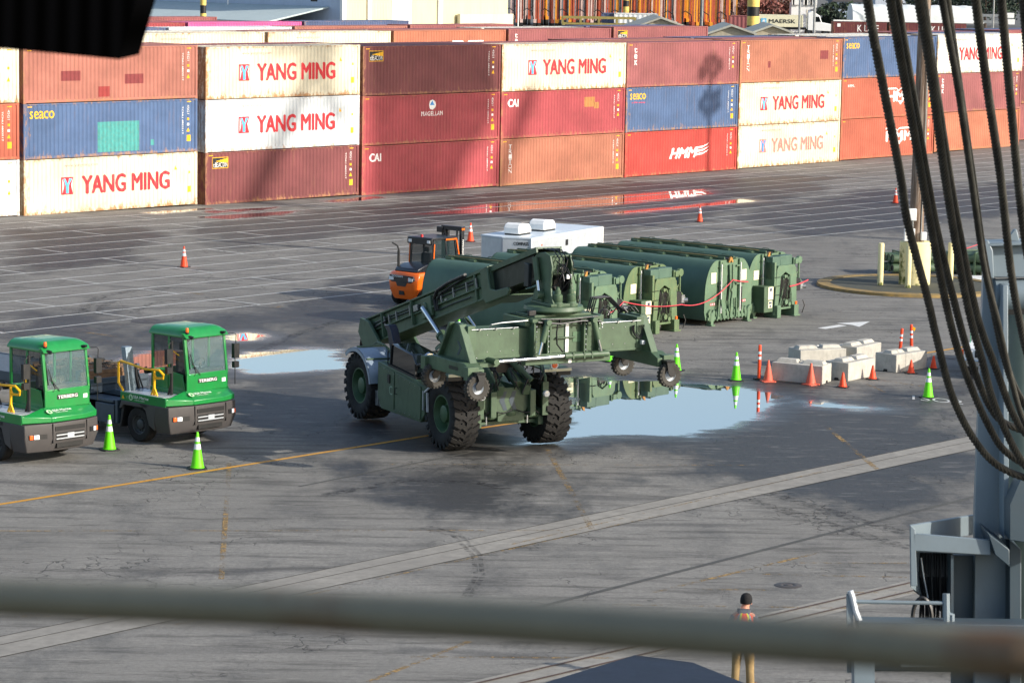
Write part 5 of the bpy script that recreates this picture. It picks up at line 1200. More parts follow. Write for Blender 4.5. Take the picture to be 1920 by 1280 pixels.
# ------------------------------------------------------------------ folded floating bridge bays
BAYG = 'folded bridge bays parked in a row'
BL, BW, BH = 6.9, 3.05, 2.50
def bay_section(n=10):
    # cross-section (y, z): flat top with a slot, quarter arcs down to the keel on both sides
    L = [(.78, BH)] + [(.02+.76*(1-math.cos(a)) if 0 else .02+.76*(1-math.sin(a)), 1.18+1.32*math.cos(a)) for a in np.linspace(.12, math.pi/2, n)] + [(.0, .55), (.10, .22)]
    return L
SEC = bay_section()
def label_plate(x, y, z, w, h, parent, name='label_plate'):
    m = MB(); m.box(x, x+.01, y, y+w, z, z+h); o = m.build(name, M_['cream'], parent)
    return o
def make_bay(label, loc, rz, kind, mat_end):
    t = thing('bridge_bay', label, 'bridge bay', loc, rz, BAYG)
    L = SEC; half = L + [(1.45, .22), (1.45, BH-.03)]
    m = MB(); n = len(half)
    for mir in (0, 1):
        q = [(y if not mir else BW-y, z) for y, z in half]
        m.m = 0; vs = [(-.02, y, z) for y, z in q]+[(-BL, y, z) for y, z in q]
        m.add(vs, [(i, (i+1) % n, n+(i+1) % n, n+i) for i in range(n)])
    hull = m.build('hull', M_['army_side'], t, smooth=30)
    m = MB()
    for mir in (0, 1):
        q = [(y if not mir else BW-y, z) for y, z in half]; m = MB(); m.prism(q, -.04, 0.0, 'yz'); m.build('end_plate', mat_end, t); m = MB(); m.prism(q, -BL, -BL+.04, 'yz'); m.build('end_plate', mat_end, t)
    # top hinges, slot rails and cable
    m = MB(); m.box(-BL+.1, -.2, 1.44, 1.62, BH-.12, BH-.06); m.box(-BL+.1, .0, 1.20, 1.26, BH, BH+.10); m.box(-BL+.1, .0, 1.80, 1.86, BH, BH+.10)
    m.box(-BL, .05, 1.86, 2.05, BH, BH+.05); m.build('top_rail', TG, t, bevel=.01)
    m = MB(); m.box(-BL+.1, -.05, 1.30, 1.76, BH-.02, BH+.03); m.build('deck_slot', M_['black'], t)
    m = MB(); rr = random.Random(len(label))
    for x in np.arange(-BL+.5, -.4, 1.15):
        for yy in (1.0, 2.1):
            m = MB(); m.box(x-.16, x+.16, yy-.06, yy+.06, BH, BH+.06); m.tube([(x-.25, yy, BH+.02), (x-.12, yy, BH+.10), (x+.12, yy, BH+.10), (x+.25, yy, BH+.02)], .016, 6); m.build('hinge', TG, t, bevel=.01)
    m = MB(); m.tube([(-BL+.3, 1.15, BH+.11), (-BL*.5, 1.13, BH+.12), (-.5, 1.15, BH+.11), (-.1, 1.3, BH+.05)], .02, 6); m.build('steel_cable', paint('tan_cable', '#8d7f55', .6), t)
    # vertical centre seams and pads on the end
    m = MB()
    for y in (.86, 2.10): m.box(0, .09, y, y+.09, .35, BH-.02)
    for y, z in ((.95, 1.5), (2.0, 1.5), (.95, 2.2), (2.0, 2.2)): m.box(0, .12, y-.12, y+.14, z, z+.06)
    for y in (1.25, 1.75): m.cyl((.02, y, 1.2), (.06, y, 1.2), .05)
    m.box(-.02, .05, 1.05, 2.0, .5, BH-.1)
    fr = m.build('end_frame', mat_end, t, bevel=.01)
    m = MB(); m.box(.09, .13, .90, .93, .45, BH-.15); m.box(.09, .13, 2.13, 2.16, .45, BH-.15); m.build('guide_rod', M_['white'], fr)
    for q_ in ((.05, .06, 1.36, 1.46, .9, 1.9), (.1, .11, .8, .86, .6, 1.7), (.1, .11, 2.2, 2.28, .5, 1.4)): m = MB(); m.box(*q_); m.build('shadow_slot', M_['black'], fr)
    # bottom jaws / feet
    m = MB(); rr = random.Random(8)
    for i in range(12):
        y = .25+i*.23; m.prism([(y-.10, .55+rr.uniform(-.1, .15)), (y, .18), (y+.06, .16), (y+.10, .45+rr.uniform(-.1, .2)), (y+.02, .62)], 0, .10, 'yz')
    for y in (1.05, 1.5, 1.9, .7): m.bar((.12, y, .25), (.14, y+rr.uniform(-.2, .2), 1.0), .06, .06)
    for y in (.3, 2.65): m.box(-.1, .12, y, y+.16, 0.0, .5); m.box(-.16, .18, y-.04, y+.2, 0, .05)
    m.box(-.02, .08, .15, 2.9, .22, .34)
    m.build('coupling_jaw', mat_end, t, bevel=.008)
    for x in (-BL+.3, -BL*.5):
        for y in (.6, 2.3): m = MB(); m.box(x-.12, x+.12, y, y+.2, 0, .3); m.build('foot', mat_end, t)
    pl_ = paint('stencil_grey_green', '#7d8f74', .6)
    if kind == 'double':
        for y in (.38, 2.34): label_plate(.005, y, 1.62, .32, .42, t)
        for y0 in (.40, 2.38):
            m = MB()
            for k in range(3): m.lathe([(0, .006), (.055, .006)], (.0, y0+.11*k, .82), 'x', 12)
            m.build('reflector', M_['pink_rope'], t, smooth=0)
            m = MB()
            for k in range(3): m.lathe([(0, .009), (.028, .009)], (.0, y0+.11*k+.015, .82), 'x', 10)
            m.build('reflector', M_['white'], t, smooth=0)
        m = MB(); m.prism([(1.36, 2.40), (1.42, 2.55), (1.5, 2.60), (1.58, 2.55), (1.64, 2.40), (1.58, 2.37), (1.5, 2.47), (1.42, 2.37)], .06, .12, 'yz'); m.build('lifting_lug', paint('lug_ochre', '#a37434', .5), t)
        m = MB(); m.box(.05, .10, 1.42, 1.62, .6, 2.3); m.tube([(.12, 1.4, 2.3), (.14, 1.45, 1.6), (.14, 1.35, .9), (.12, 1.45, .5)], .03); m.tube([(.12, 1.6, 2.3), (.14, 1.62, 1.5), (.14, 1.55, .9)], .025); m.cyl((.08, 1.52, 1.32), (.2, 1.52, 1.32), .07); m.build('latch_gear', mat_end, t)
    else:
        # ramp end: folding arms, winch box and stowed legs
        m = MB()
        m.prism([(1.25, 2.05), (1.15, 1.9), (1.0, .1), (1.25, .1), (1.42, 1.62), (1.72, 1.78), (2.05, 1.62), (2.25, .1), (2.55, .1), (2.45, 1.9), (2.3, 2.05)], .50, .62, 'yz')
        m.box(.05, .6, 1.0, 1.12, 1.2, 2.2); m.box(.05, .55, 2.35, 2.45, .4, 2.3)
        m.box(.1, .75, 1.05, 1.30, .0, .5); m.box(.1, .75, 2.2, 2.5, .0, .45); m.box(.15, .8, 2.15, 2.55, 0, .06); m.box(.3, .6, 1.2, 2.3, .3, .38)
        arm_ = m.build('ramp_arm', mat_end, t, bevel=.015)
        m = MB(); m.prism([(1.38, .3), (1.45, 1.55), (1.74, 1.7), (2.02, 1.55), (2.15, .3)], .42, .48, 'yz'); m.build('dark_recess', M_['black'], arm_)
        m = MB()
        m.tube([(.56, 1.42, .4), (.6, 1.5, .9), (.62, 1.62, 1.3), (.6, 1.56, 1.65)], .045, 8); m.tube([(.56, 1.92, .5), (.6, 1.86, 1.0), (.62, 1.94, 1.4), (.6, 1.8, 1.65)], .045, 8); m.tube([(.58, 2.05, .3), (.6, 2.1, 1.0), (.6, 2.0, 1.6)], .03, 6)
        m.cyl((.6, 1.62, 1.62), (.7, 1.62, 1.62), .07); m.cyl((.6, 1.7, .6), (.72, 1.7, .6), .1); m.cyl((.6, 1.95, .5), (.7, 1.95, .5), .08)
        for k in range(8): m.bar((.6, 1.35+.1*k, .42+.03*(k % 3)), (.66, 1.42+.1*k, .75-.04*(k % 2)), .05, .05)
        m.build('hydraulic_arm', mat_end, arm_)
        m = MB()
        for k in range(9): m.tube([(.66, 1.45+.07*k, .45), (.70, 1.40+.08*k, .9), (.66, 1.5+.05*k, 1.5)], .010, 5)
        for z in (.9, 1.25, 1.6): m.tube([(.63, 1.0, z), (.65, 1.2, z+.01), (.63, 1.35, z)], .012, 5)
        m.build('control_cable', M_['hose'], arm_)
        m = MB(); m.box(.10, .60, 2.40, 2.60, 2.05, 2.25); m.bar((.35, 2.4, 2.15), (.35, 2.95, 2.2), .1, .12); m.cyl((.28, 2.98, 2.16), (.42, 2.98, 2.16), .15, n=20); m.bar((.35, 2.98, 2.1), (.35, 2.98, 1.1), .06, .07); m.bar((.35, 2.62, 2.1), (.35, 2.92, 1.3), .04, .05); m.bar((.35, 2.62, 1.3), (.35, 2.9, 1.7), .04, .05); m.bar((.3, 3.0, 1.5), (.4, 3.3, 1.15), .05, .05); m.bar((.4, 3.3, 1.15), (.3, 3.0, 1.0), .05, .05); m.build('stowed_leg', mat_end, t, bevel=.01)
        m = MB(); m.cyl((.25, 3.02, 1.08), (.5, 3.3, 1.1), .09, n=12); m.box(.3, .45, 3.0, 3.2, 1.0, 1.3); m.build('winch', M_['steel'], t)
        m = MB(); m.box(.1, .5, 2.55, 2.92, .95, 1.45); m.build('battery_box', M_['black'], t, bevel=.02)
        m = MB(); m.box(.0, .58, .38, .98, .25, 1.28); m.build('equipment_box', TG, t, bevel=.02)
        label_plate(.585, .62, .75, .34, .50, t); label_plate(.585, .64, .42, .26, .28, t, 'instruction_plate')
        m = MB(); m.box(.597, .60, .68, .86, .58, .66); m.box(.597, .60, .72, .82, .44, .54); m.box(.597, .60, .72, .86, 1.08, 1.2); m.build('plate_print', paint('print_navy', '#2c3a55', .6), t)
        label_plate(.005, .42, 1.50, .34, .36, t); label_plate(.01, 2.62, 1.45, .28, .5, t)
        m = MB(); m.prism([(1.05, 2.40), (1.12, 2.54), (1.22, 2.58), (1.19, 2.40), (1.12, 2.28)], .15, .22, 'yz'); m.build('lifting_lug', paint('lug_ochre', '#a37434', .5), t)
        m = MB(); m.box(.62, .66, 2.40, 2.50, .42, .56); m.build('reflector', M_['amber'], t)
        m = MB(); m.tube([(.8, 2.66, .1), (.85, 2.75, .4), (.8, 2.68, .62)], .02, 5); m.build('hook', M_['black'], t)
        m = MB(); m.box(.15, .5, 1.0, 1.5, 1.5, 2.4); m.box(.1, .5, 1.5, 2.3, 2.0, 2.42); m.build('folded_ramp', M_['army_side'], t, bevel=.02)
    return t
LD = Vector((math.cos(WA-math.pi/2), math.sin(WA-math.pi/2), 0)); WD = EA
bayrz = WA - math.pi/2
light = paint('bay_end_green', '#587259', .55, 0, .12, .3, 2.2, '#7d7f4c'); light2 = paint('bay_end_olive', '#586d4a', .55, 0, .12, .35, 2.2, '#8a7d45')
def bay_origin(u, v): # from the right-hand foot of the end face
    p = G(u, v); p.z = 0; return p - WD*2.85
BAYS = []
for (u, v), kd, me_, lb in (((1499, 589), 'ramp', light, 'folded green bridge bay farthest right, with a winch and ramp arms on its end'), ((1404, 601), 'double', light, 'folded green bridge bay with a smooth two-pontoon end and six reflectors'),
        ((1276, 618), 'ramp', light2, 'folded olive green bridge bay, second from the left, ramp arms facing the puddle'), ((1165, 634), 'ramp', light, 'folded green bridge bay nearest the container handler, mostly behind its spreader')):
    org = bay_origin(u, v) - LD*(.55 if kd == 'ramp' else .05)
    BAYS.append(org); make_bay(lb, org, bayrz, kd, me_)
# red webbing strung along the bay ends
def catenary(A, B, sag, n=14):
    A, B = Vector(A), Vector(B); return [A.lerp(B, i/n)-Vector((0, 0, sag*4*(i/n)*(1-i/n))) for i in range(n+1)]
pts = []
b = BAYS
K = [b[3]+LD*.75+WD*1.9+Vector((0, 0, 1.05)), b[3]+LD*.5+WD*3.0+Vector((0, 0, 1.35)), b[2]+LD*.75+WD*2.6+Vector((0, 0, 1.0)), b[1]+LD*.22+WD*1.5+Vector((0, 0, 1.72)), b[1]+LD*.14+WD*2.6+Vector((0, 0, 1.55)), b[0]+LD*.02+WD*1.0+Vector((0, 0, 1.35))]
K2 = [b[0]+LD*.7+WD*1.9+Vector((0, 0, 1.2)), b[0]+LD*.6+WD*3.3+Vector((0, 0, 1.35))]
m = MB(); allp = []
for i in range(3): allp += catenary(K[i], K[i+1], (.05, .12, .35)[i])[:-1]
allp.append(K[3]); m.tube(allp, .020, 6); o = m.build('warning_rope', M_['pink_rope']); tag(o, 'long sagging red rope strung across the left three bay ends', 'rope', 'red ropes')
m = MB(); m.tube(catenary(K[3], K[4], .02), .024, 6); o = m.build('warning_rope', M_['pink_rope']); tag(o, 'short straight red rope on the smooth two-pontoon bay end', 'rope', 'red ropes')
m = MB(); m.tube(catenary(K2[0], K2[1], .03), .028, 6); o = m.build('warning_rope', M_['pink_rope']); tag(o, 'short red rope on the rightmost bay by its winch', 'rope', 'red ropes')
# ------------------------------------------------------------------ white enclosed trailer with rooftop units
zt = 2.5; pA = G(996, 446, zt); pB = G(1130, 424.5, zt); d = (pB-pA); Lt = math.hypot(d.x, d.y); rz = math.atan2(d.y, d.x)
tr = thing('enclosed_trailer', 'white V-nosed enclosed trailer with two rooftop air conditioners', 'trailer', (pA.x, pA.y, 0), rz)
TW = 2.35
plan = [(0, 0), (Lt, 0), (Lt, TW), (0, TW), (-.95, TW-.75), (-.95, .75)]
plan = [(0, 0), (Lt, 0), (Lt, TW), (0, TW), (-.36, TW*.52), (-.36, TW*.48)]
m = MB(); m.prism(plan, .55, zt-.06, 'xy'); bd = m.build('body', M_['alu'], tr, bevel=.02, smooth=0)
m = MB(); m.prism([(x*1.0+(0.02 if x > 0 else -.02), y+(-.02 if y < 1 else .02)) for x, y in plan], zt-.06, zt, 'xy'); m.build('roof', paint('trailer_roof', '#c9d4dc', .35, .1, .04, .08), bd, smooth=0)
m = MB(); m.box(.0, Lt, -.02, 0, zt-.12, zt-.02); m.box(.0, Lt, -.025, 0, .5, .62); m.box(-.03, .02, -.03, .04, .55, zt-.05); m.box(Lt-.05, Lt+.03, -.03, .02, .55, zt-.03); m.build('edge_trim', M_['white'], bd)
m = MB()
for x in np.arange(1.2, Lt, 1.2): m.box(x, x+.008, -.003, 0, .6, zt-.1)
m.build('panel_seam', M_['alu'], bd)
m = MB(); m.box(-.02, .0, 0, 0, 0, 0) if 0 else None
e = (Vector((-.36, TW*.48, 0))-Vector((0, 0, 0))).normalized(); nrm = Vector((e.y, -e.x, 0)); 
if nrm.x > 0: nrm = -nrm
lettering('COMPASS', M_['black'], bd, Vector((0, 0, zt-.26))+e*.42+(-e).cross(Vector((0, 0, 1)))*.015, -e, (0, 0, 1), w=.62, h=.13, bold=.03)
for i, x in enumerate((1.0, 3.2)):
    a = thing('air_conditioner', 'white rounded air conditioner on the trailer roof, %s' % ('nearer its V nose' if i == 0 else 'farther along the roof'), 'air conditioner', (0, 0, 0), 0, 'air conditioners on the trailer roof') if 0 else None
    m = MB(); m.prism([(x-.55, zt+.06), (x-.55, zt+.30), (x-.45, zt+.44), (x-.25, zt+.50), (x+.35, zt+.44), (x+.55, zt+.22), (x+.55, zt+.06)], .82, 1.55); ac = m.build('air_conditioner', M_['white'], tr, bevel=.05)
    m = MB(); m.box(x-.48, x+.48, .84, 1.53, zt, zt+.06); m.build('base_gasket', M_['black'], ac)
m = MB(); m.box(3.05, 3.25, -.03, 0, 1.95, 2.2); m.build('vent', M_['black'], bd, bevel=.02)
m = MB(); m.box(.9, .98, -.012, 0, 2.1, 2.16); m.build('marker_lamp', M_['amber'], bd)
for x in (2.6, 3.5): tyre_wheel(tr, x, .12, .36, .22, -1); tyre_wheel(tr, x, TW-.12, .36, .22, 1)
m = MB(); m.bar((-.9, TW/2, .6), (-1.9, TW/2, .55), .12, .12); m.box(-1.55, -1.45, TW/2-.05, TW/2+.05, 0, .6); m.build('drawbar', M_['black'], tr)
# ------------------------------------------------------------------ cones, posts, blocks
M_['lime'] = paint('lime_cone', '#68e006', .45, 0, .05, .06); M_['cone'] = paint('orange_cone', '#ef4a1e', .5, 0, .08, .12); M_['reflw'] = paint('reflective_white', '#dfe4e4', .35, 0, .04, .15); M_['cone_f'] = paint('faded_cone', '#d8634a', .6, 0, .12, .25)
def cone(label, loc, H, mat, group, r=None, bands=((.52, .67), (.74, .86)), base=True, smudge=False):
    t = thing('traffic_cone', label, 'traffic cone', loc, random.uniform(0, 1.5), group)
    rb_ = r or .165*H/.92; rt = .028; n = 24
    m = MB()
    def rad(f): return rb_+(rt-rb_)*f
    fr = [0.0]+[b for bb in bands for b in bb]+[1.0]
    for i in range(len(fr)-1):
        m.m = 1 if (i % 2 == 1) else 0
        m.lathe([(rad(fr[i]), .035+fr[i]*(H-.035)), (rad(fr[i+1]), .035+fr[i+1]*(H-.035))], n=n)
    m.m = 0; m.lathe([(rt, H), (rt-.008, H), (rt-.01, H-.02)], n=n); m.lathe([(rb_+.015, .03), (rb_+.015, .05), (rb_-.004, .055)], n=n)
    m.build('cone_body', [mat, M_['reflw']], t)
    q = rb_+.07; m = MB(); c = .05; m.prism([(-q+c, -q), (q-c, -q), (q, -q+c), (q, q-c), (q-c, q), (-q+c, q), (-q, q-c), (-q, -q+c)], 0, .035, 'xy'); m.build('cone_base', M_['black'] if base else mat, t, bevel=.006)
    return t
LM = [(205, 843, .99, 'lime cone between the two green tractors'), (370, 878, 1.0, 'lime cone on the yellow line in front of the right green tractor'), (1268, 695, .92, 'lime cone just beyond the right-hand castor wheel of the spreader'), (1380, 713, .95, 'lime cone at the right part of the puddle beside the orange post'),
      (1740, 745, .95, 'lime cone standing alone on the painted number'), (1144, 678, .92, 'lime cone under the spreader arm, its top hidden'), (860, 640, .85, 'lime cone of which only the tip shows behind the boom cylinders')]
for u, v, h, lb in LM: p = G(u, v); p.z = 0; cone(lb, p, h, M_['lime'], 'lime traffic cones')
OR = [(345, 501, .93, 'orange cone with white bands on the parking lines at left'), (882, 453, .93, 'orange banded cone beside the forklift mast'), (1312, 416, .86, 'orange banded cone between trailer and wall reflections'), (1679, 381, .9, 'orange banded cone left of the wooden pole')]
for u, v, h, lb in OR: p = G(u, v); p.z = float(ground_z(p.x, p.y)); cone(lb, p, h, M_['cone'], 'orange traffic cones')
PL = [(1440, 715, .72, 1, 'faded orange cone left of the frontmost concrete block'), (1520, 721, .72, 1, 'faded orange cone against the front face of the frontmost concrete block'), (1580, 726, .5, 0, 'small bright orange cone in front of the gap between blocks'), (1636, 711, .48, 0, 'small orange cone against the middle front block'),
      (1708, 700, .47, 0, 'small orange cone against the rightmost block'), (1750, 691, .45, 0, 'small orange cone right of all the blocks')]
for u, v, h, fd, lb in PL: p = G(u, v); p.z = 0; cone(lb, p, h, M_['cone_f'] if fd else M_['cone'], 'small plain orange cones', bands=(), base=not fd, r=.13*h/.5 if not fd else .17)
for u, v, h, lb, rx in ((1423, 711, 1.17, 'orange tubular post with black base left of the frontmost block', 0), (1686, 672, 1.08, 'shorter of the two orange posts behind the rightmost block', .06), (1709, 668, 1.15, 'taller orange post with a yellow tag behind the rightmost block', -.04)):
    p = G(u, v); p.z = 0; t = thing('delineator_post', lb, 'delineator post', p, .3, 'orange delineator posts'); t.rotation_euler = (0, rx, 0)
    m = MB(); fr = [0, .60, .68, .75, .83, 1.0]; fr = [.03, .58, .66, .73, .81, .96]
    for i in range(5): m.m = i % 2; m.lathe([(.062-.01*fr[i], fr[i]*h), (.062-.01*fr[i+1], fr[i+1]*h)], n=18)
    m.m = 0; m.lathe([(.052, .96*h), (.045, h), (0, h)], n=18); m.build('tube', [M_['cone'], M_['reflw']], t)
    m = MB(); m.prism([(.2*math.cos(a), .2*math.sin(a)) for a in np.linspace(0, 2*math.pi, 9)[:-1]], 0, .05, 'xy'); m.build('rubber_base', M_['black'], t)
    if h == 1.15: m = MB(); m.prism([(.05, h*.93), (.16, h*.88), (.10, h*.78), (.05, h*.85)], -.01, .01); m.build('tag', M_['yellow'], t)
def block(label, A, B, depth, H=.62):
    A, B = Vector(A), Vector(B); A.z = B.z = 0; d = B-A; L = d.length; rz = math.atan2(d.y, d.x)
    t = thing('concrete_block', label, 'concrete block', A, rz, 'interlocking concrete blocks')
    L = 1.8; w = .9 if depth > 0 else -.9; y0, y1 = sorted((0, w))
    m = MB(); m.box(0, L, y0, y1, .0, H)
    yc = (y0+y1)/2
    for x0, x1 in ((.05, L*.46), (L*.54, L-.05)):
        m.add([(x0, yc-.22, H-.002), (x1, yc-.22, H-.002), (x1, yc+.22, H-.002), (x0, yc+.22, H-.002), (x0+.08, yc-.13, H+.11), (x1-.08, yc-.13, H+.11), (x1-.08, yc+.13, H+.11), (x0+.08, yc+.13, H+.11)], [(4, 5, 6, 7), (0, 1, 5, 4), (1, 2, 6, 5), (2, 3, 7, 6), (3, 0, 4, 7), (3, 2, 1, 0)])
    m.build('block_body', M_['concrete'], t, bevel=.02)
    m = MB()
    for x in (L-.004, .004): m.prism([(yc-.1, .0), (yc-.07, .09), (yc+.07, .09), (yc+.1, 0)], *sorted((x, x+(.01 if x > 1 else -.01))), plane='yz')
    m.build('forklift_notch', M_['black'], t)
    m = MB(); m.tube([(L/2-.08, yc, H), (L/2-.05, yc, H+.07), (L/2+.05, yc, H+.07), (L/2+.08, yc, H)], .015, 6); m.build('lifting_loop', M_['steel'], t)
block('frontmost pale concrete block, two faded cones touching it', G(1446, 713), G(1530, 720), 1)
block('concrete block right behind the frontmost one', G(1500, 690), G(1570, 687), 1)
block('middle front concrete block with a small orange cone at its face', G(1590, 715), G(1648, 703), 1)
block('mossy concrete block at the back of the group', G(1606, 684), G(1661, 672), 1)
block('bluish white concrete block farthest right', G(1680, 699), G(1738, 690), 1)
# ------------------------------------------------------------------ utility pole in its collar, bollards
wd = NT('weathered_wood'); v = wd.map((8, 8, .35)); n = wd.noise(v, 2.2, 6, .7); wd.L(wd.ramp(n, [(.3, srgb('#3f2c20')), (.5, srgb('#7a6655')), (.7, srgb('#a3978a'))]), wd.b.inputs['Base Color']); wd.b.inputs['Roughness'].default_value = .85; wd.bump(n, .6, .03); M_['wood'] = wd.m
pc = G(1715, 450, 1.98); pc = Vector((17.5, 123.9, 0))
pole = thing('utility_pole', 'weathered wooden utility pole rising out of the yellow concrete collar', 'utility pole', pc, 0)
m = MB(); m.tube([(0, 0, 1.4), (0.02, 0, 5), (.03, 0, 9), (.04, 0, 16)], [.33, .30, .28, .22], 20); m.build('shaft', M_['wood'], pole)
for x, z, w, h in ((-.28, 2.9, .42, .52), (-.34, 2.0, .46, .55), (.28, 2.05, .24, .36)):
    m = MB(); m.box(x-w/2, x+w/2, -.52, -.30, z, z+h); m.build('electrical_box', M_['white'], pole, bevel=.02)
m = MB(); m.tube([(-.2, -.34, 2.9), (-.2, -.36, 2.5), (-.25, -.38, 2.3)], .03); m.tube([(.28, -.38, 2.05), (.28, -.38, 1.5)], .03); m.tube([(.18, -.30, 2.4), (.2, -.3, 6), (.2, -.28, 12)], .025); m.build('conduit', M_['steel'], pole)
yc_ = NT('mossy_yellow_concrete'); v = yc_.map(); n = yc_.noise(v, 2.4, 6, .65); sp_ = yc_.n.new('ShaderNodeSeparateXYZ'); yc_.L(yc_.tc.outputs['Object'], sp_.inputs[0])
zz = yc_.math('MULTIPLY_ADD', sp_.outputs[2], -.16, .33); xx = yc_.math('MULTIPLY_ADD', sp_.outputs[0], -.22, zz); f = yc_.math('ADD', n, xx)
c = yc_.mix(yc_.ramp(f, [(.78, 0.0), (.92, 1.0)]), yc_.mix(n, srgb('#d9cc92'), srgb('#e6dcae')), srgb('#5c6420')); c = yc_.mix(yc_.ramp(f, [(.95, 0.0), (1.0, 1.0)]), c, srgb('#3a3a1e')); yc_.L(c, yc_.b.inputs['Base Color']); yc_.b.inputs['Roughness'].default_value = .8; M_['ycon'] = yc_.m
cl = thing('pole_collar', 'mossy pale yellow concrete cylinder around the foot of the wooden pole', 'concrete collar', pc, 0)
m = MB(); m.lathe([(.68, .1), (.68, 1.92), (.64, 1.97), (.33, 1.97)], n=40); m.build('collar_body', M_['ycon'], cl); 
for u, v, h, lb in ((1650, 534, 1.92, 'pale yellow bollard left of the pole collar'), (1702, 539, 1.93, 'pale yellow bollard directly in front of the pole collar'), (1781, 530, 1.87, 'pale yellow bollard right of the pole collar')):
    p = G(u, v, .1); t = thing('bollard', lb, 'bollard', p, 0, 'pale yellow bollards')
    m = MB(); m.lathe([(.13, 0), (.13, h-.14), (.11, h-.1), (0, h-.08)], n=20); m.build('post', M_['ycon'], t)
# racks of green tubes beyond the island
def tube_rack(label, loc, rz, n=3):
    t = thing('tube_rack', label, 'tube rack', loc, rz, 'green tube racks')
    for j in range(2):
        for i in range(3):
            m = MB(); m.lathe([(.12, 0), (.19, 0), (.20, .04), (.20, 2.3), (.17, 2.34), (0, 2.34)], (0, i*.42, .32+j*.44), 'x', 18); m.lathe([(0, .1), (.13, .1)], (0, i*.42, .32+j*.44), 'x', 14) if 0 else None
            tb = m.build('tube', M_['army'], t); mm = MB(); mm.lathe([(0, .03), (.13, .03)], (0, i*.42, .32+j*.44), 'x', 14); mm.build('tube_end', M_['lgreen'] if (i+j) % 3 else M_['black'], tb)
    m = MB()
    for x in (.5, 1.7): m.box(x, x+.08, -.25, 1.1, .0, .1); m.box(x, x+.08, -.25, 1.1, .5, .56); m.box(x, x+.08, -.25, 1.1, .98, 1.04); m.box(x, x+.08, -.27, -.21, 0, 1.04); m.box(x, x+.08, 1.05, 1.1, 0, 1.04)
    m.build('frame', M_['army'], t); return t
tube_rack('rack of stacked green tubes showing their round ends left of the pole collar', G(1672, 516), R(18))
tube_rack('rack of green tubes right of the pole collar, behind the bollard', G(1757, 512), R(-20))
tube_rack('rack of green tubes partly hidden by the wire ropes', G(1800, 508), R(-60))
m = MB(); m.tube(catenary(G(1745, 512)+Vector((0, 0, .9)), G(1836, 492)+Vector((0, 0, .9)), .12), .02, 6); o = m.build('warning_rope', M_['pink_rope']); tag(o, 'upper red rope by the tube racks', 'rope', 'red ropes')
m = MB(); m.tube(catenary(G(1790, 503)+Vector((0, 0, .35)), G(1845, 503)+Vector((0, 0, .4)), .1), .02, 6); o = m.build('warning_rope', M_['pink_rope']); tag(o, 'lower red rope by the tube racks', 'rope', 'red ropes')
for u, v, lb in ((1827, 522, 'upper white panel lying on the ground beyond the ropes'), (1830, 545, 'lower white panel lying on the ground beyond the ropes')):
    m = MB(); m.box(-.6, .6, -.7, .7, 0, .06); o = m.build('flat_panel', M_['white'], loc=G(u, v, .0), bevel=.01); o.rotation_euler = (0, 0, .1); tag(o, lb, 'panel', 'white panels on the ground')
# parked pickup, only its front corner shows
pk = thing('pickup_truck', 'silver white pickup truck half hidden behind the grey crane column', 'pickup truck', G(1800, 708), R(-118))
m = MB(); sec = [(0, .55), (0, 1.0), (-.25, 1.12), (-1.35, 1.22), (-1.9, 1.75), (-3.4, 1.78), (-3.75, 1.25), (-5.4, 1.22), (-5.4, .55)]
m.prism(sec, .03, 1.85); pb = m.build('body', M_['white'], pk, bevel=.06)
m = MB(); m.box(-.02, .10, .0, 1.88, .42, .66); m.build('front_bumper', M_['chrome'], pk, bevel=.03)
m = MB(); m.box(-.01, .03, .5, 1.35, .74, .98); gr = m.build('grille', M_['black'], pk)
m = MB(); 
for y in (.62, .82, 1.02, 1.22): m.bar((.03, y, .76), (.03, y+.05, .96), .02, .04)
m.build('grille_bar', M_['chrome'], gr)
for y in (.1, 1.5): m = MB(); m.box(-.02, .03, y, y+.3, .78, .96); m.build('headlight', M_['lamp'], pk, bevel=.02)
for y in (.02, 1.80): m = MB(); m.box(-.12, .02, y, y+.08, .78, .98); m.build('indicator', M_['amber'], pk, bevel=.01)
for x in (-.9, -4.3):
    tyre_wheel(pk, x, .18, .37, .25, -1); tyre_wheel(pk, x, 1.70, .37, .25, 1)
m = MB(); m.prism([(-1.45, 1.28), (-1.92, 1.72), (-2.6, 1.73), (-2.6, 1.28)], .02, .028); m.add([(-1.36, .15, 1.25), (-1.36, 1.73, 1.25), (-1.86, 1.65, 1.73), (-1.86, .23, 1.73)], [(0, 1, 2, 3)]); m.build('glazing', M_['glass_dark'], pb, smooth=0)
m = MB(); m.tube([(-.5, .15, 1.15), (-.55, .12, 2.5)], .012, 6); m.build('aerial', paint('green_aerial', '#2f9a72', .4), pk)
# ------------------------------------------------------------------ ship deck, crane post, wire ropes, rail
m = MB(); m.box(-14, 16, -8, 19, 0, 7.0); dk_ = struct(m.build('ship_deck', paint('deck_dark', '#3a3b38', .8))); 
def ext(m, pts, D, depth):
    vs = [at(u, v, D) for u, v in pts]; n = len(vs); vs2 = [p+Vector((0, depth, 0)) for p in vs]
    m.add(vs+vs2, [tuple(range(n)), tuple(range(n, 2*n))[::-1]]+[(i, n+i, n+(i+1) % n, (i+1) % n) for i in range(n)])
DC_ = 24.0
cr = thing('ship_crane_post', 'grey ship crane post with cable tray and hydraulic cylinder behind the wire ropes', 'crane', (0, 0, 0))
m = MB(); ext(m, [(1845, 492), (1852, 478), (1862, 520), (1888, 535), (1890, 3000), (1822, 3000), (1828, 960)], DC_, .10); ext(m, [(1880, 535), (1890, 535), (1892, 1010), (1882, 1010)], DC_-.25, .24)
m.build('side_plate', M_['crane'], cr, bevel=.006)
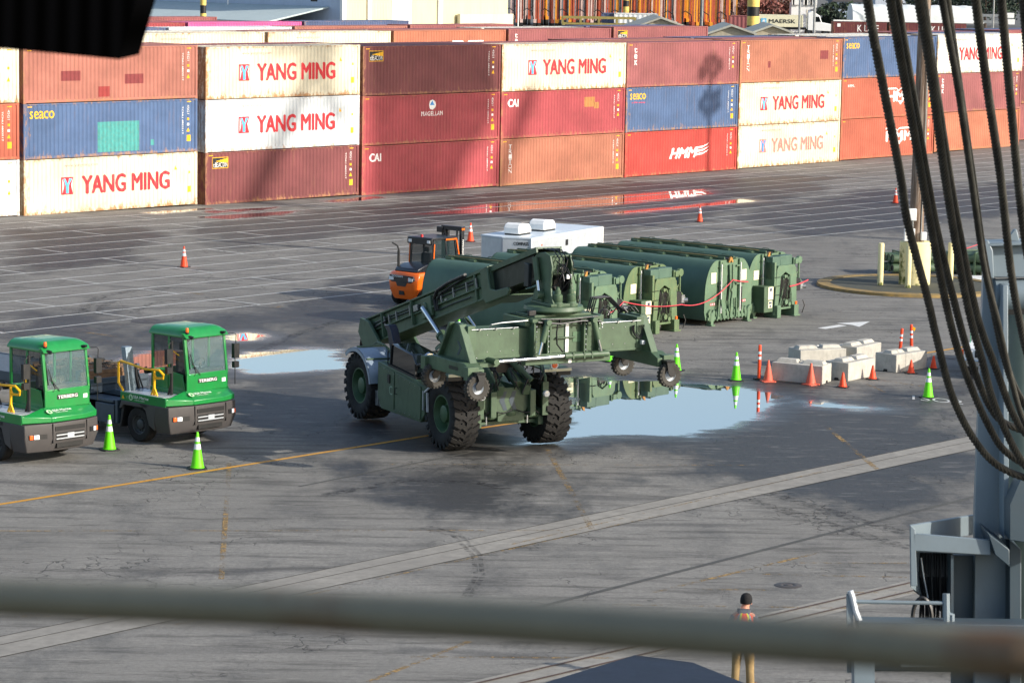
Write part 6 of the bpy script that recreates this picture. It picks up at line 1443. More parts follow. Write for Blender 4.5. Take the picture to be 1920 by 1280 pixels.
m = MB(); ext(m, [(1849, 462), (2000, 456), (2000, 520), (1862, 520)], DC_-.1, .3); ext(m, [(1846, 452), (1853, 450), (1862, 470), (1864, 522), (1858, 522), (1848, 480)], DC_-.2, .25); ext(m, [(1852, 456), (2000, 450), (2000, 457), (1852, 463)], DC_-.2, .3); ext(m, [(1885, 452), (1902, 430), (1907, 430), (1912, 452)], DC_-.1, .05)
m.build('head_beam', M_['crane'], cr, bevel=.008)
m = MB(); a = at(1865, 552, DC_); b = at(1960, 549, DC_); m.cyl(a, b, .13, n=24); m.build('pivot_pin', M_['crane'], cr)
m = MB(); ext(m, [(1866, 572), (1930, 570), (1930, 610), (1868, 604)], DC_+.3, .2); m.build('recess', M_['black'], cr)
m = MB(); a = at(1925, 590, DC_+.35); b = at(1930, 1002, DC_+.35); m.cyl(a, b, .185, n=32); m.cyl(a.lerp(b, .40), a.lerp(b, .405), .195, n=32); m.cyl(a.lerp(b, .72), a.lerp(b, .725), .195, n=32); m.cyl(b, at(1931, 1700, DC_+.35), .185, n=28)
m.build('cylinder', paint('cylinder_green_grey', '#66746c', .45, 0, .08, .2), cr)
# cable tray box
m = MB()
ext(m, [(1713, 1000), (1856, 1012), (1858, 1040), (1716, 1032)], DC_-.5, .04)
ext(m, [(1707, 985), (1716, 992), (1720, 1098), (1708, 1098)], DC_-.5, .05)
P = [at(1707, 985, DC_-.5), at(1840, 963, DC_+.6), at(1840, 1000, DC_+.6), at(1707, 1020, DC_-.5)]; Q = [p+Vector((0, .05, 0)) for p in P]; m.add(P+Q, [(0, 1, 2, 3), (7, 6, 5, 4), (0, 4, 5, 1), (1, 5, 6, 2), (2, 6, 7, 3), (3, 7, 4, 0)])
P = [at(1707, 1020, DC_-.45), at(1707, 1100, DC_-.45), at(1775, 1152, DC_+.5), at(1775, 1020, DC_+.5)]; Q = [p+Vector((.01, .05, 0)) for p in P]; m.add(P+Q, [(0, 1, 2, 3), (7, 6, 5, 4), (0, 4, 5, 1), (1, 5, 6, 2), (2, 6, 7, 3), (3, 7, 4, 0)])
P = [at(1716, 1034, DC_-.46), at(1858, 1041, DC_-.46), at(1858, 1041, DC_-.46)+Vector((0, .5, 0)), at(1716, 1034, DC_-.46)+Vector((.25, .5, 0))]; Q = [p+Vector((0, 0, .03)) for p in P]; m.add(P+Q, [(0, 1, 2, 3), (7, 6, 5, 4), (0, 4, 5, 1), (1, 5, 6, 2), (2, 6, 7, 3), (3, 7, 4, 0)])  # ceiling plate added to keep sun off the tray inside
m.build('cable_tray', M_['crane'], cr, bevel=.004)
m = MB(); ext(m, [(1783, 1040), (1788, 1040), (1788, 1165), (1783, 1165)], DC_-.44, .55); m.build('tray_shade_plate', M_['crane_dk'], cr)  # side plate added to shade the tray from the right
m = MB(); ext(m, [(1784, 1040), (1893, 1040), (1893, 3000), (1784, 3000)], DC_+.1, .06); ext(m, [(1853, 1000), (1893, 1030), (1893, 1062), (1866, 1040)], DC_-.55, .5); ext(m, [(1893, 945), (1912, 900), (2010, 880), (2010, 1030), (1893, 1012)], DC_-.5, .25); ext(m, [(1893, 1012), (1915, 1030), (1915, 3000), (1893, 3000)], DC_-.2, .4)
pc_ = m.build('base_plate', M_['crane_dk'], cr, bevel=.006)
m = MB(); c = at(1862, 1112, DC_+.09); m.add([c+Vector((.045*math.cos(a), 0, .13*math.sin(a))) for a in np.linspace(0, 2*math.pi, 25)[:-1]], [tuple(range(24))]); m.build('oval_hole', M_['black'], pc_, smooth=0)
m = MB(); ext(m, [(1712, 1035), (1784, 1040), (1784, 1165), (1776, 1155), (1714, 1108)], DC_+.25, .05); m.build('tray_back', M_['black'], cr)
m = MB(); rr = random.Random(6)
for i in range(11):
    u = 1724+i*5.2; m.tube([at(u, 1036, DC_-.2), at(u+rr.uniform(-2, 2), 1080, DC_-.25), at(u+rr.uniform(-3, 4), 1120+rr.uniform(0, 30), DC_-.1), at(u+rr.uniform(-4, 4), 1200, DC_)], .012, 6)
m.tube([at(1711+18*(1-math.cos(a)), 1160-40*math.sin(a), DC_-.6) for a in np.linspace(0, math.pi, 14)]+[at(1747, 1230, DC_-.6)], .018, 6); m.tube([at(1711, 1160, DC_-.6), at(1711, 1240, DC_-.6)], .018, 6)
m.build('electric_cables', M_['hose'], cr)
m = MB(); m.tube([at(1727, 1045, DC_-.3), at(1733, 1085, DC_-.3), at(1740, 1120, DC_-.25)], .006, 6); m.build('chrome_link', M_['alu'], cr)
# platform with a hand rail in front of the post
pf = thing('deck_platform', 'grey steel platform with a pale bent hand rail at the lower right', 'platform', (0, 0, 0))
m = MB(); ext(m, [(1608, 1166), (1990, 1172), (1990, 1262), (1618, 1258)], DC_-1.2, .22); m.build('platform_box', M_['crane_dk'], pf, bevel=.01)
m = MB(); ext(m, [(1602, 1236), (1640, 1238), (1640, 3000), (1604, 3000)], DC_-1.5, .2); ext(m, [(1690, 1240), (2000, 1240), (2000, 1250), (1690, 1250)], DC_-1.4, .15); m.build('platform_leg', M_['crane'], pf)
m = MB(); m.tube([at(1594, 1107, DC_-1.1), at(1598, 1118, DC_-1.1), at(1604, 1145, DC_-1.1), at(1615, 1172, DC_-1.1)], .026, 10); m.build('bent_post', M_['alu'], pf)
m = MB(); m.bar(at(1593, 1112, DC_-1.08), at(1594, 1260, DC_-1.08), .04, .05); m.build('flat_post', M_['crane'], pf)
m = MB(); m.tube([at(1600, 1127, DC_-1.1), at(1700, 1129, DC_-1.1), at(1775, 1130, DC_-1.1)], .016, 8); m.tube([at(1774, 1112, DC_-1.1), at(1775, 1180, DC_-1.1)], .03, 8); m.tube([at(1776, 1150, DC_-1.1), at(1785, 1152, DC_-1.1), at(1785, 1180, DC_-1.1)], .022, 8); m.build('hand_rail', M_['crane'], pf)
# wire ropes
rm = NT('greased_wire'); v = rm.map(); n = rm.noise(v, 3, 5, .6); rm.L(rm.ramp(n, [(.35, srgb('#292925')), (.65, srgb('#4b4a43'))]), rm.b.inputs['Base Color']); rm.b.inputs['Roughness'].default_value = .6; M_['rope'] = rm.m
ROPES = [
 ([(1626, 0), (1641, 87), (1687, 324), (1702, 420), (1739, 560), (1755, 630), (1785, 742), (1830, 829), (1882, 879), (1960, 900), (2060, 880)], 'leftmost wire rope, swinging furthest left and low across the post'),
 ([(1669, 0), (1704, 197), (1744, 418), (1777, 585), (1807, 690), (1852, 795), (1890, 850), (1960, 880), (2060, 850)], 'second wire rope from the left, nearly touching the third at the top'),
 ([(1681, 0), (1709, 166), (1751, 405), (1789, 566), (1822, 682), (1860, 769), (1897, 799), (1960, 812), (2060, 800)], 'third wire rope from the left, crossing over the second'),
 ([(1722, 0), (1744, 131), (1776, 360), (1811, 559), (1841, 675), (1867, 765), (1920, 870), (1990, 930), (2060, 940)], 'fourth wire rope, thick, passing in front of the wooden pole'),
 ([(1733, 26), (1757, 184), (1790, 390), (1830, 585), (1864, 682), (1905, 787), (1950, 830), (2050, 850)], 'fifth wire rope, close beside the fourth'),
 ([(1774, 0), (1796, 153), (1822, 328), (1842, 470), (1864, 585), (1882, 667), (1909, 739), (1960, 800), (2060, 830)], 'sixth wire rope, crossing the pale bollard'),
 ([(1777, 60), (1800, 190), (1826, 370), (1845, 500), (1870, 600), (1893, 700), (1920, 790), (1960, 840), (2050, 870)], 'thin wire rope tucked behind the sixth'),
 ([(1829, 0), (1849, 153), (1875, 328), (1893, 490), (1909, 589), (1935, 690), (1990, 780), (2060, 820)], 'seventh wire rope, in front of the crane head beam'),
 ([(1877, 0), (1897, 219), (1914, 394), (1930, 500), (1960, 620), (2040, 720)], 'rightmost full wire rope at the frame edge'),
 ([(1919, 0), (1930, 130), (1950, 300), (1990, 460)], 'wire rope just grazing the right frame edge at the top')]
def catmull(P, n):
    out = []; P = [P[0]*2-P[1]]+P+[P[-1]*2-P[-2]]
    for i in range(1, len(P)-2):
        a, b, c, d = P[i-1:i+3]; k = max(2, int((c-b).length/n))
        for j in range(k):
            t = j/k; out.append(.5*((2*b)+(c-a)*t+(2*a-5*b+4*c-d)*t*t+(3*b-a-3*c+d)*t**3))
    out.append(P[-2]); return out
def rope_mesh(pts, r, name):
    cs = catmull(pts, .009); n = 24; N = len(cs); A = np.array([tuple(p) for p in cs]); T = np.gradient(A, axis=0); T /= np.linalg.norm(T, axis=1)[:, None]
    s = np.concatenate([[0], np.cumsum(np.linalg.norm(np.diff(A, axis=0), axis=1))]); ref = np.array([0, 1, 0.]); a = np.cross(T, ref); a /= np.linalg.norm(a, axis=1)[:, None]; b = np.cross(T, a)
    th = np.linspace(0, 2*np.pi, n, endpoint=False)[None, :]; ph = th*3 - (s/(r*5.4)*2*np.pi)[:, None]*1.5
    rad = r*(.66+.42*np.abs(np.sin(ph)))
    V = A[:, None, :]+(rad*np.cos(th))[:, :, None]*a[:, None, :]+(rad*np.sin(th))[:, :, None]*b[:, None, :]
    m = MB(); m.v = [tuple(p) for p in V.reshape(-1, 3)]
    m.f = [(i*n+k, i*n+(k+1) % n, (i+1)*n+(k+1) % n, (i+1)*n+k) for i in range(N-1) for k in range(n)]; m.mi = [0]*len(m.f)
    return m.build(name, M_['rope'], smooth=60, fix=False)
for i, (pts, lb) in enumerate(ROPES):
    D0 = 15.0+(i % 3)*.4
    P = [at(u, v, D0+5.5*max(0, v)/900) for u, v in pts]; P = [P[0]+(P[0]-P[1])*1.2]+P
    o = rope_mesh(P, .0255*(1)*(.78 if 'thin' in lb else 1), 'wire_rope'); tag(o, lb, 'wire rope', 'ship crane wire ropes')
# near rail, out of focus
rl = NT('rail_paint'); v = rl.map(); n = rl.noise(v, 7, 5, .6); n2 = rl.noise(v, 30, 6, .7)
rl.L(rl.mix(rl.math('MULTIPLY', rl.ramp(n, [(.56, 0.0), (.68, 1.0)]), .8), rl.mix(n2, srgb('#645f4c'), srgb('#7c7660')), srgb('#5a3a1a')), rl.b.inputs['Base Color']); rl.b.inputs['Roughness'].default_value = .5
m = MB(); m.tube([at(-500, 1098, 1.62), at(0, 1120, 1.50), at(500, 1139, 1.40), at(960, 1164, 1.30), at(1440, 1196, 1.20), at(1920, 1228, 1.10), at(2400, 1255, 1.08)], [.0098]*7, 24)
o = m.build('guard_rail', rl.m); tag(o, 'blurred grey pipe rail with rust spots crossing close in front', 'rail')
bk = NT('ribbed_black'); wv_ = bk.n.new('ShaderNodeTexWave'); wv_.inputs['Scale'].default_value = 9; bk.L(bk.map(), wv_.inputs[0]); bk.L(bk.ramp(wv_.outputs['Fac'], [(0.0, srgb('#020202')), (1.0, srgb('#070708'))]), bk.b.inputs['Base Color']); bk.b.inputs['Roughness'].default_value = 1; bk.b.inputs['Specular IOR Level'].default_value = 0
m = MB(); ext(m, [(-400, -300), (300, -300), (256, 0), (223, 112), (0, 91), (-400, 60)], 4.6, .25); o = m.build('black_housing', bk.m, smooth=0); tag(o, 'blurred black housing corner hanging into the upper left', 'housing')
# navy panel roof at the bottom edge
m = MB(); zr = 2.3
P = [G(1000, 1284, zr), G(1190, 1226, zr+.12), G(1300, 1240, zr+.1), G(1410, 1284, zr), G(1390, 1500, zr), G(1000, 1500, zr)]
P = [(p.x, p.y, p.z) for p in P]; Q = [(p[0], p[1], 0) for p in P]; n = 6
m.add(P+Q, [(0, 1, 2, 3, 4, 5)[::-1]]+[(i, (i+1) % n, n+(i+1) % n, n+i) for i in range(n)]); o = m.build('tarpaulin_cover', paint('navy_tarp', '#161d2b', .55, 0, .15, .25, 2, '#2b3448'), bevel=.03); tag(o, 'dark navy tarpaulin cover at the bottom edge beside the worker', 'tarpaulin')
# ------------------------------------------------------------------ worker
def skin_mesh(name, joints, edges, mat, parent, sub=2, root=0):
    me = bpy.data.meshes.new(name); me.from_pydata([j[0] for j in joints], edges, []); me.materials.append(mat)
    o = bpy.data.objects.new(name, me); S.collection.objects.link(o); o.parent = parent
    sk = o.modifiers.new('skin', 'SKIN'); sk.use_smooth_shade = True
    for i, j in enumerate(joints):
        r = j[1]; r = r if isinstance(r, tuple) else (r, r); me.skin_vertices[0].data[i].radius = r
        me.skin_vertices[0].data[i].use_root = (i == root)
    ss = o.modifiers.new('sub', 'SUBSURF'); ss.levels = sub; ss.render_levels = sub
    return o
skin = paint('skin_tone', '#c98a70', .55, 0, .06, .05); khaki = paint('khaki_cloth', '#8f7850', .85, 0, .15, .25, 6, '#5e4b30'); hood = paint('grey_hoodie', '#5c606b', .85, 0, .12, .1, 8)
vest = paint('vest_orange', '#f0501e', .6, 0, .08, .05); silver = paint('vest_silver', '#8f959a', .4); vyel = paint('vest_yellow', '#d9e31c', .5); beanie = paint('black_beanie', '#131214', .9)
wp = G(1391, 1290); wk = thing('person', 'worker in black beanie, orange vest, grey hoodie and khaki trousers, seen from behind', 'person', (wp.x, wp.y, 0), R(-8))
# facing away from the camera (+y), looking down to the right
J = [((0, 0, .95), (.15, .11)), ((0, .0, 1.12), (.15, .11)), ((0, .0, 1.32), (.17, .12)), ((0, -.01, 1.46), (.12, .10)), ((0.01, .02, 1.53), .062), ((.02, .06, 1.60), (.07, .08)), ((.03, .08, 1.68), (.085, .105)), ((.03, .08, 1.75), (.06, .075)),
     ((-.19, 0, 1.42), .072), ((-.25, .03, 1.15), .052), ((-.20, .22, .98), .042), ((.19, 0, 1.42), .072), ((.27, .02, 1.16), .052), ((.22, .22, 1.0), .042),
     ((-.10, 0, .86), (.10, .10)), ((-.12, .04, .50), .072), ((-.13, -.02, .10), .048), ((-.14, .12, .05), .04), ((.10, 0, .86), (.10, .10)), ((.13, .03, .50), .072), ((.15, -.03, .10), .048), ((.19, .10, .05), .04)]
E_ = [(0, 1), (1, 2), (2, 3), (3, 4), (4, 5), (5, 6), (6, 7), (3, 8), (8, 9), (9, 10), (3, 11), (11, 12), (12, 13), (0, 14), (14, 15), (15, 16), (16, 17), (0, 18), (18, 19), (19, 20), (20, 21)]
# hands: palm and five fingers
def hand(base, s):
    b = Vector(base); i0 = len(J); J.append(((b.x-.01*s, b.y+.06, b.z+.0), (.026, .036))); par = 10 if s < 0 else 13; E_.append((par, i0))
    for k in range(4):
        p1 = b+Vector((-.02*s, .13, .03-.02*k)); p2 = p1+Vector((-.03*s, .03, -.01)); i = len(J); J.append((tuple(p1), .010)); J.append((tuple(p2), .008)); E_.append((i0, i)); E_.append((i, i+1))
    p1 = b+Vector((-.04*s, .07, .03)); p2 = p1+Vector((-.02*s, .04, .005)); i = len(J); J.append((tuple(p1), .012)); J.append((tuple(p2), .009)); E_.append((i0, i)); E_.append((i, i+1))
hand((-.20, .22, .98), -1); hand((.22, .22, 1.0), 1)
skin_mesh('body', J, E_, skin, wk)
HJ = [((0, 0, .92), (.185, .145)), ((0, 0, 1.12), (.19, .145)), ((0, 0, 1.32), (.20, .15)), ((0, -.01, 1.45), (.14, .12)), ((.0, -.0, 1.50), (.10, .09)), ((-.19, 0, 1.42), .095), ((-.27, .02, 1.15), .075), ((-.21, .21, .99), .055), ((.19, 0, 1.42), .095), ((.29, .01, 1.16), .075), ((.23, .21, 1.01), .055)]
skin_mesh('hoodie', HJ, [(0, 1), (1, 2), (2, 3), (3, 4), (3, 5), (5, 6), (6, 7), (3, 8), (8, 9), (9, 10)], hood, wk)
skin_mesh('hood', [((0, -.10, 1.42), (.10, .05)), ((0, -.11, 1.48), (.13, .06)), ((0, -.04, 1.53), (.11, .06))], [(0, 1), (1, 2)], hood, wk, root=1)
TJ = [((0, 0, .98), (.165, .13)), ((0, 0, .90), (.17, .14)), ((-.11, 0, .80), (.115, .12)), ((-.125, .05, .50), .092), ((-.13, -.01, .28), .085), ((-.135, -.02, .12), .085), ((-.14, -.01, .05), .078), ((.11, 0, .80), (.115, .12)), ((.135, .04, .50), .092), ((.15, -.02, .28), .085), ((.16, -.03, .12), .088), ((.165, -.02, .05), .08)]
skin_mesh('trousers', TJ, [(0, 1), (1, 2), (2, 3), (3, 4), (4, 5), (5, 6), (1, 7), (7, 8), (8, 9), (9, 10), (10, 11)], khaki, wk)
for x, a in ((-.14, .1), (.17, -.35)):
    m = MB(Matrix.Translation((x, 0, 0)) @ Matrix.Rotation(a, 4, 'Z')); m.prism([(-.05, .0), (.05, 0), (.055, .06), (.045, .11), (-.045, .11), (-.055, .06)], -.10, .20); m.build('boot', paint('brown_boot', '#5b4330', .8), wk, bevel=.02)
m = MB(); m.lathe([(.118, 1.66), (.128, 1.70), (.125, 1.76), (.105, 1.82), (.06, 1.855), (0, 1.865)], n=24)
for i, q_ in enumerate(m.v): m.v[i] = Vector((q_[0]*.92+.03, q_[1]*1.06+.08+(-.25*(q_[2]-1.7) if 0 else 0), q_[2]-.02*(q_[1] > 0)))
m.build('beanie', beanie, wk)
m = MB(); m.lathe([(0, -.02), (.022, 0), (.03, .01), (.0, .02)], (.125, .09, 1.655), 'x', 10); m.build('ear', skin, wk)
m = MB(); m.box(.04, .14, .145, .20, 1.675, 1.70); m.build('sunglasses', M_['black'], wk, bevel=.01)
# vest: shell round the torso with stripes
m = MB(); ring = [(.215*math.cos(a), .165*math.sin(a)) for a in np.linspace(0, 2*math.pi, 33)[:-1]]; zs = [.88, 1.0, 1.05, 1.12, 1.25, 1.36, 1.45, 1.50]; sc = [1.0, 1.0, 1.0, .99, 1.02, 1.03, .90, .62]
vs = [(x*s, y*s-.005, z) for z, s in zip(zs, sc) for x, y in ring]
for k in range(len(zs)-1):
    for i in range(32):
        a = ring[i][0]; z = zs[k]
        if k >= 5 and abs(a) < .07 and ring[i][1] < 0 and 0: continue
        m.m = 0
        if .075 < abs(a) < .15: m.m = 1
        if .12 < abs(a) < .145 or .075 < abs(a) < .095: m.m = 2
        if k in (1, 2): m.m = 2 if k == 1 else 1
        m.mi.append(m.m); m.f.append([k*32+i, k*32+(i+1) % 32, (k+1)*32+(i+1) % 32, (k+1)*32+i])
m.v = vs; m.build('safety_vest', [vest, silver, vyel], wk, smooth=60)
# ------------------------------------------------------------------ beyond the yard
EZ = 4.2
m = MB(); m.box(-260, 330, 378, 1400, -.5, EZ); struct(m.build('raised_ground', strip_mat('far_asphalt', '#6e6c68', '#56544f'), smooth=0))
def ribbed(name, col, pitch=2.2, rough=.5):
    t = NT(name); w = t.n.new('ShaderNodeTexWave'); w.inputs['Scale'].default_value = pitch; w.inputs['Distortion'].default_value = 0
    v = t.map((1, 1, 0)); t.L(v, w.inputs[0]); n = t.noise(t.map((1, 1, .2)), .8, 4)
    c = srgb(col); t.L(t.mix(t.ramp(n, [(.35, 0.0), (.7, 1.0)]), tuple(x*.88 for x in c[:3])+(1,), c), t.b.inputs['Base Color']); t.bump(w.outputs['Fac'], .5, .05); t.b.inputs['Roughness'].default_value = rough; return t.m
C0 = at(641, 0, 330); C0.z = 0
wh = thing('warehouse', 'long blue grey metal warehouse with a pale cream front at the top left', 'warehouse', C0, WA)
m = MB(); m.box(.02, 29, .02, 75, 0, 15); wb = m.build('wall', ribbed('warehouse_blue', '#b3c1d4', 1.2), wh, smooth=0)
m = MB(); m.box(0, 29.1, -.15, -.0, 0, 15); fr_ = m.build('front_wall', ribbed('warehouse_cream', '#d9cda4', 1.2), wb, smooth=0)
for q_ in ((4.0, 4.6, -.4, -.16, 0, 15), (16.2, 16.9, -.4, -.16, 0, 15), (-.3, .3, -.4, -.0, 0, 15)): m = MB(); m.box(*q_); m.build('pilaster', M_['white'], fr_)
m = MB(); m.box(8.2, 11.6, -.22, -.16, 0, 15); m.build('door', M_['white'], fr_)
m = MB(); m.box(19.5, 29.3, -.9, -.45, 0, 7.2); m.build('side_annex', ribbed('annex_cream', '#d6d0b4', 1.2), fr_, smooth=0)
m = MB(); m.prism([(-.05, 8.05), (-.05, 7.9), (-10, 6.2), (-10, 6.4)], 2, 76); m.build('roof', strip_mat('lean_to_roof', '#b4c2c2', '#a4b2b2'), wb, smooth=0)
m = MB(); m.box(-10, -.05, 3, 75, 0, 6.0); m.build('lean_to', ribbed('lean_to_wall', '#8a93a0', 1.2), wb, smooth=0)
for yy in (4, 21, 40): m = MB(); m.box(-.08, .0, yy, yy+1.0, 8.6, 9.7); m.build('window', M_['glass_dark'], wb)
for yy in (18, 40): m = MB(); m.tube([(-1, yy, 7.8), (-1, yy, 9.2)], .08, 6); m.build('roof_vent', M_['white'], wb)
# straddle carriers
scp = None
sc_or = paint('carrier_rust', '#b9583a', .6, 0, .15, .3, 1); sc_y = paint('carrier_yellow', '#f0a02c', .5, 0, .1, .15, 1); sc_w = paint('carrier_pale', '#d9bdb0', .6, 0, .1, .2, 1)
kinds = ['rust red', 'orange', 'pale pink', 'yellow edged']
n_ = 0
for row, D in enumerate((400, 424)):
    for k in range(13):
        u = 958+k*33+row*14
        p = at(u, 0, D); p.z = EZ
        t = thing('straddle_carrier', 'straddle carrier, %s in the %s line from the warehouse' % (['first','second','third','fourth','fifth','sixth','seventh','eighth','ninth','tenth','eleventh','twelfth','thirteenth'][k], ('near', 'far')[row]), 'straddle carrier', p, R(88+(k % 3)*2), 'straddle carriers parked in lines')
        ma = (sc_or, sc_w, sc_or, sc_y)[(k+row) % 4]; mb_ = (sc_y if k > 5 else sc_w, sc_or)[(k) % 2]
        for x in (0, 5.5):
            for i, y in enumerate((-.95, .95)):
                m = MB(); m.box(x-.28, x+.28, y-.20, y+.20, 1.3, 13); m.m = 1; m.box(x-.30, x-.28, y-.22, y-.04, 1.3, 13); m.build('leg', [ma, mb_], t)
        for y in (-.95, .95): m = MB(); m.box(-.8, 6.3, y-.22, y+.22, .9, 1.4); m.build('lower_beam', ma, t)
        m = MB(); m.box(-.3, 5.8, -1.1, 1.1, 12.6, 13.2); m.build('top_frame', ma, t)
        if scp is None: m = MB(); m.cyl((0, -.2, .6), (0, .2, .6), .6, n=14); scp = m.build('wheel', M_['rubber'], t); scp.location = (-.3, -.95, 0); first_ = scp
        for x in (-.3, 2.0, 3.6, 5.8):
            for y in (-.95, .95):
                if t is first_.parent and x == -.3 and y < 0: continue
                w_ = scp.copy(); S.collection.objects.link(w_); w_.parent = t; w_.location = (x, y, 0)
        m = MB(); m.tube([(-.35, -.75, 1.4), (-.4, -.6, 2.4), (-.35, .2, 2.9), (-.35, .7, 2.6)], .07, 6); m.build('cable_loop', M_['black'], t)
        m = MB(); m.box(-.4, -.3, .45, .65, 1.4, 12); m.build('ladder', M_['black'], t)
# striped mast bases
for u, D, r, lb in ((1413, 290, .62, 'thick black and yellow striped column beside the white shipping box'), (1174, 395, .42, 'black and yellow striped column in front of the straddle carriers'), (381, 300, .32, 'short black and yellow striped column by the warehouse roof')):
    p = at(u, 0, D); p.z = 0; t = thing('striped_column', lb, 'striped column', p, 0, 'black and yellow striped columns')
    m = MB(); st_ = .95 if r > .5 else .85
    z = 0; k = 0
    while z < 22: m.m = k % 2; m.lathe([(r, z), (r, z+st_)], n=20); z += st_; k += 1
    m.build('column', [paint('stripe_yellow', '#e3c465', .6), M_['black']], t)
    m = MB(); m.box(-1.2, 1.2, -.3, .3, 21.9, 22.6); m.build('lamp_head', M_['steel'], t)
for u, D, r, lb, mt_ in ((1317, 236, .10, 'thin grey light pole left of the gabled sheds', 'steel'), (972, 390, .10, 'slim pale light pole in front of the straddle carriers', 'white'), (1500, 372, .14, 'grey light pole right of the white lettered container', 'steel'), (1528, 384, .16, 'grey pole behind the white truck cab', 'steel'), (1688, 300, .22, 'brown wooden pole in front of the white vaulted shelter', 'wood'), (1864, 345, .10, 'thin pole by the dark trees at upper right', 'steel')):
    p = at(u, 0, D); p.z = 0; t = thing('light_pole', lb, 'light pole', p, 0, 'poles beyond the container wall')
    m = MB(); m.tube([(0, 0, 0), (0, 0, 10), (0, 0, 19)], [r, r, r*.8], 10); m.build('pole', M_[mt_], t)
    m = MB(); m.bar((0, 0, 18.8), (1.2, 0, 19.1), .15, .12); m.build('lamp_arm', M_['steel'], t)
# olive frame, boxes, sheds
def px_box(name, label, cat, u0, u1, vt, vb, D, dep, mat, grp=None, rz=0, extra=None):
    a = at(u0, vb, D); b = at(u1, vt, D); t = thing(name, label, cat, ((a.x+b.x)/2, a.y, 0), rz, grp); w = abs(b.x-a.x)/2
    return t, w, a.z, b.z
t, w, z0, z1 = px_box('steel_frame', 'olive steel lifting frame on top of the far containers', 'steel frame', 1055, 1191, 33, 46, 322, 2, None)
m = MB(); 
for y in (0, 2): m.box(-w, w, y-.12, y+.12, z1-.25, z1); m.box(-w, w, y-.12, y+.12, z0, z0+.2)
for x in (-w, -w*.5, 0, w*.5, w): m.box(x-.1, x+.1, -.1, 2.1, z0, z1-.02)
for x in (-w+.1, w-.1): m.box(x-.15, x+.15, -.15, .1, 0, z0+.05); m.box(x-.15, x+.15, 1.9, 2.15, 0, z0+.05)
m.build('frame', paint('olive_steel', '#94864a', .6), t)
for lb, u0, u1, vt, vb, D, col in (('pale grey refrigerated box behind the olive frame', 1152, 1233, 26, 48, 350, 'white'), ('blue grey container left of the pale refrigerated box', 1128, 1152, 25, 42, 352, 'navy'), ('dusty maroon container left of the thick striped column', 1368, 1411, 30, 50, 395, 'rose')):
    a = at(u0, vb, D); b = at(u1, vt, D); L_ = b.x-a.x; zb = a.z
    tt = thing('freight_box', lb, 'container', ((a.x), a.y, max(EZ if D > 378 else 0, 0)), 0)
    m = MB(); zt_ = b.z-tt.location.z
    vs = []; k = int(L_/.28)*2
    for i in range(k+1): vs += [(L_*i/k, (0, .04)[(i//1) % 2 if 0 else (i % 4 > 1)], 0), (L_*i/k, (0, .04)[(i % 4 > 1)], zt_)]
    m.add(vs, [(2*i, 2*i+2, 2*i+3, 2*i+1) for i in range(k)]); m.box(0, L_, .05, 2.4, 0, zt_-.01); m.box(-.05, .12, -.03, .1, 0, zt_); m.box(L_-.12, L_+.05, -.03, .1, 0, zt_); m.box(0, L_, -.03, .1, zt_-.12, zt_)
    m.build('shell', cmat('container_'+col, CC[col][1], .1), tt, smooth=0)
    if col == 'white': lettering('OL', DC['g'], tt, (L_*.45, -.04, zt_-.9), (1, 0, 0), (0, 0, 1), w=1.4, h=.9)
def shed(label, u0, u1, vr, ve, D, dep=14, col='#b9b6a6', skew=0):
    a = at(u0, ve, D); b = at(u1, ve, D); zr = at(u0, vr, D).z; t = thing('gabled_shed', label, 'shed', (a.x, a.y, 0), R(skew), 'pale gabled sheds'); w = b.x-a.x
    m = MB(); m.prism([(0, 0), (w, 0), (w, b.z), (w/2, zr), (0, a.z)], 0, dep, 'xz'); wl = m.build('wall', paint('shed_wall', '#a7a08c', .8), t, smooth=0)
    m = MB(); m.prism([(-.3, a.z-.1), (w/2, zr+.05), (w+.3, b.z-.1), (w+.3, b.z+.08), (w/2, zr+.25), (-.3, a.z+.08)], -.4, dep+.4, 'xz'); m.build('roof', strip_mat('roof_'+col[1:], col, '#9c9a8e'), t, smooth=0)
    m = MB(); m.box(w*.3, w*.7, -.03, 0, 0, a.z*.7); m.build('door', M_['black'], wl)
shed('broad pale roofed shed right of the straddle carriers', 1165, 1312, 35, 62, 300, 16, '#c3c0b0')
shed('low pale gabled shed left of the thick striped column', 1330, 1412, 50, 64, 262, 10, '#b4bab2'); shed('low pale gabled shed right of the thick striped column', 1414, 1482, 50, 62, 266, 10, '#b4bab2')
# white lettered container on a road chassis with a white truck
a = at(1420, 50, 389); b = at(1505, 29, 389); L_ = b.x-a.x
tt = thing('freight_container', 'white container with a light blue star square and dark letters, on a truck chassis', 'container', (a.x, a.y, a.z), R(-2))
hh = b.z-a.z; m = MB(); m.box(0, L_, 0, 2.4, 0, hh); m.box(-.05, .15, -.04, .1, 0, hh); m.box(L_-.15, L_+.05, -.04, .1, 0, hh); m.build('shell', M_['cream'], tt, smooth=0)
m = MB(); m.box(.5, 1.22, -.06, -.02, .42, 1.12); em = m.build('emblem', DC['ltb'], tt, smooth=0)
m = MB(); m.add([(.86+(.30 if i % 2 == 0 else .12)*math.cos(i*math.pi/7), -.07, .77+(.30 if i % 2 == 0 else .12)*math.sin(i*math.pi/7)) for i in range(14)], [tuple(range(14))]); m.build('star', DC['w'], em, smooth=0)
lettering('MAERSK', DC['k'], tt, (3.35, -.03, .77), (1, 0, 0), (0, 0, 1), w=3.6, h=.52, bold=.02)
tk = thing('road_truck', 'white road truck coupled to the white lettered container', 'truck', (a.x, a.y, EZ), R(-2))
m = MB(); m.box(-.2, L_+2.5, .3, 2.1, a.z-EZ-.35, a.z-EZ-.05); m.build('chassis', M_['black'], tk)
m = MB(); cz_ = a.z-EZ
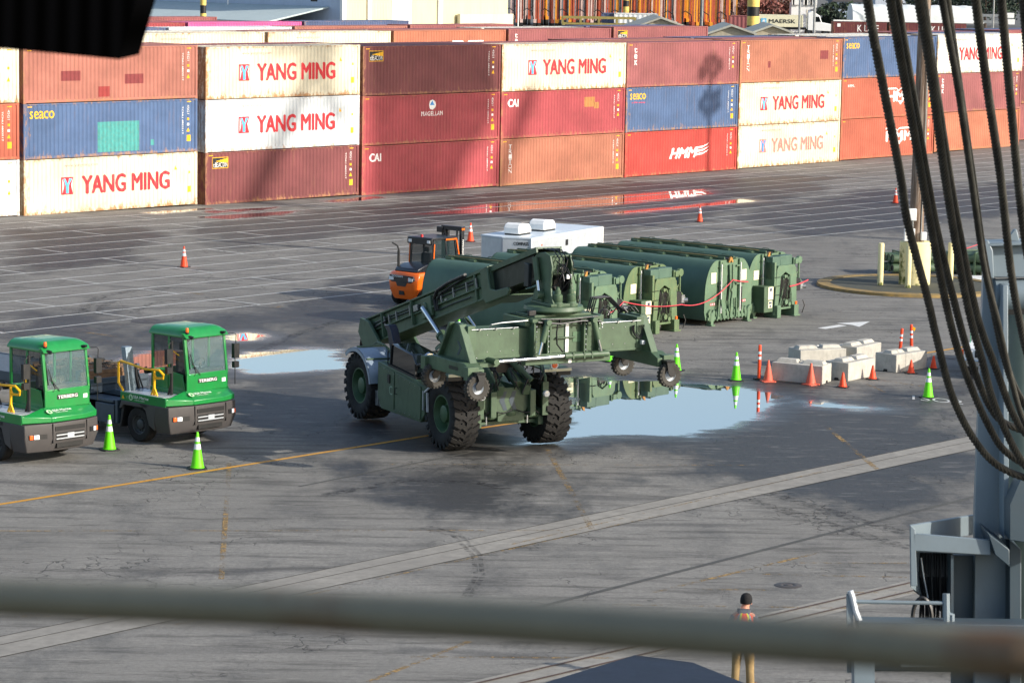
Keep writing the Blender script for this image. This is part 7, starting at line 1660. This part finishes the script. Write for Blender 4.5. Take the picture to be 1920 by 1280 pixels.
m.prism([(L_+.7, cz_-.4), (L_+.7, cz_+2.0), (L_+1.3, cz_+2.2), (L_+2.3, cz_+1.6), (L_+2.6, cz_+.7), (L_+4.0, cz_+.45), (L_+4.2, cz_-.5)], 0, 2.4); m.build('cab', M_['white'], tk, bevel=.05)
m = MB(); m.prism([(L_+1.75, cz_+.75), (L_+1.75, cz_+1.45), (L_+2.2, cz_+1.45), (L_+2.45, cz_+.75)], -.02, 0); m.build('side_window', M_['glass_dark'], tk)
m = MB(); m.tube([(L_+.55, .2, cz_-.2), (L_+.55, .2, cz_+2.4)], .09, 8); m.build('exhaust_stack', M_['chrome'], tk)
for x in (.8, 1.9, L_+.9, L_+3.2): 
    for y, o_ in ((.25, -1), (2.1, 1)): tyre_wheel(tk, x, y, .5, .35, o_)
# container shelter with vaulted cover
a = at(1562, 56, 352); b = at(1840, 56, 352)
sh = thing('vaulted_shelter', 'white vaulted fabric shelter standing on maroon containers at the upper right', 'shelter', (a.x, a.y, 0), 0)
W_ = b.x-a.x; zE = at(1562, 38, 352).z; zT = at(1700, 10, 352).z
m = MB(); x0, x1 = 2.4, W_; ns = 14; nv = 40; vs = []
for i in range(nv+1):
    x = x0+(x1-x0)*i/nv; sc_ = 1+.02*math.cos(i/nv*2*math.pi*9)
    for j in range(ns+1):
        q_ = math.pi*j/ns; vs.append((x, 3.2-3.2*math.cos(q_), zE+(zT-zE)*sc_*math.sin(q_)**.8))
m.add(vs, [(i*(ns+1)+j, (i+1)*(ns+1)+j, (i+1)*(ns+1)+j+1, i*(ns+1)+j+1) for i in range(nv) for j in range(ns)]+[tuple(nv*(ns+1)+j for j in range(ns+1)), tuple(range(ns+1))]); m.build('fabric_cover', paint('dirty_fabric', '#d5dad8', .7, 0, .06, .3, .6, '#a8aca0'), sh, smooth=60)
m = MB(); m.box(0, W_+.3, -.1, .02, zE-.12, zE+.05); m.build('eave_strip', M_['white'], sh)
for k, (xx, ww) in enumerate(((0, 6.6), (6.9, 9.5))):
    c_ = thing('base_container', ('maroon container with a white word under the left half of the vaulted shelter', 'maroon container under the right half of the vaulted shelter')[k], 'container', (a.x+xx, a.y, EZ-.02 if 0 else 0), 0, 'containers under the shelter')
    m = MB(); m.box(0, ww, 0, 2.4, 0, zE-.15); 
    for i in range(int(ww/.3)): m.box(.1+i*.3, .22+i*.3, -.03, 0, .2, zE-.3)
    m.build('shell', cmat('container_maroon', CC['maroon'][1], .1), c_, smooth=0)
    lettering(('K LINE', 'K LINE')[k], DC['w'], c_, (4.3 if k == 0 else 6.5, -.04, zE-.95), (1, 0, 0), (0, 0, 1), w=2.6, h=.8, bold=.01)
    if k == 0: m = MB(); m.box(.5, .9, -.04, -.03, zE-.8, zE-.4); m.build('number_panel', DC['w'], c_)
# houses, trees and bits on the far side
def house(label, u0, u1, vt, D, col, rc):
    a = at(u0, 40, D); b = at(u1, vt, D); t = thing('house', label, 'house', (a.x, a.y, EZ), 0); w = b.x-a.x; h = b.z-EZ
    m = MB(); m.box(0, w, 0, 8, 0, h); wl = m.build('wall', paint('house_'+col[1:], col, .8), t, smooth=0)
    m = MB(); m.prism([(-.4, h-.1), (w/2, h+2.2), (w+.4, h-.1)], -.4, 8.4, 'xz'); m.build('roof', paint('houseroof_'+rc[1:], rc, .8), t, smooth=0)
    for i in range(3):
        for z in (.35, .72): m = MB(); x = w*(.18+.3*i); m.box(x, x+.8, -.04, 0, h*z, h*z+.9); m.build('window', M_['glass_dark'], wl)
house('blue grey house above the left end of the vaulted shelter', 1562, 1622, 3, 440, '#9fb0c4', '#4e4c50'); house('white house behind the reddish trees', 1453, 1492, 6, 520, '#d6dade', '#7d8288'); house('dark house between the far poles', 1368, 1410, 0, 500, '#5c6878', '#3d3f45'); house('long grey house behind the wire ropes', 1640, 1760, -8, 500, '#b8c0cc', '#54565c')
def tree(label, u, vt, D, cw, cols, seed, base=EZ, cat='tree'):
    rr = random.Random(seed); p = at(u, vt, D); top = p.z-base; t = thing('tree', label, cat, (p.x, p.y, base), rr.uniform(0, 6), 'trees beyond the yard')
    m = MB(); m.tube([(0, 0, 0), (.1, 0, top*.4), (.0, .1, top*.85)], [.28, .2, .06], 8)
    for i in range(7):
        a_ = rr.uniform(0, 6.28); z = top*rr.uniform(.35, .7); m.tube([(0, 0, z), (cw*.35*math.cos(a_), cw*.35*math.sin(a_), z+top*.15), (cw*.6*math.cos(a_), cw*.6*math.sin(a_), z+top*.22)], [.09, .06, .02], 5)
    m.build('trunk', paint('bark', '#4d4138', .9), t)
    m = MB()
    cl = [(rr.gauss(0, cw*.36), rr.gauss(0, cw*.36), top*rr.uniform(.35, .95), cw*rr.uniform(.16, .30)) for _ in range(34)]
    for x, y, z, r in cl:
        m.m = rr.randrange(len(cols))
        for _ in range(70):
            a_, b_ = rr.uniform(0, 6.28), rr.uniform(-1, 1); q_ = r*rr.uniform(.6, 1.1); c_ = Vector((x+q_*math.cos(a_)*math.sqrt(1-b_*b_), y+q_*math.sin(a_)*math.sqrt(1-b_*b_), z+q_*b_*.8))
            s_ = rr.uniform(.12, .26); d1 = Vector((rr.gauss(0, 1), rr.gauss(0, 1), rr.gauss(0, 1))).normalized()*s_; d2 = Vector((rr.gauss(0, 1), rr.gauss(0, 1), rr.gauss(0, 1))).normalized()*s_
            m.add([c_-d1, c_+d2, c_+d1, c_-d2], [(0, 1, 2, 3)])
    m.build('crown', [paint('leaf_'+c[1:], c, .7, 0, .2, .2) for c in cols], t, smooth=0, fix=False)
RED = ['#6e3a30', '#84524a', '#5a4438']; GR = ['#26372a', '#33472f', '#1f2d26']
tree('reddish bare tree left of the white lettered container', 1432, -8, 425, 4.2, RED, 1); tree('reddish tree above the white lettered container', 1466, -2, 430, 4.2, RED, 2); tree('reddish tree left of the thick striped column', 1385, -10, 440, 4.5, RED, 3)
tree('small green tree right of the white truck cab', 1565, 8, 410, 3.2, GR, 4)
for i, (u, lb) in enumerate(((1850, 'dark green tree directly right of the vaulted shelter'), (1884, 'dark green tree second from the right frame edge'), (1922, 'dark green tree at the right frame edge'), (1800, 'dark green tree behind the white end of the vaulted shelter'), (1740, 'dark green tree rising behind the vaulted shelter'))): tree(lb, u, -30, 460+i*6, 7.0, GR, 10+i)
for i, (v0, D) in enumerate(((28, 372), (40, 366))):
    a = at(1835, v0, D); t = thing('guard_barrier', ('upper grey guard barrier with a white end box near the dark trees', 'lower grey guard barrier with a white end box near the dark trees')[i], 'guard barrier', (a.x, a.y, 0), 0); m = MB()
    z = a.z; m.box(0, 4.6, 0, .1, z-.25, z+.1); 
    for x in (.2, 1.8, 3.6): m.box(x, x+.15, .1, .25, 0, z+.1)
    m.build('rail', M_['steel'], t); m = MB(); m.box(3.6, 4.6, -.2, .3, z-.35, z+.3); m.build('end_box', M_['white'], t)
m = MB(); a = at(1484, 12, 410); b = at(1532, 0, 410); m.box(0, (b.x-a.x), 0, 3, 0, a.z-EZ+.5); 
rr = random.Random(9)
for i in range(10): x = rr.uniform(0, b.x-a.x); m.box(x, x+.35, -.3, 1, a.z-EZ+.2, a.z-EZ+1.1+rr.uniform(0, .5))
o = m.build('white_stockpile', M_['white'], loc=(a.x, a.y, EZ)); tag(o, 'pile of bright white crates above the truck cab', 'crates')
# ------------------------------------------------------------------ things standing outside the frame whose shadows fall on the wall
SX = Vector((math.cos(SUN_AZ), math.sin(SUN_AZ), 0)); TE = math.tan(SUN_EL)
def wallpt(u, v): a_, z_ = solve_a(u, v); return Y(a_, O_W, z_)
def off(p, t): return p + SX*t + Vector((0, 0, TE*t))
P = wallpt(1328, 322); b_ = P+SX*52; b_.z = 0
lm = thing('light_mast', 'tall yard light mast standing right of the view', 'light mast', b_, 0)
m = MB(); m.tube([(0, 0, 0), (0, 0, 15), (0, 0, 31)], [.3, .25, .18], 14); m.build('pole', M_['steel'], lm)
rr = random.Random(3)
for z, w in ((30.2, 1.2), (27.8, 1.1)):
    m = MB(); m.lathe([(w*.7, -.04), (w*.7, .04)], (0, 0, z), n=20)
    for k in range(8): a_ = k*.785; c_ = Vector((w*.85*math.cos(a_), w*.85*math.sin(a_), z-.1+rr.uniform(-.3, .3))); m.box(c_.x-.28, c_.x+.28, c_.y-.28, c_.y+.28, c_.z-.22, c_.z+.22); m.bar((0, 0, z), c_, .06, .06)
    m.build('lamp_cluster', M_['steel'], lm)
gc = thing('gantry_crane', 'blue gantry crane frame added far right outside the view to shade the wall', 'gantry crane', (0, 0, 0), 0)
T_ = 150
m = MB()
def beam(p, q, w): m.bar(off(wallpt(*p), T_), off(wallpt(*q), T_), w, w)
def plate(pts):
    P_ = [off(wallpt(*p), T_) for p in pts]; n = len(P_); Q_ = [p+SX*5 for p in P_]
    m.add(P_+Q_, [tuple(range(n)), tuple(range(n, 2*n))[::-1]]+[(i, n+i, n+(i+1) % n, (i+1) % n) for i in range(n)])
beam((620, 60), (455, 420), 1.6); beam((560, 40), (640, 230), 1.0); beam((935, 350), (1000, 160), 1.2); beam((500, 84), (640, 110), .7)
plate([(690, 20), (925, 20), (930, 150), (885, 215), (850, 300), (760, 330), (700, 300)])  # unseen plate and beams, added and shaped to cast soft shade on the wall
m.build('shadow_plate_and_beams', M_['crane'], gc)
m = MB()
for u in (480, 975):
    q_ = off(wallpt(u, 250), T_); m.box(q_.x-.9, q_.x+.9, q_.y-.9, q_.y+.9, 0, 38) if 0 else m.bar((q_.x, q_.y, 0), (q_.x, q_.y, T_*TE-1), .5, .5)
m.build('leg', M_['crane'], gc)
